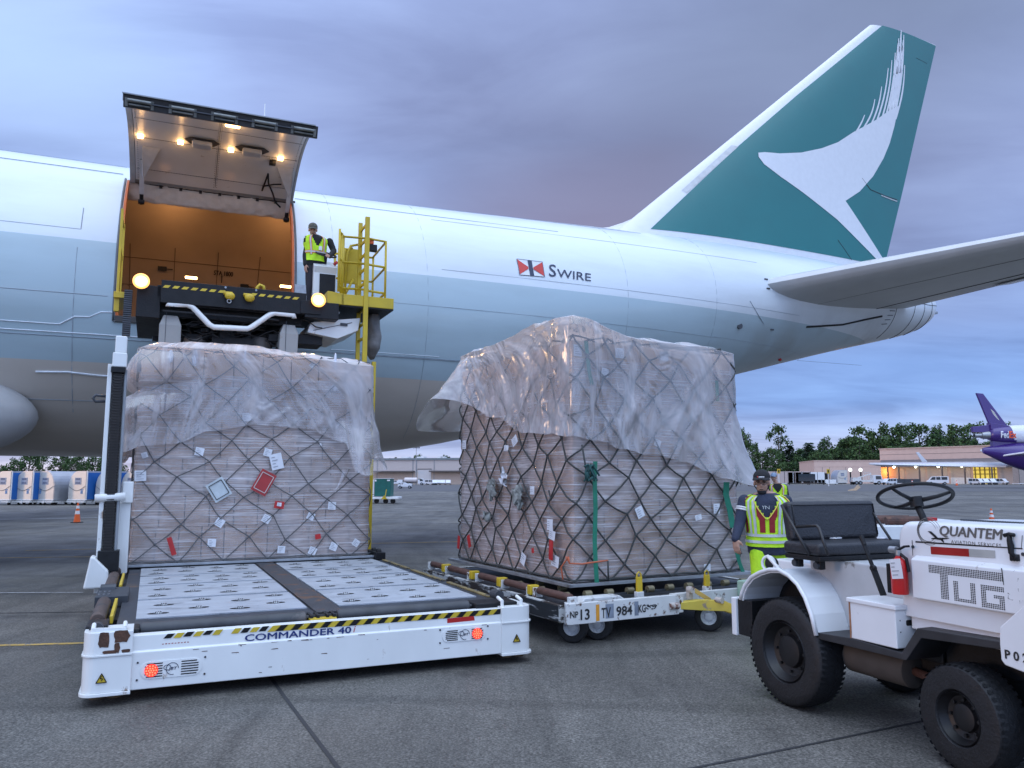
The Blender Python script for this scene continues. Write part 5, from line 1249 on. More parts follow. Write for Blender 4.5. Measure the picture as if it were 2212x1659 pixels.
def load_left():
    root = thing('pallet_load', 'low-topped netted and film-wrapped carton load under loose milky plastic, on the loader deck', 'cargo pallet', LF)
    root['label'] = 'netted and film-wrapped carton load with milky plastic over its top, standing on the loader deck'
    O = Vector((.05, 4.74, .512)); root.location = LF.wor((O.x, O.y, 0)); root.location.z = 0
    f = Fr(24.5, *LF.wor((O.x, O.y, 0))[:2])
    b = B(); b.box(0, 3.38, 0, 2.44, .530, .545); b.box(-.012, 3.392, -.015, .03, .524, .556); b.box(-.012, .03, -.015, 2.45, .5245, .5555); b.box(3.35, 3.392, -.015, 2.45, .5245, .5555); b.box(.02, 3.36, .02, 2.42, .5155, .5245); b.build('pallet_base', M_alu, root, bevel=.002)
    rs = random.Random(11); bx = Box(.12, 3.24, .07, 2.36)
    zt = cartons(root, bx, .56, [.46, .44, .47, .48, .50, .46], rs, [11, 10, 11, 9, 10, 8], [3])
    film(root, bx, .56, zt-.3, rs, seed=2)
    net(root, bx, .56, zt, .57, .54, .0074, 5, jit=.065, mrope=mat('grey_net_rope', (.10, .105, .11), .8, var=.3, scale=40))
    W, D = bx.W, bx.D
    hm = smooth_interp([(-.3, 1.9), (0, 2.0), (.10, 2.08), (.45, 2.12), (.9, 2.30), (1.5, 2.40), (2.2, 2.36), (2.7, 2.18), (2.86, 1.75), (3.0, 1.70), (3.12, 1.78), (3.4, 1.95), (W+D, 2.2), (W+D+W, 2.2), (bx.P-.6, 1.95), (bx.P-.2, 1.85), (bx.P, 2.0)])
    def offs(p, t):
        o = 0
        d = min(abs(p-0), abs(bx.P-p)); o += .15*math.exp(-(d/.32)**2)*min(1, t*1.5)*(1 if t < .75 else 1)
        o += .20*math.exp(-((p-W)/.28)**2)*max(0, t-.35)**1.3*2.0
        o += .06*math.exp(-((p-2.85)/.22)**2)*max(0, t-.6)*4
        if 0 < p < W: o -= .035*math.exp(-((t-.55)/.16)**2)*(1-p/W)
        # pillowed roll at the upper left, tied in at half height
        o += (.10*math.exp(-((t-.22)/.16)**2)-.13*math.exp(-((t-.42)/.05)**2)+.10*math.exp(-((t-.62)/.12)**2))*math.exp(-(d/.5)**2)
        return o
    cv = cover(root, bx, lambda x, y: zt+.075-.10*max(0, (x-1.6)/1.6)-.04*max(0, (.5-x)/.5), hm, offs, 3, fold=.055)
    # torn strip hanging at the right
    z2 = lambda x, y: (155.5+x*.3647, 691.3+y*.3647)
    fp = lambda x, y, yy=-.0: f.at(*z2(x, y), 1, yy)
    b = B(); vs = []
    for k in range(12):
        t = k/11; a = fp(1625-30*t-35*t*t, 880+130*t, -.05); w = .07*(1-t)+.02
        vs += [a+Vector((-w*.6, .01*math.sin(t*9), 0)), a+Vector((0, -.03, 0)), a+Vector((w*.6, .01, 0))]
    b.add(vs, [(3*k+q, 3*k+q+1, 3*k+q+4, 3*k+q+3) for k in range(11) for q in range(2)]); b.build('torn_plastic_strip', M_cover, root, smooth=True, fix=False)
    ux, uz = Vector((1, 0, 0)), Vector((0, 0, 1))
    for x, y, s, a in ((1035, 575, 48, 3), (755, 780, 46, -12), (1160, 785, 44, -14), (405, 922, 58, 3), (1558, 620, 44, -30), (1540, 1100, 46, -4), (1415, 1162, 42, -25), (1152, 1178, 46, -28), (875, 1200, 46, -32), (828, 1320, 44, -3), (1240, 1360, 42, -4), (1425, 1368, 44, -24), (1550, 1342, 44, -22), (1682, 1320, 40, -35), (1423, 268, 30, -40), (1470, 738, 16, 10), (430, 800, 30, 20)):
        note(root, fp(x, y, .02 if y > 700 else .03), ux, uz, s*.0024, s*.0024, a)
    note(root, fp(1212, 838, -.01), ux, uz, .165, .22, 14)
    note(root, fp(870, 1005, -.02), ux, uz, .24, .27, 32, m=mat('pouch_silver', (.50, .55, .56), .25), name='document_pouch', ink=False, frame=M_black)
    o = note(root, fp(1136, 962, -.02), ux, uz, .22, .32, -32+4, m=mat('pouch_red', (.36, .03, .03), .35, dirt=(.5, .5, .48), damt=.12, dscale=12), name='document_pouch', ink=False, frame=mat('pouch_edge', (.55, .56, .52), .4))
    note(root, fp(1228, 1095, -.01), ux, uz, .13, .10, -8, m=M_red, name='red_tag', ink=False); note(root, fp(1228, 1092, -.02), ux, uz, .06, .05, -8)
    note(root, fp(590, 1340, -.02), ux, uz, .06, .24, 18, m=M_red, name='red_ribbon', ink=False)
    note(root, fp(1457, 1283, -.02), ux, uz, .08, .07, 10, m=M_red, name='red_tag', ink=False)
    bagm = mat('white_bag', (.66, .68, .74), .35, var=.05)
    for x, y, w, h in ((585, 215, .09, .20), (728, 225, .10, .26), (1025, 225, .045, .24), (1560, 245, .05, .28), (1558, 400, .11, .13)):
        b = B(); b.ell(fp(x, y, .05), (w*.4, .02, h*.45), 12, 8); b.build('plastic_bundle', bagm, root, smooth=True)
load_left()
CF = Fr(28, .62, 8.52)
zc4 = lambda x, y: (898.7+x*.448, 674+y*.448)
def load_right():
    root = thing('pallet_load', 'tall netted carton load with green straps and billowing plastic sheet, on the chipped white dolly', 'cargo pallet', CF)
    f = CF
    b = B(); b.box(0, 2.55, 0, 3.15, .520, .535); b.box(-.03, 2.58, -.03, .03, .512, .545); b.box(-.03, .03, -.03, 3.18, .5125, .5445); b.box(2.52, 2.58, -.03, 3.18, .5125, .5445); b.build('pallet_base', M_alu, root, bevel=.002)
    rs = random.Random(5); bx = Box(.10, 2.46, .08, 3.05)
    zt = cartons(root, bx, .55, [.44, .43, .46, .42, .45, .44], rs, [5, 6, 4, 5, 6, 5], [5, 4, 5], depth=.55)
    film(root, bx, .55, zt-.2, rs, seed=9, amp=.016)
    net(root, bx, .55, zt, .42, .44, .0105, 12, jit=.065, off=.05)
    W, D = bx.W, bx.D; P = bx.P
    # p = 0 is the near corner; the right face runs 0..W, the left face P-D..P
    hm = smooth_interp([(0, 2.12), (.25, 2.07), (.6, 1.98), (1.0, 1.93), (1.5, 1.85), (2.0, 1.66), (W, 1.55), (W+.5, 1.6), (W+D, 2.2), (P-D-.6, 2.4), (P-D, 2.35), (P-D+.25, 2.75), (P-D*.6, 2.45), (P-.9, 2.20), (P-.4, 2.16), (P, 2.12)])
    def offs(p, t):
        dl = abs(p-(P-D)); o = .62*math.exp(-(dl/.42)**2)*t**1.2           # billowing far-left corner
        o += .24*math.exp(-((p-W)/.35)**2)*max(0, t-.45)**1.2*2.2
        d0 = min(p, P-p); o += .05*math.exp(-(d0/.25)**2)
        return o
    def top(x, y):
        e = zt+.07
        e += .13*math.exp(-(((x-.05)/.5)**2+((y-.35)/.9)**2)) + .16*math.exp(-((x-.2)/.5)**2)*(1 if y > .8 else .6)
        e -= .06*max(0, (x-1.85)/.7)**1.5
        return e
    cover(root, bx, top, hm, offs, 8, NP=460, NV=120, fold=.075, R0=.10)
    ux, uz = Vector((1, 0, 0)), Vector((0, 0, 1)); vy = Vector((0, -1, 0))
    rf = lambda x, y, o=.02: f.at(*zc4(x, y), 1, o)
    lf = lambda x, y, o=.02: f.at(*zc4(x, y), 0, o)
    for x, y, w, h, a in ((780, 185, 40, 55, 0), (983, 198, 46, 48, 0), (1197, 214, 44, 44, 0), (912, 292, 36, 40, -10), (1080, 965, 38, 52, 24), (1450, 948, 36, 50, 0), (1165, 632, 34, 34, -20), (1362, 990, 36, 26, 10), (1405, 1238, 38, 46, 0)):
        note(root, rf(x, y, .055 if y < 260 else .03), ux, uz, w*.0027, h*.0024, a)
    for x, y, w, h, a in ((475, 620, 30, 44, 30), (232, 640, 26, 50, 0), (435, 655, 26, 28, 0), (670, 1200, 34, 52, -12), (515, 1190, 26, 56, -24), (655, 1075, 30, 44, -12), (645, 1025, 28, 50, 0), (560, 860, 22, 40, 0)):
        note(root, lf(x, y, .03), vy, uz, w*.0045, h*.0024, a)
    for x, y, w, h, a in ((205, 1110, 14, 75, -8), (255, 1105, 16, 70, 22), (650, 1148, 16, 90, -4), (562, 1150, 10, 24, 10)):
        note(root, lf(x, y, .0), vy, uz, w*.0055, h*.0024, a, m=M_red, name='red_ribbon', ink=False)
    gm = mat('grey_cloth_rag', (.26, .27, .25), .8, var=.4, scale=20, bump=.6)
    for x, y, w, h in ((365, 850, .11, .19), (490, 890, .12, .20), (425, 800, .05, .16), (340, 980, .07, .07)):
        c = lf(x, y, .0); b = B(); b.ell(c, (.03, w, h/2*1.4), 16, 12)
        b.v = [tuple(Vector(v)+Vector((.05*nz(v[0]*24, v[1]*24, v[2]*24), .10*nz(v[1]*16, v[2]*19), .09*nz(v[2]*21, v[1]*15)))) for v in b.v]; b.build('knotted_rag', gm if x != 425 else M_label, root, smooth=True)
    def strap(pts, w, o=-.015, m=M_green, name='green_strap'):
        b = B(); P3 = [rf(x, y, o+.01*math.sin(i)) for i, (x, y) in enumerate(pts)]; vs = []
        for q in P3: vs += [q+Vector((-w/2, 0, 0)), q+Vector((w/2, 0, 0)), q+Vector((w/2, .004, 0)), q+Vector((-w/2, .004, 0))]
        fs = []
        for i in range(len(P3)-1): fs += [(4*i+a, 4*i+(a+1) % 4, 4*i+4+(a+1) % 4, 4*i+4+a) for a in range(4)]
        b.add(vs, fs); b.build(name, m, root)
    strap([(865, 720), (862, 800), (866, 950), (862, 1100), (866, 1200), (872, 1305)], .055)
    strap([(820, 140), (828, 220), (838, 300), (850, 350)], .05, .02)
    strap([(1498, 820), (1495, 880), (1515, 960), (1528, 1040)], .09); strap([(1548, 1160), (1560, 1210), (1578, 1255)], .06)
    strap([(1450, 330), (1455, 430)], .05, .02)
    b = B(); c = rf(835, 775, -.03); 
    for k in range(10): b.tube([c+Vector((.10*math.cos(k+q*.7)*(q+1)/4, -.02-.01*q, .09*math.sin(k*1.7+q))) for q in range(4)], .011, 5)
    b.build('knot', mat('dark_green_cord', (.015, .07, .065), .7), root, smooth=True)
    oc = mat('orange_cord', (.50, .13, .06), .7)
    b = B(); P3 = [lf(712, 1280, -.03), lf(705, 1220, -.04), Vector((-.02, -.02, .0))]
    q = [rf(x, y, -.02) for x, y in ((735, 1180), (740, 1212), (800, 1215), (860, 1206), (925, 1198))]
    b.tube([lf(708, 1290, -.03), lf(700, 1230, -.03), q[0], q[1]], .009, 6); b.tube(q, .010, 6); b.tube([q[1], lf(722, 1180, -.03)], .008, 6); b.build('orange_cord', oc, root, smooth=True)
    # hanging loops of slack net at the far left edge
    b = B()
    for (pts) in ([(640, 860), (650, 905), (690, 840)], [(800, 640), (820, 760), (850, 800)], [(925, 1200), (928, 1290)]):
        b.tube([(lf if x < 720 else rf)(x, y, -.04) for x, y in pts], .010, 6)
    b.build('slack_rope', M_rope, root, smooth=True)
load_right()

# ================================================================== the dolly under the right-hand load
z6 = lambda x, y: (933.2+x*.3203, 1192.4+y*.3203)
def wheel_set(root, c, r, w, axis, hubm, name='wheel', tread=False, dish=.5, tm=None):
    """tyre with sidewalls, rim with recessed disc; axis points outwards"""
    axis = Vector(axis).normalized(); q = axis.to_track_quat('Z', 'Y').to_matrix().to_4x4(); M = Matrix.Translation(c) @ q
    b = B(); rim = r*dish
    prof = [(rim, -w*.40), (rim+.01, -w*.5), (r*.80, -w*.52), (r*.93, -w*.48), (r*.985, -w*.38), (r, -w*.2), (r, w*.2), (r*.985, w*.38), (r*.93, w*.48), (r*.80, w*.52), (rim+.01, w*.5), (rim, w*.40)]
    n = 56; b.lathe(prof, n, M)
    if tread:
        k = tread
        for i in range(k):
            for sgn in (-1, 1):
                a = 2*math.pi*(i+(.5 if sgn > 0 else 0))/k; a2 = a+2*math.pi/k*.55
                vs = []
                for (aa, zz) in ((a, .06*w), (a2, .06*w), (a2+.06, .47*w), (a+.06, .47*w)):
                    for rr in (r-.006, r+.0025 if abs(zz) < .3*w else r-.006): vs.append(M @ Vector((rr*math.cos(aa), rr*math.sin(aa), sgn*zz)))
                b.add(vs, [(0, 2, 4, 6), (7, 5, 3, 1), (0, 1, 3, 2), (2, 3, 5, 4), (4, 5, 7, 6), (6, 7, 1, 0)])
    ty = b.build(name, tm or M_rubber, root, autos=38)
    b = B(); b.lathe([(rim*1.0, w*.42), (rim*.96, w*.47), (rim*.92, w*.40), (rim*.80, w*.22), (rim*.55, w*.16), (rim*.50, w*.28), (rim*.30, w*.32), (0.001, w*.32)], 36, M); b.lathe([(rim, -w*.4), (rim*.5, -w*.3), (.001, -w*.3)], 24, M)
    hb = b.build('rim', hubm, ty, autos=35)
    b = B()
    for k in range(8): a = 2*math.pi*k/8; p = M @ Vector((rim*.66*math.cos(a), rim*.66*math.sin(a), w*.18)); b.cyl(p, p+axis*.018, .011, n=6)
    b.build('wheel_nut', hubm, hb)
    return ty
def dolly():
    root = thing('pallet_dolly', 'chipped white roller dolly stencilled NP 13 TW 984 under the tall netted load', 'dolly', CF)
    f = CF; wr = M_whiterust
    heavy = mat('scraped_black_white_steel', (.52, .52, .50), .5, var=.1, dirt=(.045, .035, .03), damt=.75, dscale=6, stretch=(1, .5, 2.2))
    X0, Y0 = -.37, -.52
    z1_, z0_ = .405, .235
    b = B(); b.prism([(X0, Y0+.03), (X0+.02, Y0), (1.02, Y0), (1.02, Y0+.06), (X0+.2, Y0+.06), (X0+.06, Y0+.15)], lambda a, c, s: Vector((a, c, z0_+.04*0+s*(z1_+.03-z0_)))); b.build('front_beam', wr, root, bevel=.004)
    b = B(); b.box(1.02, 2.75, Y0+.10, Y0+.16, .27, .43); b.box(.98, 1.08, Y0-.0, Y0+.16, .25, .40); b.build('front_beam', wr, root, bevel=.004)
    b = B(); b.box(X0, X0+.06, Y0+.14, 3.25, z0_, z1_); b.build('side_beam', heavy, root, bevel=.003)
    b = B(); b.box(X0-.006, X0, Y0+.16, .55, z0_+.01, z1_-.01); b.build('black_panel', mat('scratched_black', (.03, .032, .035), .5, dirt=(.42, .42, .42), damt=.35, dscale=5, stretch=(1, .5, 4)), root)
    b = B(); b.box(2.70, 2.76, Y0+.14, 3.25, z0_, z1_); b.box(X0, 2.76, 3.2, 3.26, z0_, z1_); b.build('far_beam', wr, root, bevel=.003)
    b = B()
    for k in range(6): b.box(X0+.06, 2.7, Y0+.3+k*.62, Y0+.38+k*.62, .30, .39)
    b.box(X0+.1, 2.66, Y0+.16, 3.2, .385, .395)
    b.build('cross_members', M_dark, root)
    # deck rollers in rows
    rr_ = mat('brown_rust_roller', (.085, .04, .03), .6, var=.3, scale=14, bump=.2, dirt=(.14, .08, .05), damt=.3)
    for k, (y0, y1) in enumerate(((-.42, .22), (.42, .98), (1.10, 1.66), (1.95, 2.6), (2.75, 3.2))):
        b = B(); b.tube([(-.26, y0, .475), (-.26, y0+.012, .475), (-.26, y1-.012, .475), (-.26, y1, .475)], [.034, .04, .04, .034], 16); b.build('side_roller', rr_, root, autos=35)
        b = B(); b.box(-.31, -.21, y1+.005, y1+.05, .40, .50); b.box(-.31, -.21, y0-.045, y0-.003, .40, .49); b.build('roller_bracket', wr, root, bevel=.004)
    for y in (1.05, .32, 1.8, 2.68):
        b = B(); b.box(-.33, -.22, y-.04, y+.04, .42, .52); b.box(-.29, -.24, y-.06, y+.06, .42, .47); b.build('side_stop', M_yellow, root, bevel=.008)
    for j in range(3):
        for i in range(-1, 10):
            if j == 0 or i < 1:
                x = .08+i*.27; y = -.20+j*.5
                b = B(); b.cyl((x-.04, y, .465), (x+.04, y, .465), .036, n=14); b.cyl((x-.05, y, .465), (x+.05, y, .465), .012, n=8); b.build('deck_roller', mat('brass_roller', (.20, .17, .10), .45, metal=.5, dirt=(.07, .04, .03), damt=.4), root, autos=35)
    b = B(); b.bar((-.1, -.34, .40), (2.6, -.28, .40), .03); b.bar((-.1, -.22, .44), (2.6, -.12, .44), .02); b.build('roller_rail', M_dark, root)
    b = B(); b.prism([(-.12, .405), (-.06, .455), (.36, .455), (.44, .405)], lambda a, c, s: Vector((a, Y0+.14+s*.16, c))); b.build('white_cover_plate', wr, root, bevel=.01)
    for (x, y) in ((1400, 250), (1857, 215)):
        c = f.at(*z6(x, y), 1, Y0+.18); zt = f.at(*z6(x, y-108 if x < 1600 else y-85), 1, Y0+.18).z
        b = B(); b.box(c.x-.045, c.x+.045, Y0+.16, Y0+.22, .40, .47); b.build('stop_base', wr, root, bevel=.006)
        b = B(); b.box(c.x-.032, c.x+.032, Y0+.17, Y0+.205, .45, zt-.04)
        b.tube([(c.x-.026, Y0+.188, zt-.05), (c.x-.026, Y0+.188, zt-.01), (c.x, Y0+.188, zt+.012), (c.x+.026, Y0+.188, zt-.01), (c.x+.026, Y0+.188, zt-.05)], .009, 8); b.build('pallet_stop', M_yellow, root, bevel=.003)
    # stencilled numbers on the front beam
    b = B(); 
    def ff(x, z, o=.003): return Vector((x, Y0-o, z))
    pl = [f.at(*z6(x, y), 1, Y0) for x, y in ((915, 352), (1070, 352), (1075, 425), (915, 425))]
    ink = mat('stencil_black', (.015, .015, .016), .6, dirt=(.5, .5, .48), damt=.15, dscale=30)
    def zx(x): return f.at(*z6(x, 385), 1, Y0).x
    zbot = .262; hh = .075
    for t, x0, x1, h_, zz in (('NP', 930, 985, .062, .30), ('13', 1000, 1062, .105, .272), ('T', 1142, 1170, .10, .272), ('V', 1172, 1205, .10, .272), ('984', 1242, 1350, .095, .278), ('KG', 1392, 1440, .08, .29)):
        text_on('stencil_number', t, ink, root, lambda a, c, x0=x0, zz=zz: ff(zx(x0)+a, zz+c, .004), width=zx(x1)-zx(x0), height=h_, bold=.02)
    b = B(); b.quad(ff(zx(1105), .25), ff(zx(1128), .25), ff(zx(1128), .41), ff(zx(1105), .41)); b.build('orange_reflector', mat('amber_reflector', (.65, .28, .03), .35), root)
    b = B(); b.quad(ff(zx(1170), .265, .002), ff(zx(1225), .265, .002), ff(zx(1225), .405, .002), ff(zx(1170), .405, .002)); b.quad(ff(zx(1365), .265, .002), ff(zx(1392), .265, .002), ff(zx(1392), .405, .002), ff(zx(1365), .405, .002)); b.build('grey_overpaint', mat('grey_overpaint', (.20, .23, .28), .5, var=.3), root, fix=False)
    b = B(); rs = random.Random(9)
    for k in range(9): x = zx(1440)+.035*k*.4; b.bar(ff(x, .34+rs.uniform(-.03, .03)), ff(x+rs.uniform(.02, .06), .34+rs.uniform(-.03, .03)), .007)
    b.build('crossed_out_mark', M_black, root)
    # yellow drawbar and hitch towards the tug
    yd = mat('drawbar_yellow', (.55, .42, .06), .5, var=.1, dirt=(.25, .2, .15), damt=.3, dscale=8)
    q = lambda x, y, v=Y0-.25: f.at(*z6(x, y), 1, v)
    a = q(1650, 350, Y0); 
    b = B(); b.add([q(1650, 345, Y0+.02), q(1820, 325, Y0-.1), q(1980, 330, Y0-.35), q(2100, 385, Y0-.55), q(2100, 440, Y0-.55), q(1980, 400, Y0-.35), q(1820, 395, Y0-.1), q(1650, 385, Y0+.02)], [(0, 1, 6, 7), (1, 2, 5, 6), (2, 3, 4, 5)])
    k = len(b.v); b.add([Vector(v)+Vector((0, .10, 0)) for v in b.v[:8]], [(0, 7, 6, 1), (1, 6, 5, 2), (2, 5, 4, 3)]); b.f += [(0, 8, 9, 1), (1, 9, 10, 2), (2, 10, 11, 3), (3, 11, 12, 4), (4, 12, 13, 5), (5, 13, 14, 6), (6, 14, 15, 7), (7, 15, 8, 0)]; b.mi += [0]*8
    b.build('tow_bar', yd, root, bevel=.004)
    b = B(); b.bar(q(1750, 245, Y0), q(1875, 325, Y0-.1), .03, .045); b.build('tow_bar_lever', mat('lever_ochre', (.5, .33, .08), .5, dirt=(.3, .2, .15), damt=.4), root, bevel=.004)
    b = B(); c1 = q(1748, 255, Y0); b.cyl(c1+Vector((0, -.03, 0)), c1+Vector((0, .04, 0)), .035, n=14); b.bar(c1+Vector((0, .03, -.1)), c1+Vector((0, .03, .03)), .05); c2 = q(1955, 325, Y0-.3); b.cyl(c2+Vector((-.02, -.03, 0)), c2+Vector((-.02, .06, 0)), .03, n=12); c3 = q(1625, 365, Y0); b.cyl(c3+Vector((-.05, 0, 0)), c3+Vector((.07, 0, 0)), .035, n=12); b.build('hitch_pin', mat('worn_pin', (.45, .40, .36), .5, dirt=(.15, .06, .04), damt=.5, dscale=10), root, autos=35)
    b = B(); b.box(1.95, 2.5, Y0-.05, Y0+.12, .34, .52); b.build('pale_green_bracket', mat('pale_green_paint', (.34, .48, .38), .5, dirt=(.3, .25, .2), damt=.2), root, bevel=.02)
    rim = mat('white_rim', (.55, .57, .60), .45, dirt=(.12, .08, .06), damt=.25)
    for (x, y, rot) in ((960, 510, 0), (1130, 492, 0), (1885, 440, 0)):
        c = f.at(*z6(x, y), 2, .155); k = 1 if x < 1800 else 1.08
        wheel_set(root, Vector((c.x+.02, c.y+.06, .155)), .155, .12, (-.75, -.66, 0), rim, dish=.56)
        b = B(); b.box(c.x-.04, c.x+.10, c.y+.0, c.y+.12, .26, .33); b.build('caster_fork', M_dark, root)
    for (x, y) in ((.1, 2.9), (2.4, 2.9)): wheel_set(root, Vector((x, y, .155)), .155, .12, (-1, 0, 0), rim, dish=.56)
dolly()
# ================================================================== people
def capsule(b, a, c, ra, rc, n=14):
    a, c = Vector(a), Vector(c); d = (c-a); L = d.length; d.normalize()
    pts = []; rs = []
    for k in range(1, 5): t = k/5*math.pi/2; pts.append(a-d*ra*math.cos(t)); rs.append(ra*math.sin(t))
    pts.append(a); rs.append(ra); pts.append(c); rs.append(rc)
    for k in range(4, 0, -1): t = k/5*math.pi/2; pts.append(c+d*rc*math.cos(t)); rs.append(rc*math.sin(t))
    b.tube(pts, rs, n)
def fuse(b, name, m, parent, vox=.011, sm=3):
    """one continuous skin over overlapping closed shapes"""
    o = b.build(name, m, parent, smooth=True, fix=False)
    r = o.modifiers.new('remesh', 'REMESH'); r.mode = 'VOXEL'; r.voxel_size = vox; r.use_smooth_shade = True
    s = o.modifiers.new('smooth', 'SMOOTH'); s.factor = .5; s.iterations = sm
    dg = bpy.context.evaluated_depsgraph_get(); dg.update()
    me = bpy.data.meshes.new_from_object(o.evaluated_get(dg)); old = o.data; o.modifiers.clear(); o.data = me; bpy.data.meshes.remove(old); me.name = name
    if not me.materials: me.materials.append(m)
    me.polygons.foreach_set('use_smooth', [True]*len(me.polygons))
    return o
def hand(b, wrist, d, side, palm_n, curl=.5, s=1.):
    """palm, four unequal bent fingers and a thumb; d = towards the finger tips, side = towards the thumb"""
    d = Vector(d).normalized(); side = Vector(side); side = (side-d*side.dot(d)).normalized(); n = Vector(palm_n); n = (n-d*n.dot(d)-side*n.dot(side)).normalized(); w = Vector(wrist)
    for k in (-1, 0, 1): capsule(b, w+side*.018*k*s, w+d*.075*s+side*.024*k*s, .017*s, .0145*s, 10)
    for k, L in ((1.5, .066), (.5, .074), (-.5, .070), (-1.5, .056)):
        a = w+d*.082*s+side*(.0205*k*s); c = a+(d+n*.35*curl)*L*.48*s; e = c+(d*.8+n*1.0*curl)*L*.36*s; g = e+(d*.5+n*1.3*curl)*L*.25*s
        capsule(b, a, c, .0098*s, .009*s, 8); capsule(b, c, e, .009*s, .0082*s, 8); capsule(b, e, g, .0082*s, .007*s, 8)
    a = w+d*.018*s+side*.026*s; c = a+(d*.6+side*.75+n*.25)*.04*s; e = c+(d*.95+side*.2+n*.3)*.032*s
    capsule(b, a, c, .0135*s, .011*s, 8); capsule(b, c, e, .011*s, .0085*s, 8)
def head_shapes(b, hc, f, up, rt):
    f, up, rt = Vector(f), Vector(up), Vector(rt); M = Matrix((rt, f, up)).transposed().to_4x4()
    def E(c, r): b.ell(hc+rt*c[0]+f*c[1]+up*c[2], r, 16, 12, M.to_3x3())
    E((0, -.008, .03), (.074, .094, .088)); E((0, .028, -.045), (.055, .060, .062)); E((0, .055, -.088), (.026, .024, .020))     # skull, face, chin
    E((0, .088, -.018), (.013, .022, .024)); E((0, .094, -.028), (.016, .013, .012)); E((.03, .066, -.03), (.022, .02, .02)); E((-.03, .066, -.03), (.022, .02, .02))
    E((0, .080, -.062), (.024, .010, .010)); E((0, .075, .016), (.045, .014, .010))
    for s in (-1, 1): E((s*.076, -.005, -.012), (.011, .020, .032))
class Torso:
    def __init__(s, hip, neck, rt, W, Dp):
        s.h, s.n = Vector(hip), Vector(neck); s.rt = Vector(rt).normalized(); s.up = (s.n-s.h).normalized(); s.f = s.rt.cross(s.up).normalized(); s.W = W; s.D = Dp
    def prof(s, t):
        K = [(-.15, .90, .95), (0, .92, 1.0), (.25, .86, .95), (.5, .90, .98), (.75, 1.02, 1.0), (.88, 1.0, .92), (.95, .80, .80), (1.0, .48, .62), (1.06, .30, .45)]
        for (a, w1, d1), (c, w2, d2) in zip(K, K[1:]):
            if t <= c: q = (t-a)/(c-a); return w1+(w2-w1)*q, d1+(d2-d1)*q
        return K[-1][1:]
    def pt(s, a, t, off=0.):
        """a = angle from the front, towards the person's left positive in rt direction"""
        w, d = s.prof(t); sn, cs = math.sin(a), math.cos(a); e = .8
        x = math.copysign(abs(sn)**e, sn); y = math.copysign(abs(cs)**e, cs)
        return s.h.lerp(s.n, t)+s.rt*x*(s.W*w+off)+s.f*y*(s.D*d+off)
    def grid(s, b, a0, a1, t0, t1, off, na=24, nt=16, keep=None, th=.004):
        vs = []; 
        for o in (off, off-th):
            for j in range(nt+1):
                for i in range(na+1):
                    aa = a0+(a1-a0)*i/na; tt = t0+(t1-t0)*j/nt; vs.append(s.pt(aa, tt, o+.006*nz(aa*2.2, tt*7)))
        k = (na+1)*(nt+1); fs = []
        for j in range(nt):
            for i in range(na):
                if keep and not keep(a0+(a1-a0)*(i+.5)/na, t0+(t1-t0)*(j+.5)/nt): continue
                q = (j*(na+1)+i, j*(na+1)+i+1, (j+1)*(na+1)+i+1, (j+1)*(na+1)+i); fs += [q, tuple(k+x for x in q[::-1])]
        b.add(vs, fs)
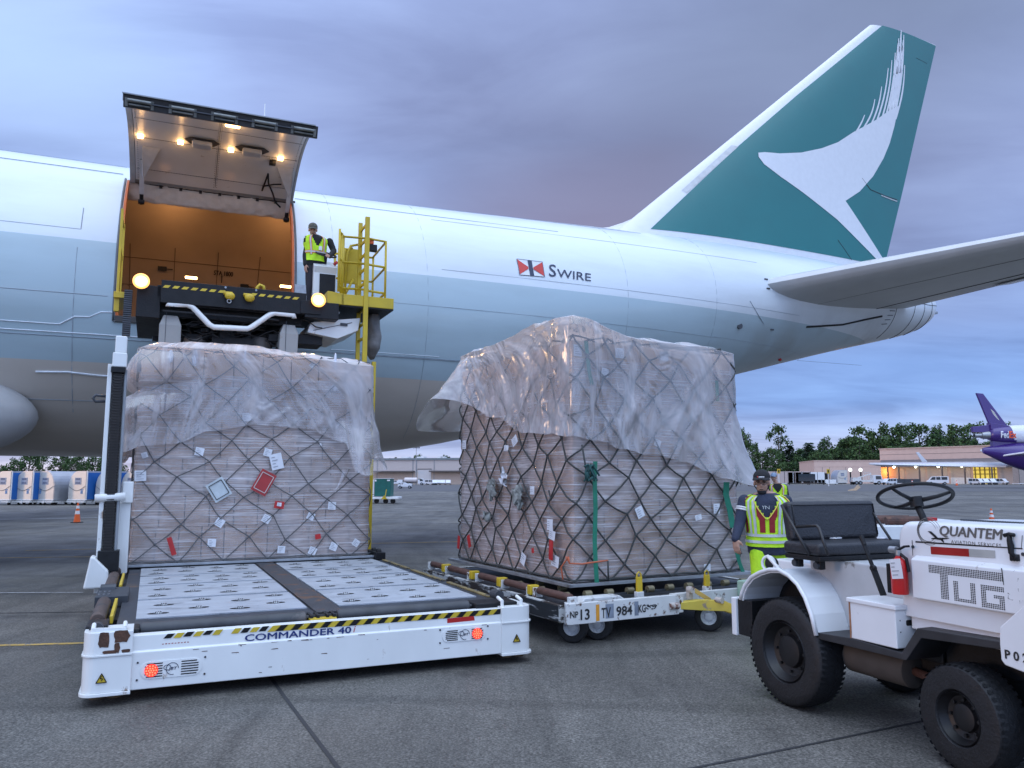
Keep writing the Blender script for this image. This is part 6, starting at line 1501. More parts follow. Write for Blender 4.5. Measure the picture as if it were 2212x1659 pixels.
def person(label, cat, loc, yaw, P):
    """P in the person's own frame: x to the viewer's right, y away from the viewer, z up"""
    root = thing('person', label, cat, loc=loc); root.rotation_euler = (0, 0, yaw)
    V = Vector; hip, neck, hc = V(P['hip']), V(P['neck']), V(P['head']); f = V(P['face']).normalized(); rt = f.cross(V((0, 0, 1))).normalized(); up = rt.cross(f).normalized()
    T = Torso(hip, neck, P['rt'], P.get('W', .195), P.get('D', .125))
    b = B(); head_shapes(b, hc, f, up, rt)
    capsule(b, neck+V((0, 0, -.05)), hc+V((0, 0, -.05))-f*.02, .056, .054)
    for t in range(8): w, d = T.prof(t/7.5); c = hip.lerp(neck, t/7.5); b.ell(c, (T.W*w*.85, T.D*d*.85, .07), 14, 8)
    for (s, e, w, hd, sd, pn, cu) in P['arms']:
        capsule(b, s, e, .045, .038); capsule(b, e, w, .037, .027); hand(b, w, hd, sd, pn, cu)
    for (a, k, an) in P['legs']:
        capsule(b, a, k, .075, .052); capsule(b, k, an, .052, .038); capsule(b, V(an)+V((0, 0, -.03)), V(an)+V((0, -.13, -.05)), .04, .035)
    body = fuse(b, 'body', M_skin, root, .0075, 4)
    # trousers
    b = B(); b.ell(hip+V((0, 0, -.05)), (T.W*.90, T.D*.98, .13), 18, 10)
    for (a, k, an) in P['legs']: capsule(b, a, k, .100, .078); capsule(b, k, V(an)+V((0, 0, .03)), .078, .072)
    fuse(b, 'trousers', P['m_leg'], root, .012, 3)
    b = B()
    for (a, k, an) in P['legs']: capsule(b, V(an)+V((0, .03, -.045)), V(an)+V((0, -.15, -.055)), .05, .045)
    fuse(b, 'boots', M_blackc, root, .01, 2)
    # shirt with sleeves
    b = B(); NA = 40
    vs = [T.pt(2*math.pi*i/NA, -.13+1.15*j/26, .012+.006*nz(i*.5, j*.5)) for j in range(27) for i in range(NA)]
    b.add(vs, [(j*NA+i, j*NA+(i+1) % NA, (j+1)*NA+(i+1) % NA, (j+1)*NA+i) for j in range(26) for i in range(NA)]+[tuple(range(NA))[::-1], tuple(26*NA+i for i in range(NA))])
    for (s, e, w, *_) in P['arms']:
        s, e, w = V(s), V(e), V(w); capsule(b, s, e, .066, .056); capsule(b, e, e.lerp(w, .96), .056, .043)
    fuse(b, 'shirt', P['m_top'], root, .011, 2)
    # safety vest: open V at the neck, trim and reflective tape
    vm, tm, sm = P['m_vest'], P['m_trim'], P['m_side']
    vb = P.get('vest_bottom', .0)
    def keepv(a, t): return not (abs(a) < .40*(t-P.get('vee', .52))/.35 and t > P.get('vee', .52)) and not (abs(abs(a)-math.pi/2) < .42 and t > .70 and t < .93)
    b = B(); T.grid(b, -math.pi, math.pi, vb, .985, .030, 72, 36, keepv); ve = b.build('safety_vest', vm, root, smooth=True)
    if sm:
        b = B()
        for s in (-1, 1): T.grid(b, s*.05, s*.36, .30, .9, .034, 10, 30, lambda a, t: abs(abs(a)-.46*max(0, (t-P.get('vee', .52)))/.35-.12) < .15 and t < .97); T.grid(b, s*1.0, s*1.25, .28, .98, .034, 6, 20)
        b.build('vest_panel', sm, ve, smooth=True)
    b = B()
    for s in (-1, 1):
        for c in P['tape_v']: T.grid(b, s*c, s*(c+.13), .26, .97, .037, 3, 24)
    for t0 in P['tape_h']: T.grid(b, -math.pi, math.pi, t0, t0+.05, .038, 60, 2)
    b.build('reflective_tape', M_tape, ve, smooth=True)
    if P.get('tape_o'):
        b = B()
        for s in (-1, 1):
            for c in P['tape_v']:
                for d in (-.06, .13): T.grid(b, s*(c+d), s*(c+d+.06), .26, .97, .036, 2, 24)
        for t0 in P['tape_h']:
            for d in (-.022, .05): T.grid(b, -math.pi, math.pi, t0+d, t0+d+.022, .037, 60, 1)
        b.build('orange_tape_edge', tm, ve, smooth=True)
    else:
        b = B()
        for s in (-1, 1):
            pth = [T.pt(s*.46*max(0, (t-P['vee']))/.35, t, .036) for t in [P['vee']+(.985-P['vee'])*k/12 for k in range(13)]]; b.tube(pth, .006, 6)
            b.tube([T.pt(s*(math.pi/2-.42), .70+.23*k/8, .034) for k in range(9)], .006, 6)
        b.build('vest_piping', tm, ve, smooth=True)
    # cap, hair, eyes
    M = Matrix((rt, f, up)).transposed().to_3x3(); cc = hc+up*.054-f*.008
    b = B(); vs = []; n, m_ = 24, 9
    for i in range(m_+1):
        th = math.pi/2*i/m_
        for k in range(n):
            a = 2*math.pi*k/n; vs.append(cc+M @ Vector((.086*math.sin(th)*math.cos(a), .106*math.sin(th)*math.sin(a), .082*math.cos(th)-.012*(th > 1.2)*(1 if math.sin(a) < 0 else 0))))
    fs = [(i*n+k, (i+1)*n+k, (i+1)*n+(k+1) % n, i*n+(k+1) % n) for i in range(m_) for k in range(n)]; fs.append(tuple(m_*n+k for k in range(n)))
    b.add(vs, fs); cp = b.build('cap', P['m_cap'], root, smooth=True)
    b = B(); top = []; 
    for i in range(13):
        a = math.pi*(.12+.76*i/12); 
        for q, (r, dz) in enumerate(((0, 0), (.040, .006), (.070, -.008))): 
            rr = .085+r*math.sin(a)**.7; top.append(cc+M @ Vector((.084*math.cos(a)*(1+.06*q), .104*math.sin(a)+r*math.sin(a), .004+dz*math.sin(a)-.012*abs(math.cos(a))*q)))
    k = len(top); b.add(top+[v-up*.006 for v in top], [(3*i+q, 3*i+q+1, 3*i+q+4, 3*i+q+3) for i in range(12) for q in (0, 1)]+[tuple(k+x for x in (3*i+q+3, 3*i+q+4, 3*i+q+1, 3*i+q)) for i in range(12) for q in (0, 1)]); b.build('cap_brim', P['m_cap'], cp, smooth=True)
    b = B(); b.ell(hc+up*.022-f*.028, (.079, .078, .070), 16, 10, M); b.build('hair', P['m_hair'], root, smooth=True)
    b = B()
    for s in (-1, 1): b.ell(hc+rt*s*.030+f*.082+up*.004, (.011, .006, .006), 8, 6, M); b.tube([hc+rt*(s*.030-.016)+f*.088+up*.018, hc+rt*s*.030+f*.092+up*.022, hc+rt*(s*.030+.016)+f*.086+up*.017], .003, 4)
    b.tube([hc+rt*-.018+f*.088-up*.062, hc+f*.093-up*.061, hc+rt*.018+f*.088-up*.062], .003, 4); b.build('eyes', M_blackc, root)
    return root, T, hc, f, up, rt, ve, cp
M_tape = mat('silver_tape', (.50, .53, .52), .35, var=.08)
M_camo = mat('olive_cap', (.085, .085, .065), .85, var=.5, scale=30)
M_darkhair = mat('dark_hair', (.03, .022, .018), .8)
def people():
    V = Vector
    # worker beside the tug: placed from where the photograph shows the joints, 8.2 m away
    Y = 8.25; g = Fr(0, 2.68, Y)
    za = lambda x, y, dy=0.: g.at(1555.4+x*.1615, 993.7+y*.1615, 1, dy)
    hipc = za(650, 1290); neck = za(600, 445, .0)
    hd = za(560, 300, -.05)
    sh = za(325, 545, .02); el = za(262, 850, -.02); wr = za(205, 1060, -.10)
    sh2 = za(880, 545, .08); el2 = V((sh2.x+.07, sh2.y+.06, sh2.z-.29)); wr2 = V((sh2.x+.05, -.12, sh2.z-.50))
    hz = .93
    root, T, hc, f, up, rt, ve, cp = person('person in black cap and lime vest with red panels, beside the tall load', 'person', (2.68, Y, 0), 0, dict(
        hip=(hipc.x, 0.02, .96), neck=(neck.x, -.02, 1.50), head=(hd.x, hd.y, hd.z+.0), face=(-.42, -1, -.10), rt=(1, -.28, 0), W=.205, D=.135,
        arms=[(sh, el, wr, (.05, -.15, -1), (.6, -.7, 0), (.9, .2, .1), .55), (sh2, el2, wr2, (0, -.6, -.6), (-1, 0, 0), (0, .3, -1), .7)],
        legs=[((hipc.x-.095, 0, .90), (hipc.x-.11, -.04, .50), (hipc.x-.10, .02, .09)), ((hipc.x+.095, .02, .90), (hipc.x+.12, .02, .50), (hipc.x+.11, .12, .09))],
        m_leg=M_lime, m_top=M_navy, m_vest=M_lime, m_trim=mat('yellow_piping', (.75, .65, .10), .6), m_side=mat('maroon_panel', (.26, .015, .02), .75), vest_bottom=.03, vee=.54, tape_v=(.42, .68), tape_h=(.10, .22), m_cap=M_blackc, m_hair=mat('grey_hair', (.25, .24, .23), .8)))
    b = B(); M = Matrix((rt, f, up)).transposed().to_3x3(); b.ell(hc+f*.045-up*.092, (.047, .045, .03), 12, 8, M); b.tube([hc+f*.04-up*.08+rt*.04, hc+rt*.078-up*.03], .006, 5); b.tube([hc+f*.04-up*.08-rt*.04, hc-rt*.078-up*.03], .006, 5); b.build('face_mask', M_blackc, root, smooth=True)
    b = B()
    for s in (-1, 1):
        c = hc+rt*s*.031+f*.100+up*.002; b.tube([c+rt*.024*math.cos(2*math.pi*k/14)+up*.016*math.sin(2*math.pi*k/14) for k in range(14)], .0022, 5, closed=True); b.tube([c+rt*s*.024, hc+rt*s*.078+up*.004], .002, 4)
    b.bar(hc+rt*-.007+f*.1+up*.004, hc+rt*.007+f*.1+up*.004, .003); b.build('glasses', M_dark, root)
    b = B()
    for t in (.33, .42): 
        c = sh.lerp(el, t); d = (el-sh).normalized(); e1 = d.orthogonal().normalized(); e2 = d.cross(e1); b.tube([c+(e1*math.cos(2*math.pi*k/20)+e2*math.sin(2*math.pi*k/20))*.063 for k in range(20)], .010, 6, closed=True)
    b.build('sleeve_stripe', M_reflect, root, smooth=True)
    b = B(); c = hc+up*.075+f*.088
    b.quad(*[hc+up*(.062+a)+f*.103-f*(a*.35)+rt*c_ for a, c_ in ((0, -.035), (0, .02), (.008, .02), (.008, -.035))]); b.build('cap_lettering', M_reflect, cp)
    b = B(); b.ell(hc+up*.066+f*.104+rt*.03, (.007, .004, .009), 8, 6); b.build('cap_emblem', M_red, cp)
    text_on('shirt_lettering', 'YN', M_tape, root, lambda a, c: T.pt(-.13+a/.20, .74+c*1.4, .022), width=.040, height=.045)
    # operator on the raised bridge platform
    g = LF
    zz = lambda x, y, yy: LF.at(*z4(x, y), 1, yy)
    YO = 8.05; c0 = zz(300, 600, YO); L0 = Vector((c0.x, YO, 0)); w0 = LF.wor(L0)
    q = lambda x, y, dy=0.: (zz(x, y, YO+dy)-L0)
    zf = 4.06
    hd = q(272, 238, -.04); nk = q(300, 300); sh = q(222, 375, .02); el = q(190, 520, .0); wr = q(190, 620, -.06); sh2 = q(455, 365, .02); el2 = q(500, 470, -.02); wr2 = q(455, 530, -.22)
    hp = q(300, 605)
    root, T, hc, f, up, rt, ve, cp = person('person in camouflage cap, black jacket and lime vest, looking down behind the loader console', 'person', (w0[0], w0[1], 0), LF.a, dict(
        hip=(hp.x, .02, hp.z), neck=(nk.x, 0, nk.z-.01), head=tuple(hd), face=(-.18, -1, -.42), rt=(1, .10, 0), W=.195, D=.125,
        arms=[(sh, el, wr, (.05, -.1, -1), (.4, -.9, 0), (.9, .2, .1), .5), (sh2, el2, wr2, (-.35, -.8, -.1), (-.5, .2, .8), (0, .1, -1), .7)],
        legs=[((hp.x-.09, 0, hp.z-.05), (hp.x-.10, -.03, hp.z-.45), (hp.x-.10, .03, hp.z-.87)), ((hp.x+.09, 0, hp.z-.05), (hp.x+.10, -.02, hp.z-.45), (hp.x+.10, .05, hp.z-.87))],
        m_leg=mat('dark_trousers', (.022, .02, .026), .85, var=.2), m_top=M_blackc, m_vest=M_lime, m_trim=mat('orange_tape', (.75, .16, .02), .6), m_side=None, vest_bottom=.05, vee=.55, tape_v=(.46,), tape_h=(.34,), tape_o=True, m_cap=M_camo, m_hair=M_darkhair))
    b = B(); b.cbox(T.pt(.15, .5, .045), (.06, .008, .08)); b.build('badge', M_reflect, root, bevel=.003)
    # a third worker far behind
    g3 = Fr(0, 7.55, 22.5); z3p = lambda x, y: g3.at(1555.4+x*.1615, 993.7+y*.1615, 1, 0)
    h = z3p(712, 222); x0 = h.x
    person('person in pale blue cap and orange-edged lime vest, far behind the stooping worker', 'person', (7.55, 22.5, 0), 0, dict(
        hip=(x0+.12, 0, .99), neck=(x0+.10, 0, 1.52), head=(x0, -.04, h.z-.02), face=(-.7, -1, -.1), rt=(1, -.3, 0), W=.24, D=.15,
        arms=[((x0-.14, 0, 1.42), (x0-.2, -.05, 1.15), (x0-.18, -.2, .95), (0, -.4, -1), (1, 0, 0), (0, .2, 0.1), .5), ((x0+.33, 0, 1.42), (x0+.38, 0, 1.14), (x0+.36, -.12, .92), (0, -.2, -1), (-1, 0, 0), (0, .2, .1), .5)],
        legs=[((x0+.02, 0, .92), (x0+.02, -.03, .5), (x0+.02, .03, .09)), ((x0+.2, 0, .92), (x0+.21, -.02, .5), (x0+.21, .05, .09))],
        m_leg=M_navy, m_top=M_blackc, m_vest=M_lime, m_trim=mat('orange_tape', (.75, .16, .02), .6), m_side=None, vest_bottom=.05, vee=.5, tape_v=(.46,), tape_h=(.34,), tape_o=True, m_cap=mat('pale_blue_cap', (.25, .33, .45), .8), m_hair=M_darkhair))
people()
# ================================================================== the tow tractor
GF = Fr(-68, 2.04, 5.9)            # x forward, y to its left (away from the viewer)
z5 = lambda x, y: (1520.8+x*.4062, 985+y*.4062)
z7 = lambda x, y: (1883.7+x*.2083, 1002.3+y*.2083)
def tug():
    root = thing('tow_tractor', 'white open tow tractor with black bench seat and big black tyres, at the right edge', 'tow tractor', GF)
    wp = mat('tug_white_paint', (.70, .71, .72), .32, var=.04, scale=3, dirt=(.28, .24, .20), damt=.13, dscale=7, coat=.3)
    at = GF.at
    blk = M_black
    # wheels
    rimb = mat('black_rim', (.006, .006, .007), .42, var=.3, dirt=(.016, .015, .015), damt=.2)
    tm = mat('tyre_rubber', (.006, .007, .009), .6, var=.35, scale=16, bump=.25, dirt=(.011, .012, .013), damt=.3, dscale=5)
    for y, sg in ((.11, -1), (1.17, 1)): wheel_set(root, Vector((-.10, y, .388)), .388, .23, (0, sg, 0), rimb, name='rear_wheel', tread=58, dish=.56, tm=tm)
    for y, sg in ((.10, -1), (1.12, 1)): wheel_set(root, Vector((1.33, y, .298)), .298, .20, (-.10, sg, 0), rimb, name='front_wheel', tread=44, dish=.50, tm=tm)
    # chassis
    b = B(); b.box(-.45, 2.15, .34, .96, .33, .60); b.box(.3, 1.0, .30, 1.0, .50, .66); b.box(1.0, 2.1, .32, .98, .5, .80); b.bar((-.09, .2, .405), (-.09, 1.1, .405), .10); b.bar((1.33, .2, .30), (1.33, 1.05, .30), .08)
    b.bar((1.5, .1, .35), (1.95, .4, .38), .05); b.tube([(1.6, .25, .30), (1.75, .2, .26), (1.95, .22, .30)], .03, 8); b.box(1.75, 2.1, .1, .5, .2, .42); b.build('chassis', blk, root, bevel=.01)
    b = B(); b.cyl((.28, .30, .42), (.78, .30, .42), .115, n=24); b.tube([(.78, .30, .42), (.80, .30, .42)], [.115, .07], 24); b.build('silencer', mat('dusty_tank', (.07, .06, .052), .6, var=.2, dirt=(.03, .026, .024), damt=.3), root, autos=40)
    b = B(); b.tube([(.80, .28, .42), (1.0, .26, .40), (1.2, .3, .40)], .028, 10); b.build('exhaust_pipe', M_rust, root, smooth=True)
    # rear fenders: a curved band over each wheel
    arc = [(-.575, .70), (-.552, .755), (-.514, .815), (-.43, .89), (-.329, .935), (-.22, .968), (-.114, .978), (-.01, .948), (.078, .895), (.15, .81), (.205, .70), (.244, .564)]
    for y0, y1 in ((0.0, .37), (.93, 1.30)):
        b = B()
        outer = arc; inner = [(x+(-.09-x)*.045, z+(.42-z)*.045) for x, z in arc]
        b.prism(outer+inner[::-1], lambda a, c, s: Vector((a, y0+s*(y1-y0), c)))
        fd = b.build('rear_fender', wp, root, bevel=.004)
        b = B(); b.tube([(x, y0-.004, z) for x, z in arc], .016, 8); b.build('fender_bead', wp, fd, smooth=True)
        b = B(); yi = y1-.012 if y0 < .5 else y0+.002; b.prism(arc[:]+[(.24, .45), (-.57, .45)], lambda a, c, s: Vector((a*.985, yi+s*.01, c-.012))); b.build('fender_inner_wall', blk, fd)
    b = B(); b.box(-.69, -.632, -.01, 1.31, .41, .705); b.build('rear_bumper', wp, root, bevel=.008)
    b = B(); b.box(-.632, -.46, .01, 1.29, .42, .70); b.build('rear_box', blk, root, bevel=.006)
    # rear deck and body
    b = B(); b.box(-.62, .12, .37, .93, .60, 1.00); b.build('rear_body', wp, root, bevel=.012)
    b = B(); b.box(-.12, .86, .30, 1.02, .60, 1.06); b.build('seat_pedestal', mat('pedestal_grey', (.44, .45, .46), .4, var=.08, dirt=(.2, .19, .18), damt=.2, dscale=6), root, bevel=.01)
    # work light on the rear fender
    p = at(*z5(360, 572), 1, .12)
    b = B(); b.tube([(p.x+.062*math.cos(2*math.pi*k/24)*.85, p.y-.03+.055*math.cos(2*math.pi*k/24)*.3, p.z+.055*math.sin(2*math.pi*k/24)) for k in range(24)], .012, 8, closed=True); rl = b.build('rear_lamp', wp, root, smooth=True)
    b = B(); b.ell(p, (.055, .05, .055), 16, 10); b.build('lamp_body', blk, rl, smooth=True)
    b = B(); b.tube([p+Vector((.0, -.04, .06)), p+Vector((.09, -.04, .0)), p+Vector((.17, -.03, -.05))], .014, 6); b.build('wrapped_cable', M_reflect, rl, smooth=True)
    # bench seat
    lea = mat('black_vinyl', (.016, .017, .021), .42, var=.2, scale=6, bump=.3, bscale=60)
    bp = [at(*z5(*q), 0, -.13) for q in ((440, 242), (900, 250), (921, 440), (462, 440))]
    b = B(); y0, y1 = bp[0].y+.01, bp[1].y+.01
    M = Matrix.Translation((-.13, 0, 1.18)) @ Matrix.Rotation(R(-9), 4, 'Y')
    b.box(-.05, .05, y0, y1, 0, .30, M); sbk = b.build('seat_back', lea, root, bevel=.035, bseg=4)
    b = B(); b.tube([M @ Vector((.052, y0+.03, .03)), M @ Vector((.055, y0+.03, .27)), M @ Vector((.055, y1-.03, .27)), M @ Vector((.052, y1-.03, .03))], .006, 6); b.build('piping', lea, sbk, smooth=True)
    b = B(); b.box(-.14, .24, y0-.06, y1-.02, 1.10, 1.19); b.build('seat_cushion', lea, root, bevel=.03, bseg=4)
    b = B(); b.box(-.13, .23, y0-.05, y1-.03, 1.065, 1.10); b.box(-.1, -.04, y0-.0, y0+.05, 1.0, 1.07); b.box(.12, .18, y0-.0, y0+.05, 1.0, 1.07); b.build('seat_frame', blk, root, bevel=.008)
    b = B()
    for xq in (-.07, .15): b.cyl((xq, y0-.02, 1.03), (xq, y0+.0, 1.03), .025, n=12)
    b.build('seat_bolt', M_dark, root)
    chip = mat('chipped_black_tube', (.015, .015, .016), .4, dirt=(.45, .45, .45), damt=.14, dscale=30)
    b = B(); b.tube([at(*z5(412, 262), 1, y0-.03), at(*z5(560, 527), 1, y0-.07)], .011, 8); b.tube([at(*z5(478, 378), 1, y0-.0), at(*z5(600, 370), 1, y0-.02), at(*z5(612, 385), 1, y0-.04), at(*z5(660, 527), 1, y0-.07)], .011, 8); b.build('seat_hoop', chip, root, smooth=True)
    b = B(); b.tube([at(*z5(900, 305), 0, -.08), at(*z5(995, 448), 0, .12)], .010, 8); b.build('seat_brace', chip, root, smooth=True)
    for x in (600, 715, 970):
        p = at(*z5(x, 440), 2, 1.195); b = B(); b.cbox(p+Vector((-.03, 0, .004)), (.05, .10, .008), rz=.3); b.build('paper_scrap', M_label, root)
    # parking-brake lever
    b = B(); a, c = at(*z5(835, 425), 1, .12), at(*z5(955, 742), 1, .12); m = a.lerp(c, .55)
    b.bar(m, c, .012, .05, (0, 1, 0)); b.bar(a.lerp(c, .12), m, .012, .028, (0, 1, 0)); b.cyl(a, a.lerp(c, .16), .016, n=10); b.cyl(m+Vector((0, -.015, 0)), m+Vector((0, .015, 0)), .02, n=10); b.build('brake_lever', M_black, root, bevel=.003)
    # hood
    HY = .10; zt = 1.385
    def hoodprof(y_in=0):   # x-z outline of the side
        P = [(.885, .80), (.885, 1.27)]
        for k in range(1, 8): a = R(180-90*k/7); P.append((.985+.10*math.cos(a), zt-.10+.10*math.sin(a)))
        P += [(2.12, zt+.015), (2.12, .80)]; return P
    b = B(); P = hoodprof(); n = len(P); vs = []
    rings = [(HY, 0), (HY, .0), (HY+.004, .018), (HY+.018, .006)]
    ed = .03
    def ringp(y, inset): return [Vector((x+(inset if x < 1.0 else (-inset if x > 2.1 else 0)), y, z-(inset if z > 1.2 else 0))) for x, z in P]
    Rg = [ringp(HY, .028), ringp(HY+.008, .012), ringp(HY+.028, .0), ringp(.95-.028, 0), ringp(.95-.008, .012), ringp(.95, .028)]
    vs = [v for r in Rg for v in r]; fs = [tuple(range(n))[::-1], tuple(5*n+i for i in range(n))]
    for k in range(5):
        for i in range(n): j = (i+1) % n; fs.append((k*n+i, k*n+j, (k+1)*n+j, (k+1)*n+i))
    b.add(vs, fs); hood = b.build('hood', wp, root, autos=35)
    h7 = lambda x, y, o=0.: at(*z7(x, y), 1, HY-o)
    # black gap under the hood lid, vertical gap
    b = B(); b.add([h7(450, 798, .002), h7(1560, 872, .002), h7(1560, 884, .002), h7(450, 815, .002)], [(0, 1, 2, 3)]); b.add([h7(412, 790, .002), h7(418, 790, .002), h7(425, 950, .002), h7(420, 950, .002)], [(0, 1, 2, 3)]); b.add([h7(1555, 740, .002), h7(1562, 740, .002), h7(1550, 880, .002), h7(1545, 878, .002)], [(0, 1, 2, 3)]); b.build('hood_gap', blk, hood)
    # side panel with the dotted letters
    PY = .055; c = [at(*z7(x, y), 1, PY) for x, y in ((398, 965), (1600, 1090), (1600, 1550), (425, 1385))]
    x0, x1 = c[0].x, 2.1; ztp = c[0].z; zb_ = c[3].z
    b = B(); b.add([Vector(v) for v in ((x0, PY, ztp-.012), (x1, PY, ztp-.012), (x1, PY, zb_), (x0, PY, zb_), (x0-.0, HY+.004, ztp+.012), (x1, HY+.004, ztp+.012), (x1, HY+.004, zb_-.012), (x0, HY+.004, zb_-.012))], [(0, 1, 2, 3), (0, 4, 5, 1), (3, 2, 6, 7), (0, 3, 7, 4), (1, 5, 6, 2), (4, 7, 6, 5)]); pan = b.build('side_panel', wp, hood, bevel=.006)
    p7 = lambda x, y, o=.002: at(*z7(x, y), 1, PY-o)
    # dotted letters laid out on a true grid on the panel
    A0 = p7(590, 1050); A1 = p7(1345, 1120); dx = (A1.x-A0.x)/43; dz = (A0.z-p7(600, 1375).z)/19.3
    on = set()
    for i in range(44):
        for j in range(5): on.add((i, j))
    for i in range(7, 12):
        for j in range(5, 20): on.add((i, j))
    for i in range(15, 28):
        for j in range(8, 20):
            if i < 18 or i > 24 or j > 17: on.add((i, j))
    for i in range(31, 44):
        for j in range(8, 21):
            if i < 34 or j < 11 or j > 17 or (i > 40 and j > 12) or (i > 37 and j in (13, 14)): on.add((i, j))
    b = B()
    for i, j in on:
        cx, cz = A0.x+i*dx, A0.z-j*dz; b.add([Vector((cx+.0042*math.cos(2*math.pi*k/8), PY-.0012, cz+.0042*math.sin(2*math.pi*k/8))) for k in range(8)], [tuple(range(8))])
    b.build('perforated_lettering', blk, pan, fix=False)
    b = B(); rs = random.Random(2)
    for k in range(16):
        p = p7(rs.choice([rs.uniform(500, 1500), rs.uniform(1300, 1560)]), rs.uniform(1080, 1500), .0015); l = rs.uniform(.006, .03); a = rs.uniform(0, 3); b.add([p, p+Vector((l*math.cos(a), 0, l*math.sin(a))), p+Vector((l*math.cos(a)+.002, 0, l*math.sin(a)+.003))], [(0, 1, 2)])
    q = p7(1338, 1080, .002); b.add([q, q+Vector((.006, 0, 0)), q+Vector((.010, 0, -.09)), q+Vector((.006, 0, -.09))], [(0, 1, 2, 3)])
    b.build('scratches', blk, pan, fix=False)
    # livery on the hood lid
    grey = mat('grey_lettering', (.13, .12, .11), .5, var=.1)
    zb7 = h7(710, 750).z; x7a, x7b = h7(708, 720).x, h7(1362, 750).x
    text_on('lettering', 'QUANTEM', grey, hood, lambda a, c: Vector((x7a+a, HY-.002, zb7+c-.004)), width=x7b-x7a, height=.068, heavy=.0026, shear=.2)
    x8a, x8b = h7(820, 790).x, h7(1338, 800).x
    text_on('lettering', 'AVIATION SERVICES', grey, hood, lambda a, c: Vector((x8a+a, HY-.002, zb7-.036+c)), width=x8b-x8a, height=.020, bold=.008, spacing=1.25)
    b = B(); cq = h7(592, 700)
    for r_, th in ((.088, .0032), (.076, .0022), (.066, .003)):
        b.tube([(cq.x+r_*.95*math.cos(a)-(.088-r_)*.5, HY-.001, cq.z+r_*.92*math.sin(a)) for a in [R(20+290*k/36) for k in range(37)]], [th*(.3+.7*math.sin(math.pi*k/36)) for k in range(37)], 4)
    b.build('swirl_emblem', grey, hood)
    b = B(); b.quad(*[h7(x, y, .003) for x, y in ((575, 695), (612, 698), (655, 735), (682, 764), (740, 766), (800, 768), (800, 774), (735, 782), (748, 815), (738, 815), (712, 790), (655, 780), (618, 782), (614, 770), (650, 764))]); b.build('aircraft_sticker', blk, hood, fix=False)
    b = B(); b.quad(*[h7(x, y, .002) for x, y in ((605, 855), (1003, 880), (1008, 962), (612, 935))]); b.build('red_reflector', mat('deep_red_reflector', (.30, .012, .01), .3), hood)
    b = B(); b.quad(*[h7(x, y, .002) for x, y in ((1004, 880), (1275, 897), (1280, 978), (1009, 962))]); b.build('silver_reflector', mat('silver_reflector', (.38, .38, .36), .35), hood)
    # rubber latch
    b = B(); a = [h7(x, y, .02) for x, y in ((1370, 742), (1420, 728), (1475, 738))]; b.tube(a, .011, 8); l = [h7(x, y, .018) for x, y in ((1425, 735), (1425, 790), (1440, 850), (1442, 920), (1475, 965))]; b.tube(l, [.012, .014, .017, .014, .012], 8); b.cbox(h7(1480, 970, .01), (.045, .02, .035)); b.build('rubber_latch', blk, hood, smooth=True)
    b = B()
    for x, y in ((427, 858), (1570, 935), (1450, 1000), (1480, 1002), (1510, 1004)): p = h7(x, y, .0); b.cyl(p, p+Vector((0, -.006, 0)), .010 if x < 1450 or x > 1560 else .004, n=8)
    b.build('screws', M_dark, hood)
    b = B()
    for k in range(26): p = Vector((1.10+k*.016, .42, zt+.010)); b.ell(p, (.005, .02, .006), 6, 4)
    b.build('top_vent', M_dark, hood)
    b = B(); b.box(.93, 2.1, HY+.03, .93, .72, .82); b.box(.95, 1.9, .14, .16, .70, .86); b.build('lower_body', wp, root, bevel=.006)
    # steering wheel and column
    c = Vector((.775, .40, 1.535)); e1 = Vector((math.cos(R(17)), 0, math.sin(R(17)))); e2 = Vector((0, math.cos(R(13)), -math.sin(R(13)))); nn = e1.cross(e2)
    b = B(); ring = [c+(e1*math.cos(2*math.pi*k/48)+e2*math.sin(2*math.pi*k/48))*.235 for k in range(48)]; b.tube(ring, .0125, 10, closed=True); sw = b.build('steering_wheel', M_black, root, smooth=True)
    b = B(); low = c+nn*.035 if nn.z < 0 else c-nn*.035
    for a in (28, 165, 275): q = c+(e1*math.cos(R(a))+e2*math.sin(R(a)))*.235; b.tube([low, low.lerp(q, .6)+Vector((0, 0, -.006)), q], [.016, .013, .010], 8)
    b.build('spoke', M_black, sw, smooth=True)
    b = B(); b.cyl(low+Vector((0, 0, .03)), low-Vector((-.012, 0, .035)), .042, n=18); b.build('hub', M_black, sw, autos=40)
    b = B(); b.tube([low, low+Vector((.05, 0, -.10)), low+Vector((.11, 0, -.26))], .022, 12); b.build('steering_column', M_black, root, smooth=True)
    # toolbox
    b = B(); b.box(.535, .915, .015, .285, .60, .835); tb = b.build('toolbox', wp, root, bevel=.006)
    b = B(); b.box(.525, .928, .003, .295, .835, .865); b.build('toolbox_lid', wp, tb, bevel=.006)
    b = B(); b.prism(rrect(.10, .20, .735, .77, .012), lambda a, z, s: Vector((.9155+s*.002, a, z))); b.build('hand_slot', blk, tb)
    b = B()
    for yy, zz in ((.05, .70), (.05, .77), (.25, .70), (.25, .79)): b.cyl((.915, yy, zz), (.918, yy, zz), .004, n=6)
    b.build('rivets', M_dark, tb)
    b = B(); rs = random.Random(8)
    b.quad((.536, .0135, .86), (.55, .0135, .84), (.552, .0135, .64), (.548, .0135, .60), (.536, .0135, .60)); b.build('rust_run', mat('rust_run', (.26, .12, .06), .7, var=.4, scale=30), tb, fix=False)
    # steps and skirts
    b = B(); b.prism([(.20, .58), (.53, .60), (.95, .585), (1.075, .755), (1.66, .775), (1.66, .735), (1.10, .70), (.98, .545), (.20, .54)], lambda a, c_, s: Vector((a, .01+s*.31, c_))); b.build('running_board', mat('board_black', (.022, .023, .026), .5, var=.25, dirt=(.06, .055, .05), damt=.25), root, bevel=.004)
    # front wing plate with lettering
    FY = -.075
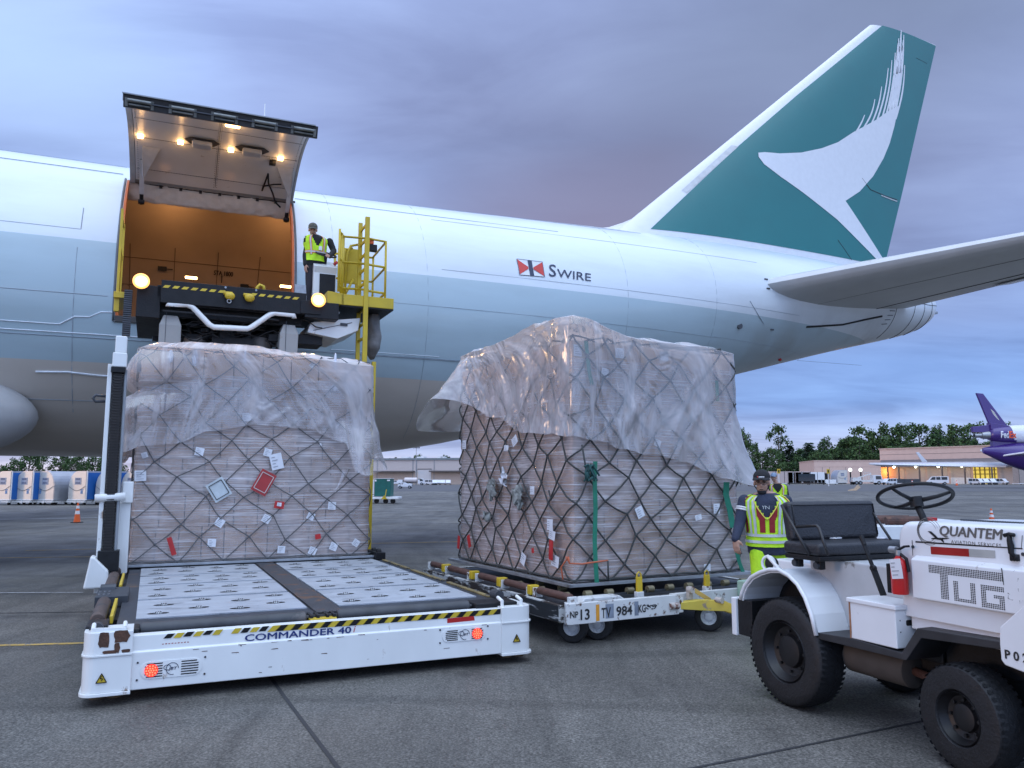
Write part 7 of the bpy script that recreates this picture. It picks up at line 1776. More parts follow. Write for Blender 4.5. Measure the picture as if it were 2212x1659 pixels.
    pp = [at(*z5(x, y), 1, FY) for x, y in ((1570, 912), (1572, 1000), (1580, 1085), (1600, 1112), (1702, 1152))]
    poly = [(p.x, p.z) for p in pp]+[(2.16, .56), (2.22, .6), (2.22, 1.22), (2.05, 1.22)]
    b = B(); b.prism(poly, lambda a, c_, s: Vector((a, FY+s*.02, c_))); b.box(2.16, 2.22, FY+.02, 1.3, .56, 1.0); fw = b.build('front_guard', wp, root, bevel=.006)
    p0 = at(*z5(1603, 1077), 1, FY)
    text_on('stencil_lettering', 'P 0 2', mat('stencil_black', (.015, .015, .016), .6), fw, lambda a, c_: Vector((p0.x+a, FY-.003, p0.z+c_)), height=.048, bold=.03)
    # extinguisher with inspection tag
    p = at(*z5(1050, 700), 1, .04); b = B(); b.lathe([(0, -.02), (.046, -.02), (.05, -.01), (.05, .155), (.043, .185), (.018, .205), (.018, .215), (0, .215)], 24, Matrix.Translation((p.x-.01, p.y, p.z-.02))); ex = b.build('fire_extinguisher', mat('extinguisher_red', (.50, .012, .012), .3, coat=.4), root, autos=40)
    b = B(); q = Vector((p.x-.01, p.y, p.z+.2)); b.cyl(q, q+Vector((0, 0, .03)), .02, n=12); b.cyl(q+Vector((-.05, -.01, .03)), q+Vector((.0, -.01, .03)), .022, n=14); b.build('valve', M_steel, ex, autos=40)
    b = B(); b.tube([q+Vector((0, 0, .03)), q+Vector((.05, 0, .055)), q+Vector((.085, 0, .06))], .008, 6); b.tube([q+Vector((.01, 0, .01)), q+Vector((.05, .01, -.02)), q+Vector((.065, .01, -.10))], .010, 6); b.box(p.x-.09, p.x-.05, p.y-.02, p.y+.04, p.z-.04, p.z+.14); b.build('extinguisher_bracket', blk, ex)
    tg = at(*z5(1022, 600), 1, -.03); note(ex, tg, Vector((1, 0, 0)), Vector((0, 0, 1)), .085, .12, 8, name='inspection_tag')
    # small leftovers behind the seat on the far deck
    return root
tug()

# ================================================================== traffic cones
def cone():
    root = thing('traffic_cone', 'orange cone with two white bands standing in front of the curved containers', 'traffic cone', loc=(0, 0, 0))
    b = B(); b.lathe([(.145, .02), (.03, .70), (.0, .70)], 20); b.build('cone_body', M_orange, root, autos=40)
    for z0, z1 in ((.30, .42), (.50, .60)):
        f = lambda z: .147-.115*(z-.02)/.68+.002
        b = B(); b.lathe([(f(z0), z0), (f(z1), z1)], 20); b.build('white_band', M_reflect, root, smooth=True)
    b = B(); b.box(-.19, .19, -.19, .19, 0, .025); b.build('cone_base', M_black, root, bevel=.01)
    return root
G0 = Fr(0)
c1 = cone(); p = G0.at(166, 1129, 2, 0); c1.location = (p.x, p.y, 0); c1['group'] = 'traffic cones'; k = 42*p.y/1700/.70; c1.scale = (k*.8, k*.8, k)
for x, y, h, lab in ((2143, 1131, 32, 'orange and white cone standing beyond the tractor hood'), (1037, 1055, 12, 'small orange cone in front of the tank truck, left of the tall load'), (2066*1.0-0, 1050, 12, 'small orange cone on the far apron, left of the steering wheel gap'), (1026, 1055, 12, 'small orange cone touching its twin in front of the tank truck'), (1971*1.0+0, 1050, 13, 'far orange cone just left of the steering wheel')):
    if x == 2066: x, y = 2067, 1049
    p = G0.at(x, y, 2, 0); k = h*p.y/1700/.70
    dup(c1, (p.x, p.y, 0), 0, lab, 'traffic cones', scale=(k, k, k))
# ================================================================== background
def leafmat(name, c): return mat(name, c, .85, var=.35, scale=.7, spec=.2)
LM = [leafmat('leaves_mid', (.055, .095, .032)), leafmat('leaves_light', (.080, .135, .045)), leafmat('leaves_dark', (.028, .055, .026)), leafmat('needles', (.018, .036, .022))]
BK = mat('bark', (.07, .055, .042), .9, var=.3)
def make_tree(kind, seed, label):
    """unit-height tree: tapered trunk, limbs, and small leaf clumps through an uneven crown"""
    rs = random.Random(seed); root = thing('conifer_tree' if kind == 'c' else 'broadleaf_tree', label, 'tree')
    b = B(); b.tube([(0, 0, 0), (.008, .004, .35), (0, .0, .7), (.004, 0, .95)], [.022, .016, .009, .002], 8)
    lobes = []
    if kind == 'c':
        for k in range(26):
            z = .06+.90*k/26; r = .17*(1-z)**.8+.012
            for q in range(5): a = rs.uniform(0, 6.28); rr = r*rs.uniform(.55, 1.15); lobes.append((rr*math.cos(a)*.8, rr*math.sin(a)*.8, z-.02*rs.random(), .03+.05*(1-z)))
    else:
        for k in range(46):
            t = rs.random(); z = .10+.82*t; r = .26*math.sin(math.pi*(.16+.76*t))**.7*rs.uniform(.35, 1.05); a = rs.uniform(0, 6.28)
            lobes.append((r*math.cos(a), r*math.sin(a), z, rs.uniform(.06, .10)))
        for k in range(9): l = rs.choice(lobes); b.tube([(0, 0, .2+.3*rs.random()), (l[0]*.5, l[1]*.5, l[2]*.75), l[:3]], [.010, .006, .002], 5)
    b.build('trunk', BK, root, smooth=True)
    b = B(); N_ = 2300
    for k in range(N_):
        l = rs.choice(lobes); d = Vector((rs.gauss(0, 1), rs.gauss(0, 1), rs.gauss(0, 1))).normalized()*l[3]*rs.uniform(.45, 1.12)
        if kind == 'c': d.z *= .6
        p = Vector(l[:3])+d; s = rs.uniform(.011, .026) if kind != 'c' else rs.uniform(.010, .022)
        n = (d.normalized()+Vector((rs.gauss(0, .6), rs.gauss(0, .6), rs.gauss(0, .6)))).normalized(); e = n.orthogonal().normalized(); f = n.cross(e)
        if kind == 'c': e = Vector((d.x, d.y, -.25*s)).normalized() if d.length > 0 else e
        b.m = rs.choice((0, 0, 1, 2)) if kind != 'c' else rs.choice((0, 0, 1))
        b.add([p-e*s, p-f*s*.8, p+e*s*1.1, p+f*s*.7], [(0, 1, 2, 3)])
    b.build('crown', [LM[0], LM[1], LM[2]] if kind != 'c' else [LM[3], LM[2]], root, fix=False)
    return root
TREES = {}
def plant(kind, var, x, ytop, w, Y, ybase, lab, grp):
    key = (kind, var); p = G0.at(x, ytop, 1, Y); base = 0
    h = p.z-base; base_w = .30 if kind == 'c' else .52; sx = w/1700*Y/base_w
    if key not in TREES: t = make_tree(kind, 100+var*7+(50 if kind == 'c' else 0), lab); TREES[key] = t; t.location = (p.x, Y, base); t.scale = (sx, sx, h); t['group'] = grp; t['label'] = lab; t.rotation_euler = (0, 0, x*.7); return t
    return dup(TREES[key], (p.x, Y, base), x*.7, lab, grp, scale=(sx, sx, h))
zr = lambda x, y: (1572.7+x*.28907, 820.9+y*.28907)
GR = 'trees standing in a row behind the pink warehouse'
rs = random.Random(21)
row = [('b', 0, 120, 345, 110, 'tall leafy tree right beside the edge of the tall load'), ('b', 1, 195, 452, 80, 'lower reddish-edged leafy tree left of the tallest poplar-like tree'), ('b', 2, 370, 322, 150, 'tall narrow-topped leafy tree standing clear of its lower neighbours'), ('c', 0, 455, 470, 110, 'dark conifer just right of the tall clear-standing tree'),
       ('c', 1, 600, 452, 150, 'broad dark conifer left of the middle of the tree line'), ('b', 0, 735, 412, 140, 'rounded tree above the left end of the low pink annex'), ('c', 0, 850, 440, 130, 'dark conifer behind the middle of the pink annex'), ('b', 1, 880, 410, 120, 'pale-topped leafy tree just left of the high block of trees'),
       ('b', 2, 975, 330, 180, 'first tall tree of the high block, over the annex'), ('b', 0, 1130, 305, 190, 'tallest broad tree over the corner of the high warehouse'), ('b', 1, 1275, 305, 190, 'tall broad tree above the left part of the high warehouse'), ('b', 2, 1420, 312, 200, 'tall dense tree above the second bay of the high warehouse'),
       ('b', 0, 1575, 318, 180, 'tall tree above the winglet of the purple aircraft'), ('b', 1, 1700, 306, 170, 'tall tree above the middle lamps of the warehouse'), ('b', 2, 1840, 306, 200, 'tall tree just left of the purple tail fin'), ('b', 0, 2105, 302, 150, 'tall tree showing right of the purple tail fin'), ('b', 1, 2210, 312, 160, 'tree at the right edge of the photo, over the purple aircraft')]
for i, (k, v, x, y, w, lab) in enumerate(row):
    X, Yp = zr(x, y); plant(k, v, X, Yp, w*.28907*1.25, 392+rs.uniform(-14, 14), 1044, lab, GR)
for i, (x, y, w, k) in enumerate(((60, 470, 120, 'c'), (255, 520, 140, 'b'), (330, 500, 110, 'b'), (530, 560, 120, 'b'), (670, 520, 130, 'b'), (780, 540, 120, 'b'), (980, 470, 190, 'b'), (1110, 560, 90, 'b'), (1250, 480, 190, 'b'), (1400, 470, 190, 'b'), (1560, 470, 190, 'b'), (1760, 470, 190, 'b'), (1950, 450, 150, 'b'), (450, 600, 130, 'b'), (120, 560, 160, 'b'))):
    X, Yp = zr(x, y); plant(k, i % 3 if k == 'b' else 1, X, Yp, w*.28907*1.3, 366+rs.uniform(-8, 8), 1044, 'lower leafy tree filling the gaps in front of the tall tree line', 'low trees filling the tree line')
for i in range(27):
    x = 520+i*64+rs.uniform(-20, 20); X, Yp = zr(x, rs.uniform(395, 470) if x > 900 else rs.uniform(490, 560)); plant('b', i % 3, X, Yp, rs.uniform(110, 170)*.28907*1.3, 402+rs.uniform(-6, 26), 1044, 'leafy tree closing the gaps behind the tall tree line', 'trees closing the gaps of the tree line')
# ------------------------------------------------------------------ the pink warehouse, right
pinkm = mat('pink_render', (.58, .42, .35), .8, var=.05, scale=.5)
awnm = mat('awning_metal', (.13, .115, .12), .5, var=.1)
def warehouse_right():
    a = G0.at(*zr(1145, 765), 1, 305); c = G0.at(*zr(3000, 765), 1, 240)
    WF = Fr(math.degrees(math.atan2(c.y-a.y, c.x-a.x)), a.x, a.y); L = math.hypot(c.x-a.x, c.y-a.y)
    root = thing('warehouse', 'high pink flat-roofed warehouse with a dark awning over lit loading doors', 'warehouse', WF)
    wx = lambda x: WF.at(*zr(x, 700), 1, 0).x
    b = B(); b.box(0, L, 0, 40, 0, 13.0); b.build('wall', pinkm, root)
    b = B(); b.box(-.3, L+.3, -.3, 40.3, 13.0, 13.35); b.build('parapet', mat('parapet_pink', (.50, .36, .30), .7), root)
    b = B()
    b.box(0, L, -.06, .0, 10.9, 11.0)
    b.build('wall_joint', awnm, root)
    b = B(); b.prism([(-.0, 8.9), (-5, 6.7), (-5, 6.1), (0, 6.4)], lambda y, z, s: Vector((-2+s*(L+2), y, z))); b.build('awning', awnm, root)
    doors = mat('roller_door_cream', (.50, .42, .37), .6, var=.05)
    for x0, x1 in ((1255, 1320), (1335, 1475), (1490, 1640), (1665, 1812), (2030, 2150), (2170, 2300)):
        b = B(); b.box(wx(x0), wx(x1), -.12, -.02, 0, 6.0)
        for k in range(7): b.box(wx(x0), wx(x1), -.16, -.12, .8*k+.02, .8*k+.06)
        b.build('roller_door', doors, root)
    for x in (1247, 1328, 1482, 1652, 1820, 2022):
        b = B(); b.box(wx(x)-.22, wx(x)+.22, -4.9, -4.5, 0, 6.3); b.build('pillar', mat('pillar_brown', (.12, .09, .08), .7), root)
    b = B(); b.box(wx(1665), wx(1812), -.3, -.17, 0, 2.2); b.build('white_panel', M_white, root)
    glow = mat('lit_interior_yellow', (.6, .5, .1), .7, emit=(.75, .55, .08), es=.7)
    b = B(); b.box(wx(1835), wx(2012), -.10, -.02, 0, 6.1); it = b.build('lit_interior', glow, root)
    b = B()
    for k in range(5): b.bar((wx(1850+k*36), -.2, 1.5), (wx(1850+k*36), -.2, 6), .35)
    for k in range(2): b.bar((wx(1838), -.2, 3.4+1.4*k), (wx(2010), -.2, 3.4+1.4*k), .3)
    b.build('interior_rack', mat('rack_ochre', (.28, .2, .03), .6), it)
    lampw = mat('cool_lamp_glass', (1, 1, .9), .3, emit=(.85, .95, .75), es=16)
    for x in (1300, 1462, 1630, 1805, 1992):
        p = wx(x); b = B(); b.ell((p, -5.3, 6.1), (.42, .3, .34), 12, 8); b.build('wall_lamp', lampw, root)
    b = B(); b.ell((wx(1178), -5.0, 4.6), (.38, .3, .34), 12, 8); b.build('wall_lamp', M_warm, root)
    for x, e, col in ((1178, 800, (1, .42, .1)), (1300, 130, (1, .85, .6)), (1462, 130, (1, .85, .6)), (1630, 130, (1, .85, .6)), (1805, 130, (1, .85, .6))):
        ld = bpy.data.lights.new('wall_lamp_light', 'POINT'); ld.energy = e; ld.color = col; ld.shadow_soft_size = .3; lo = bpy.data.objects.new('wall_lamp_light', ld); COL.objects.link(lo); lo.parent = root; lo.location = (wx(x), -4 if x > 1200 else -2.2, 5.2 if x > 1200 else 4.4)
    # annex
    p0 = G0.at(*zr(650, 765), 1, 300); p1 = G0.at(*zr(1148, 765), 1, 296)
    XF = Fr(math.degrees(math.atan2(p1.y-p0.y, p1.x-p0.x)), p0.x, p0.y); L2 = math.hypot(p1.x-p0.x, p1.y-p0.y)
    r2 = thing('warehouse_annex', 'low pink annex with dark openings at the left end of the high warehouse', 'annex', XF)
    b = B(); b.box(0, L2, 0, 30, 0, 8.4); b.build('wall', pinkm, r2)
    b = B(); b.box(-.15, L2, -.15, 30, 8.4, 8.75); b.box(0, L2, -.05, 0, 6.2, 6.35); b.build('parapet', mat('parapet_pink', (.50, .36, .30), .7), r2)
    b = B(); xx = lambda x: XF.at(*zr(x, 700), 1, 0).x
    for q in (705, 760, 880, 1000): b.box(xx(q), xx(q)+.1, -.05, 0, 0, 6.2)
    b.build('wall_joint', awnm, r2)
    for x0, x1 in ((675, 755), (790, 880)):
        b = B(); b.box(xx(x0), xx(x1), -.1, -.0, 0, 3.9); b.build('dark_opening', M_black, r2)
warehouse_right()
# ------------------------------------------------------------------ the pale metal hangar, middle
zm = lambda x, y: (777.7+x*.10416, 933.2+y*.10416)
def hangar():
    a = G0.at(*zm(-1500, 1130), 1, 262); c = G0.at(*zm(4200, 1130), 1, 244)
    WF = Fr(math.degrees(math.atan2(c.y-a.y, c.x-a.x)), a.x, a.y); L = math.hypot(c.x-a.x, c.y-a.y)
    root = thing('metal_hangar', 'long pale ribbed-metal hangar with a grey roof edge, seen between the two loads', 'hangar', WF)
    wx = lambda x: WF.at(*zm(x, 900), 1, 0).x
    m = mat('pale_cladding', (.50, .44, .41), .6, var=.04); 
    b = B(); b.box(0, L, 0, 30, 0, 8.2)
    for k in range(int(L/.55)): b.box(k*.55, k*.55+.07, -.05, 0, 0, 7.95)
    b.build('wall', m, root)
    b = B(); b.box(-.2, L+.2, -.4, 30, 7.75, 8.35); b.build('roof_edge', mat('grey_green_fascia', (.16, .19, .20), .5), root)
    b = B(); b.box(0, L, -.07, -.055, 0, 3.9); b.build('lower_cladding', mat('tan_cladding', (.46, .36, .29), .6), root)
    b = B()
    for q in (350, 1090, 1165, 1530): b.box(wx(q), wx(q)+.18, -.12, -.05, 0, 7.8)
    b.build('downpipe', mat('pipe_grey', (.2, .22, .24), .5), root)
    dk = mat('awning_brown', (.10, .085, .08), .6)
    for x0, x1, z in ((285, 1140, 4.0), (1468, 2400, 4.05)):
        b = B(); b.box(wx(x0), wx(x1), -2.2, -.1, z-.15, z+.28); b.build('awning', dk, root)
    b = B(); b.box(wx(1200), wx(1475), -.16, -.08, 0, 4.7); d = b.build('big_door', mat('door_pale', (.53, .50, .49), .5), root)
    b = B(); b.box(wx(1190), wx(1485), -.25, -.1, 4.7, 4.95); b.build('door_header', dk, d)
    for x, w in ((860, 60), (1185, 60), (1600, 45), (1650, 30)):
        b = B(); b.box(wx(x)-w*.02, wx(x)+w*.02, 3, 6, 8.35, 8.9); b.build('roof_unit', M_white, root)
hangar()
# light mast
p = G0.at(*zm(1160, 900), 1, 235)
r = thing('floodlight_mast', 'tall thin mast with four dark floodlights above the pale hangar roof', 'light mast', loc=(p.x, 235, 0)); zt = G0.at(*zm(1160, 318), 1, 235).z
b = B(); b.tube([(0, 0, 0), (0, 0, zt+.3)], [.12, .07], 8); b.bar((-1.0, 0, zt-.3), (1.0, 0, zt-.3), .07); b.build('pole', M_steel, r)
for k in range(4): b = B(); b.cbox((-.93+k*.58, -.1, zt), (.36, .3, .30), rx=.5); b.bar((-.93+k*.58, 0, zt-.3), (-.93+k*.58, 0, zt), .05); b.build('floodlight', M_black, r)
for i, (k, v, x, y, w, lab) in enumerate((('c', 0, 620, 505, 90, 'small dark conifer over the left of the hangar roof'), ('c', 1, 745, 490, 110, 'pointed dark conifer over the hangar roof, second from the left'), ('b', 1, 1040, 530, 170, 'low bushy tree left of the floodlight mast'), ('b', 2, 1195, 450, 200, 'bushy tree directly behind the floodlight mast'), ('b', 0, 1325, 535, 120, 'small bushy tree right of the floodlight mast'), ('b', 1, 1770, 445, 150, 'pale tree over the right end of the hangar roof'), ('c', 0, 1850, 475, 110, 'dark conifer touching the left side of the tall load'))):
    X, Yp = zm(x, y); plant(k, v, X, Yp, w*.10416*1.3, 305+i*3, 1044, lab, 'trees showing above the hangar roof')
# ------------------------------------------------------------------ trees and containers, left
zl = lambda x, y: (x*.125, 933.2+y*.125)
for i, (x, y, w, lab) in enumerate(((250, 430, 260, 'leafy tree over the leftmost curved containers'), (520, 330, 330, 'dark leafy tree, second from the left under the fuselage'), (760, 370, 260, 'dark leafy tree above the gap between the second and third containers'), (1060, 340, 280, 'leafy tree above the silver container side'), (1240, 390, 260, 'lighter green tree above the fourth container'), (1380, 380, 240, 'dark leafy tree left of the loose-crowned tree'), (1610, 370, 330, 'loose-crowned tree left of the white column'), (1830, 360, 240, 'leafy tree behind the white column'), (2110, 380, 240, 'dark leafy tree between the white column and the wrapped load'), (40, 560, 200, 'low dark tree at the left edge of the photo'))):
    X, Yp = zl(x, y); plant('b', i % 3, X, Yp, w*.125*1.25, 118+4*(i % 4), 1060, lab, 'trees behind the curved containers')
alu = mat('container_aluminium', (.42, .43, .46), .35, metal=.6, var=.1, scale=1.5, bump=.3, bscale=2)
cream = mat('container_end_skin', (.60, .56, .50), .36, metal=.25, var=.08, scale=1.2, bump=.5, bscale=1.6)
bluem = mat('blue_curtain', (.01, .12, .42), .5, var=.15, scale=1)
def container(label, flip):
    root = thing('air_cargo_container', label, 'cargo container'); w, h, d = 1.52, 1.86, 2.3
    P = [(-w/2, .30), (w/2, .30), (w/2, .30+h)]
    for k in range(9): a = R(90+90*k/8); P.append((-.02+(w/2-.02)*math.cos(a)*1.0, .30+h*.42+h*.58*math.sin(a)))
    if flip: P = [(-x, z) for x, z in P][::-1]
    b = B(); b.prism(P, lambda a, c, s: Vector((a, .0+s*d, c))); b.build('shell', alu, root)
    Pi = [(x*.94, .30+(z-.30)*.97+.02) for x, z in P]
    b = B(); b.prism(Pi, lambda a, c, s: Vector((a, -.02+s*.018, c))); b.build('end_panel', cream, root)
    b = B(); sg = -1 if flip else 1
    b.box(sg*w/2-(.0 if sg > 0 else .02), sg*w/2+(.02 if sg > 0 else 0), .06, d-.06, .36, .20+h); b.build('blue_curtain', bluem, root)
    b = B(); b.box(sg*w/2-.03, sg*w/2+.03, 0.0, .06, .30, .3+h); b.box(-w/2, w/2, -.03, 0, .30, .36); b.build('edge_frame', M_white, root)
    b = B(); lx = .05*sg; b.box(lx-.26, lx+.28, -.035, -.022, 1.30, 1.74); pl_ = b.build('name_plate', mat('plate_grey', (.30, .32, .38), .5), root)
    b = B()
    for z in (1.66, 1.41): 
        for q in range(5): b.box(lx-.19+q*.08, lx-.13+q*.08, -.039, -.036, z-.04, z+.03)
    b.build('plate_print', mat('print_dark_blue', (.03, .04, .10), .6), pl_)
    b = B(); b.tube([(-w/2*.9+(w*.9)*k/10, -.05, 1.20-.28*math.sin(math.pi*k/10)) for k in range(11)], .012, 5); b.build('slack_strap', M_dark, root)
    b = B()
    for q in range(2): b.box(sg*.42-.09+q*.1, sg*.42-.03+q*.1, -.036, -.022, .72-.0*q, .92)
    b.box(sg*.42-.12, sg*.42+.12, -.036, -.022, .94, 1.0); b.build('blue_logo', mat('pale_blue_print', (.08, .22, .45), .5), root)
    return root
def uld_dolly():
    root = thing('container_dolly', 'low white dolly', 'dolly'); w = 1.5
    b = B(); b.box(-w/2, w/2, -.1, 2.4, .16, .27); b.bar((-w/2, .3, .2), (-w/2-.4, .4, .18), .05); b.box(-.1, .1, -.14, -.1, .12, .28); b.build('deck', M_whiterust, root, bevel=.01)
    for x in (-.5, .5):
        for y in (.15, 2.0): b = B(); b.cyl((x-.05, y, .09), (x+.05, y, .09), .09, n=14); b.build('wheel', M_rubber, root)
    return root
cA = cB = dA = None; CY_ = -20
for i, (x, flip, lab) in enumerate(((20, False, 'leftmost curved container, cut by the photo edge'), (390, False, 'curved container with its straight side right, second from the left'), (772, True, 'curved container with its straight side left, showing a long silver flank'), (1320, False, 'curved container with blue side, behind the orange cone'), (1790, False, 'curved container half hidden by the white column'), (2230, False, 'curved container just left of the wrapped load'))):
    X, _ = zl(x, 0); p = G0.at(X, 1085, 1, 51)
    if (cB if flip else cA) is None:
        t = container(lab, flip); t.location = (p.x, 51, 0); t.rotation_euler = (0, 0, R(CY_)); t['group'] = 'curved containers on dollies'
        if flip: cB = t
        else: cA = t
    else: dup(cB if flip else cA, (p.x, 51, 0), R(CY_), lab, 'curved containers on dollies')
    dl = ('low white dolly under the leftmost container', 'low white dolly under the second container from the left', 'low white dolly under the silver-flanked container', 'low white dolly under the container behind the orange cone', 'low white dolly under the container behind the white column', 'low white dolly under the container nearest the wrapped load')[i]
    if dA is None: dA = uld_dolly(); dA.location = (p.x, 51, 0); dA.rotation_euler = (0, 0, R(CY_)); dA['label'] = dl; dA['group'] = 'dollies under the curved containers'
    else: dup(dA, (p.x, 51, 0), R(CY_), dl, 'dollies under the curved containers')
# ------------------------------------------------------------------ vehicles
def vehicle(name, label, cat, prof, w, wheels, colr, windows, extra=None, wr=.36):
    """prof: side outline x-z; the vehicle's length runs along x, width along y"""
    root = thing(name, label, cat); b = B(); b.prism(prof, lambda a, c, s: Vector((a, -w/2+s*w, c))); b.build('body', colr, root, bevel=.05)
    for q in windows:
        b = B()
        for s in (-1, 1): b.prism(q, lambda a, c, sd, s=s: Vector((a, s*(w/2+.004+.012*sd), c)))
        b.build('window', M_glass, root)
    for x in wheels:
        for s in (-1, 1): b = B(); b.cyl((x, s*(w/2-.2), wr), (x, s*(w/2+.02), wr), wr, n=18); t = b.build('wheel', M_rubber, root); b = B(); b.cyl((x, s*(w/2+.01), wr), (x, s*(w/2+.035), wr), wr*.5, n=14); b.build('rim', M_steel, t)
    if extra: extra(root, w)
    x0 = min(p[0] for p in prof); x1 = max(p[0] for p in prof)
    b = B(); b.box(x1-.05, x1+.02, -w/2+.1, w/2-.1, .45, .62); b.build('bumper', M_dark, root)
    for s in (-1, 1): b = B(); b.cbox((x1+.005, s*(w/2-.25), .85), (.05, .25, .16)); b.build('headlight', M_reflect, root)
    return root
white = mat('vehicle_white', (.62, .63, .65), .35, coat=.3, var=.03)
pick = [(-2.7, .45), (2.6, .45), (2.7, .95), (1.5, 1.12), (.9, 1.68), (-.6, 1.70), (-.75, 1.12), (-2.7, 1.10)]
van = [(-2.4, .4), (2.3, .4), (2.45, .9), (1.9, 1.15), (1.2, 2.0), (-2.35, 2.05), (-2.45, 1.2)]
vcol = white
def at_bg(x, Y): return G0.at(x, 1045, 1, Y).x
def put(o, X, Y, rz, sc=1., grp=None, lab=None):
    o.location = (X, Y, 0); o.rotation_euler = (0, 0, rz); o.scale = (sc,)*3
    if grp: o['group'] = grp
    if lab: o['label'] = lab
    return o
YV = 228
pk = vehicle('pickup_truck', 'white pickup truck parked at the left of the row before the hangar', 'pickup truck', pick, 1.9, (-1.7, 1.65), white, [[(.85, 1.15), (1.3, 1.15), (.85, 1.6), (.2, 1.6), (.2, 1.15)], [(.1, 1.15), (.1, 1.6), (-.5, 1.6), (-.62, 1.15)]])
put(pk, at_bg(zm(735, 0)[0], YV), YV, math.pi, .74)
vn = vehicle('van', 'white van right behind the pickup truck', 'van', van, 1.95, (-1.5, 1.5), white, [[(1.1, 1.2), (1.75, 1.2), (1.15, 1.9), (.5, 1.9), (.5, 1.2)], [(.35, 1.2), (.35, 1.9), (-.6, 1.9), (-.6, 1.2)], [(-.8, 1.2), (-.8, 1.9), (-2.1, 1.9), (-2.1, 1.2)]])
put(vn, at_bg(zm(865, 0)[0], YV+5), YV+5, R(80), .72)
for x, dy, rz, lab in ((1470, 2, R(-15), 'white van right of the yellow-fronted tank truck'), (1545, 0, R(-80), 'white van parked nose-on, second right of the tank truck'), (1610, 4, R(-80), 'small white van half hidden, third right of the tank truck'), (1712, 0, R(-85), 'white van parked nose-on, second from the tall load'), (1825, 0, R(-85), 'white van parked nose-on, nearest the tall load')):
    dup(vn, (at_bg(zm(x, 0)[0], YV+dy), YV+dy, 0), rz, lab, 'white vans before the hangar', scale=.72)
vn['group'] = 'white vans before the hangar'
def tank(root, w):
    b = B(); b.tube([(-3.9, 0, 1.75), (-3.7, 0, 1.75), (.4, 0, 1.75), (.6, 0, 1.75)], [.6, .85, .85, .6], 24); b.build('tank', mat('tank_pinkish', (.58, .52, .50), .4), root, autos=40)
    b = B(); b.box(-3.9, 2.6, -.9, .9, .62, .85); b.build('frame', M_dark, root)
    b = B(); b.box(1.0, 1.9, -1.05, 1.05, 1.95, 2.25); b.box(2.0, 3.0, -1.02, 1.02, .6, 1.2); b.build('yellow_panel', M_yellow, root)
tt = vehicle('tank_truck', 'tank truck with a pinkish tank and yellow front among white vans', 'truck', [(.9, .55), (3.05, .55), (3.05, 1.3), (2.7, 2.25), (.9, 2.3)], 2.1, (-3.0, -1.9, 2.2), white, [[(1.6, 1.35), (2.75, 1.35), (2.5, 2.1), (1.6, 2.1)]], tank, .48)
put(tt, at_bg(zm(1150, 0)[0], YV-8), YV-8, 0, .80)
bt = vehicle('baggage_tractor', 'small grey baggage tractor with a cart in front of the van', 'tractor', [(-1.4, .35), (1.3, .35), (1.3, .95), (.2, 1.0), (.1, 1.15), (-.3, 1.15), (-.4, .8), (-1.4, .8)], 1.2, (-.95, .9), white, [], None, .3)
put(bt, at_bg(zm(940, 0)[0], 140), 140, 0, .9)
# vehicles and equipment before the pink warehouse
YW = 236
def x_w(x, Y=YW): return G0.at(zr(x, 0)[0], 1045, 1, Y).x
for x, rz, lab, sc in ((1205, R(200), 'small white van under the orange lamp of the pink warehouse', .9), (1565, R(160), 'white van in front of the second roller door of the pink warehouse', 1.2), (1860, R(-70), 'white vehicle at the left of the yellow-lit opening', .9), (1905, R(-80), 'white vehicle second in the yellow-lit opening', .9), (1955, R(-80), 'white vehicle third in the yellow-lit opening', .9), (2035, R(-60), 'white vehicle right of the yellow-lit opening', .9)):
    dup(vn, (x_w(x), YW, 0), rz, lab, 'white vehicles before the pink warehouse', scale=sc)
def boxbody(root, w):
    b = B(); b.box(-4.6, .9, -1.0, 1.0, .75, 1.25); b.box(-4.4, -2.2, -.8, .8, 1.25, 1.9); b.bar((-4.5, 0, 1.3), (.8, 0, 2.9), .35, .25); b.box(-1.8, .6, -1.1, 1.1, 2.75, 3.6) if False else None
    for k in range(4): b.bar((-1.6+k*.6, -.9, 1.3), (-1.6+k*.6, -.9, 3.3), .08)
    b.bar((-1.7, -.9, 3.3), (.4, -.9, 3.3), .08); b.build('service_body', M_whiterust, root)
st_ = vehicle('service_truck', 'white service truck with raised rails in front of the pink annex', 'truck', [(.9, .5), (3.4, .5), (3.4, 1.3), (3.0, 2.5), (.9, 2.55)], 2.2, (-3.6, -2.6, 2.3), white, [[(1.5, 1.4), (3.05, 1.4), (2.85, 2.3), (1.5, 2.3)]], boxbody, .5)
put(st_, x_w(1050), YW, 0, 1.12)
cB2 = dup(cA, (x_w(855), YW, 0), R(0), 'cream curved container standing before the pink annex', 'curved containers on dollies', scale=2.0)
def stack(name, label, X, Y, w, h, d, m, cat, z0=.5):
    root = thing(name, label, cat, loc=(X, Y, 0)); b = B(); n = max(1, int(w/2.2))
    for k in range(n): b.box(-w/2+k*w/n+.06, -w/2+(k+1)*w/n-.06, 0, d, z0, z0+h)
    b.build('load_block', m, root, bevel=.05); b = B(); b.box(-w/2-.3, w/2+.3, -.1, d, z0-.22, z0-.04); b.build('deck', M_white, root)
    for x in (-w/2+.4, w/2-.4): b = B(); b.cyl((x, .0, .16), (x, .2, .16), .16, n=12); b.build('wheel', M_rubber, root)
    b = B()
    for k in range(n+1): b.box(-w/2+k*w/n-.04, -w/2+k*w/n+.04, -.03, .03, z0, z0+h+.1)
    b.build('post', M_dark, root); return root
stack('loaded_cart', 'row of wrapped pink loads on a low cart behind the yellow sign', x_w(457), YW, 13, 3.4, 2, mat('wrapped_pink', (.45, .36, .33), .6), 'cart')
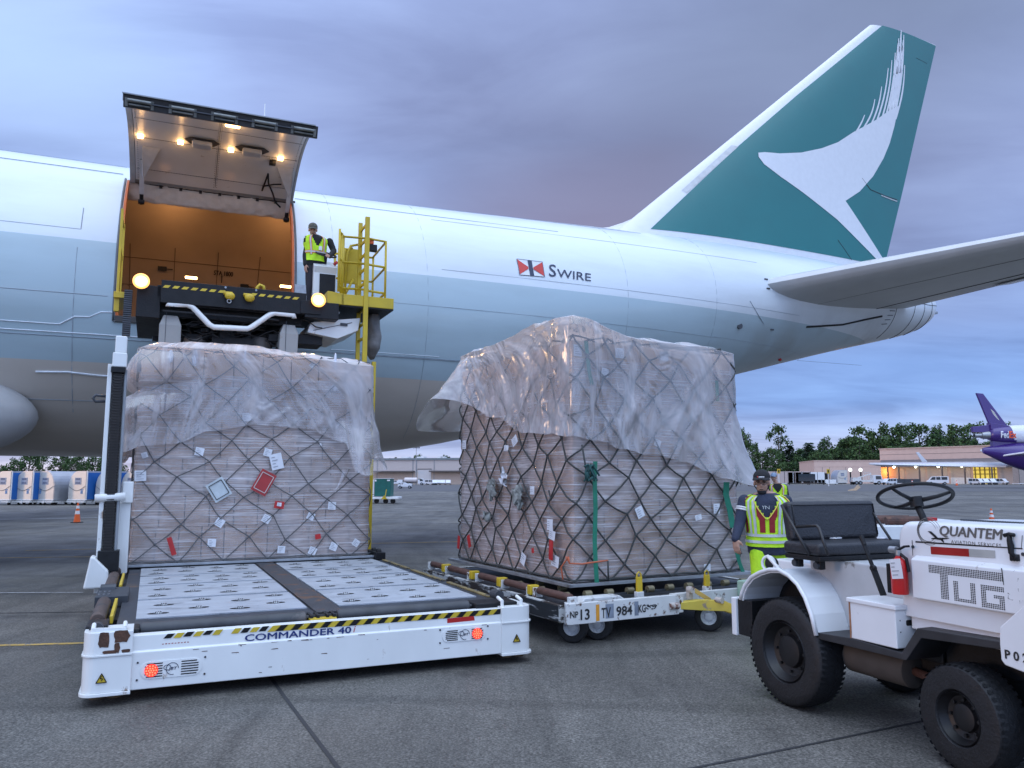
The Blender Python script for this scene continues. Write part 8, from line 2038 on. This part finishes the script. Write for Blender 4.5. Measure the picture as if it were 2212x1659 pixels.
stack('loaded_cart', 'white container with a dark window on a cart before the tree line', x_w(588), YW, 11, 3.2, 2, M_white, 'cart')
b = B(); b.box(-2.4, 2.6, -.06, -.02, 1.0, 3.2); b.build('dark_window', M_glass, bpy.data.objects['loaded_cart.001'])
stack('loaded_cart', 'low empty white cart left of the pink annex opening', x_w(700), YW, 9, 1.0, 2, M_white, 'cart')
stack('loaded_cart', 'dark low cart in front of the first roller door', x_w(1347), YW, 7, 1.2, 2, M_dark, 'cart')
stack('cage_trailer', 'cage trailer at the right edge under the purple aircraft', x_w(2170), YW-10, 12, 4.6, 3, mat('cage_grey', (.32, .27, .24), .5, var=.3), 'trailer')
for x, lab in ((378, 'yellow sign on a thin post above the loaded carts'), (747, 'yellow sign on a thin post before the dark annex opening')):
    p = G0.at(*zr(x, 682), 1, 190); r = thing('yellow_sign', lab, 'sign', loc=(p.x, 190, 0)); r['group'] = 'yellow signs on posts'
    b = B(); b.bar((0, 0, 0), (0, 0, p.z), .14); b.build('post', M_reflect, r); b = B(); b.cbox((0, -.1, p.z), (.75, .06, 1.1)); s_ = b.build('sign_board', M_yellow, r, bevel=.03); b = B(); b.box(-.15, .15, -.14, -.131, p.z-.3, p.z+.3); b.build('sign_mark', M_black, s_)
for x, y, lab in ((913, 672, 'left of two white globe lamps above the service truck'), (990, 672, 'right of two white globe lamps above the service truck')):
    p = G0.at(*zr(x, y), 1, 240); r = thing('globe_lamp', lab, 'lamp', loc=(p.x, 240, 0)); r['group'] = 'globe lamps'
    b = B(); b.bar((0, 0, 0), (0, 0, p.z), .3); b.build('post', M_black, r); b = B(); b.ell((0, 0, p.z), (.55, .55, .6), 12, 8); b.build('globe', mat('globe_glass', (.9, .9, .85), .3, emit=(.9, .9, .8), es=1.2), r)
# scrap on the apron
p = G0.at(*zr(935, 828), 2, 0); r = thing('scrap_board', 'crumpled brown board lying alone on the far apron', 'scrap', loc=(p.x, p.y, 0))
b = B(); b.add([(-.9, -.3, 0), (.2, -.6, .05), (1.1, 0, .5), (.9, .5, .9), (.2, .1, .35), (-.7, .1, .1)], [(0, 1, 4, 5), (1, 2, 3, 4)]); b.build('board', mat('brown_board', (.28, .2, .13), .8), r)
# green container cart behind the yellow ladder
def green_cart():
    Y = 54; g = Fr(0, G0.at(*zm(470, 1300), 1, Y).x, Y); q = lambda x, y: g.at(*zm(x, y), 1, 0)
    root = thing('container_cart', 'flat white cart behind the yellow ladder, with a yellow upright lever', 'cart', g)
    a, c = q(-350, 1345), q(805, 1390); b = B(); b.box(a.x, c.x, -.3, 1.6, c.z, a.z); b.build('deck', M_white, root, bevel=.02)
    for x in (340, 530, 680): w = q(x, 1430); b = B(); b.cyl((w.x, 0, .17), (w.x, .12, .17), .17, n=16); b.build('wheel', M_rubber, root)
    b = B(); b.bar(q(565, 1190)+Vector((0, -.35, 0)), q(530, 1385)+Vector((0, -.35, 0)), .05); b.prism([(q(480, 0).x, c.z), (q(600, 0).x, c.z), (q(545, 0).x, q(0, 1310).z)], lambda x, z, s: Vector((x, -.36+s*.03, z))); b.build('lever', M_yellow, root)
    r2 = thing('green_container', 'dark green boxy container on the flat cart behind the yellow ladder', 'cargo container', g)
    a, c = q(305, 970), q(632, 1335); b = B(); b.box(a.x, c.x, 0, 1.4, c.z+.005, a.z); b.build('shell', mat('dark_green_curtain', (.005, .10, .085), .55, var=.2, scale=3, bump=.3, dirt=(.1, .2, .18), damt=.15, dscale=6), r2, bevel=.02)
    b = B(); b.box(a.x, a.x+.12, -.01, .0, a.z-.18, a.z-.06); b.box(c.x-.25, c.x-.05, -.01, 0, a.z-.15, a.z-.06); b.box(a.x-.02, c.x+.02, -.02, 1.4, a.z, a.z+.03); b.build('white_marking', M_white, r2)
    r3 = thing('white_container', 'white container mostly hidden by the ladder, left of the green one', 'cargo container', g)
    a, c = q(-60, 990), q(296, 1335); b = B(); b.box(a.x, c.x, .1, 1.4, c.z+.005, a.z); b.build('shell', M_white, r3, bevel=.02); b = B(); b.box(a.x+.05, c.x-.05, .09, .1, c.z+.1, c.z+.13); b.box(c.x-.03, c.x+.002, .085, .1, c.z, a.z); b.build('frame', M_dark, r3)
green_cart()
# cart seen through the gap between seat and hood
p = G0.at(1935, 1150, 1, 12); r = thing('flat_cart', 'white cart with rusty rollers showing between the bench seat and the hood', 'cart', loc=(p.x+.3, 12, 0))
b = B(); b.box(-.7, 1.5, 0, 2.2, p.z-.12, p.z+.10); b.build('deck', M_white, r, bevel=.02)
b = B()
for k in range(3): b.cyl((-.35, .2+k*.3, p.z+.16), (.3, .2+k*.3, p.z+.16), .06, n=10)
b.build('roller', M_rust, r)
b = B(); b.cbox((.25, .0, p.z+.17), (.12, .1, .1)); b.build('red_block', M_red, r)
for x in (-.3, 1.1): b = B(); b.cyl((x, .2, .2), (x, .35, .2), .2, n=16); b.build('wheel', M_rubber, r); b = B(); b.bar((x, .28, .2), (x, .28, p.z-.1), .08); b.build('leg', M_dark, r)
# ------------------------------------------------------------------ the purple-tailed jet, far right
def jet():
    Y = 147; g = Fr(0, G0.at(*zr(2050, 700), 1, Y).x, Y); q = lambda x, y: g.at(*zr(x, y), 1, 0)
    root = thing('distant_jet', 'purple-tailed three-engined jet with FedEx on its tail engine, far right', 'airplane', g)
    pur = mat('purple_paint', (.045, .018, .16), .32, coat=.4, var=.06); wh = mat('jet_white', (.62, .64, .68), .35, coat=.3, var=.03)
    def loft(bb, secs, n=24):
        vs = []
        for (x, z, r, rz) in secs:
            for k in range(n): a = 2*math.pi*k/n; vs.append((x, r*math.sin(a), z+rz*math.cos(a)))
        bb.add(vs, [(i*n+k, i*n+(k+1) % n, (i+1)*n+(k+1) % n, (i+1)*n+k) for i in range(len(secs)-1) for k in range(n)]+[tuple(range(n))[::-1], tuple((len(secs)-1)*n+k for k in range(n))])
    x0 = q(1903, 520).x; s = 1/39.9
    zc = lambda y: q(2000, y).z
    b = B(); loft(b, [(x0, zc(528), .25, .5), (x0+1.5, zc(535), .9, 1.0), (x0+3.5, zc(548), 1.6, 1.7), (x0+6.5, zc(565), 2.4, 2.5), (x0+10, zc(585), 2.9, 2.9), (x0+14, zc(590), 3.0, 3.0)]); b.build('tail_cone', pur, root, autos=60)
    b = B(); loft(b, [(x0+14, zc(590), 3.0, 3.0), (x0+40, zc(590), 3.0, 3.0), (x0+50, zc(600), 2.2, 2.2), (x0+54, zc(610), .6, .6)]); b.build('fuselage', wh, root, autos=60)
    b = B(); ze = zc(408); a = q(1948, 420).x; loft(b, [(a, ze-.1, .95, .95), (a+.6, ze, 1.35, 1.35), (a+2.5, ze, 1.55, 1.55), (a+4.5, ze, 1.6, 1.6), (a+6.2, ze, 1.5, 1.5)]); en = b.build('tail_engine', pur, root, autos=60)
    b = B(); loft(b, [(a+3.6, ze+.1, 1.62, 1.62), (a+6.6, ze+.1, 1.9, 1.75), (a+8.4, ze+.1, 1.7, 1.6), (a+8.6, ze+.1, 1.3, 1.3)]); b.build('engine_intake', wh, root, autos=60)
    b = B(); loft(b, [(a+.02, ze-.1, .8, .8), (a-1.4, ze-.15, .62, .62)]); loft(b, [(a-1.4, ze-.15, .45, .45), (a-2.7, ze-.18, .42, .42)]); b.build('exhaust', M_steel, en, autos=40); b = B(); loft(b, [(a-2.72, ze-.18, .30, .30), (a-2.76, ze-.18, .30, .30)]); b.build('exhaust_core', M_black, en)
    def plate(bb, pts, y0, y1): bb.prism([(q(x, y).x, q(x, y).z) for x, y in pts], lambda u, w, sd: Vector((u, y0+sd*(y1-y0), w)))
    b = B(); plate(b, [(1850, 97), (1902, 102), (2085, 345), (1975, 350), (1945, 325)], -.22, .22); fn = b.build('fin', pur, root, bevel=.08)
    b = B(); plate(b, [(1818, 350), (1945, 335), (1990, 345), (1990, 390), (1825, 392)], -.35, .35); plate(b, [(1968, 450), (2140, 455), (2150, 515), (1970, 505)], -.5, .5); plate(b, [(1945, 320), (2090, 345), (2050, 372), (1950, 372)], -.7, .7); b.build('engine_pylon', pur, root, bevel=.06)
    b = B(); plate(b, [(1955, 215), (1980, 235), (2025, 305), (2000, 285), (1975, 255)], -.235, -.222); b.build('fin_pale_patch', mat('pale_fin_grey', (.45, .45, .42), .4), fn)  # pale grey patch on the near side of the fin
    orr = mat('orange_red_lettering', (.70, .08, .02), .4)
    ex = q(2003, 437)
    for t, x_0, x_1, m in (('Fed', 2003, 2062, wh), ('Ex', 2064, 2118, orr)):
        cyl = lambda u, w: Vector((u, -math.sqrt(max(.01, 1.66**2-(w-ze)**2)), w))
        text_on('lettering', t, m, en, lambda aa, cc, x_0=x_0: cyl(q(x_0, 437).x+aa, q(x_0, 437).z+cc), width=(x_1-x_0)*s, height=1.3, bold=.03)
    # tailplane and wings
    for sg in (-1, 1):
        b = B(); r0 = [(x0+2.6, sg*.9, zc(575)), (x0+8.5, sg*1.8, zc(555))]; t0 = [(x0+4.5 if sg > 0 else x0+9, sg*8.5, zc(520)), (x0+6.6 if sg > 0 else x0+11.4, sg*8.5, zc(515))]
        vs = [Vector(r0[0]), Vector(r0[1]), Vector(t0[1]), Vector(t0[0])]; b.add(vs+[v+Vector((0, 0, .32)) for v in vs], [(3, 2, 1, 0), (4, 5, 6, 7), (0, 1, 5, 4), (1, 2, 6, 5), (2, 3, 7, 6), (3, 0, 4, 7)]); b.build('tailplane', wh, root, bevel=.1)
    b = B(); w = [q(1490, 612), q(1560, 625), q(2140, 640), q(2140, 605)]; vs = [Vector((w[0].x, 24, w[0].z)), Vector((w[1].x, 24, w[1].z)), Vector((w[2].x, 2.5, w[2].z-.3)), Vector((w[3].x+7, 2.5, w[3].z-.3))]
    b.add(vs+[v+Vector((0, 0, .35)) for v in vs], [(3, 2, 1, 0), (4, 5, 6, 7), (0, 1, 5, 4), (1, 2, 6, 5), (2, 3, 7, 6), (3, 0, 4, 7)]); wg = b.build('wing', wh, root, bevel=.1)
    b = B(); b.prism([(1405, 540), (1425, 540), (1490, 610), (1450, 612)], lambda u, w_, sd: Vector(((g.at(*zr(u, w_), 1, 24)).x, 24+sd*.2, (g.at(*zr(u, w_), 1, 24)).z))); b.build('winglet', wh, wg)
    b = B(); vs = [Vector((w[2].x-3, -2.5, w[2].z-.4)), Vector((w[2].x+8, -2.5, w[2].z-.4)), Vector((w[2].x-2, -24, w[2].z+1)), Vector((w[2].x-5, -24, w[2].z+1))]; b.add([v+Vector((14, 0, 0)) for v in vs]+[v+Vector((14, 0, .35)) for v in vs], [(3, 2, 1, 0), (4, 5, 6, 7), (0, 1, 5, 4), (1, 2, 6, 5), (2, 3, 7, 6), (3, 0, 4, 7)]); b.build('wing', wh, root, bevel=.1)
    for x, y in ((x0+22, -2.6), (x0+22, 2.6), (x0+46, 0)): b = B(); b.cyl((x, y, zc(590)-2), (x, y, .6), .2, n=10); b.build('gear_strut', M_steel, root); b = B(); b.cyl((x, y-.3, .6), (x, y+.3, .6), .6, n=18); b.build('gear_wheel', M_rubber, root)
jet()
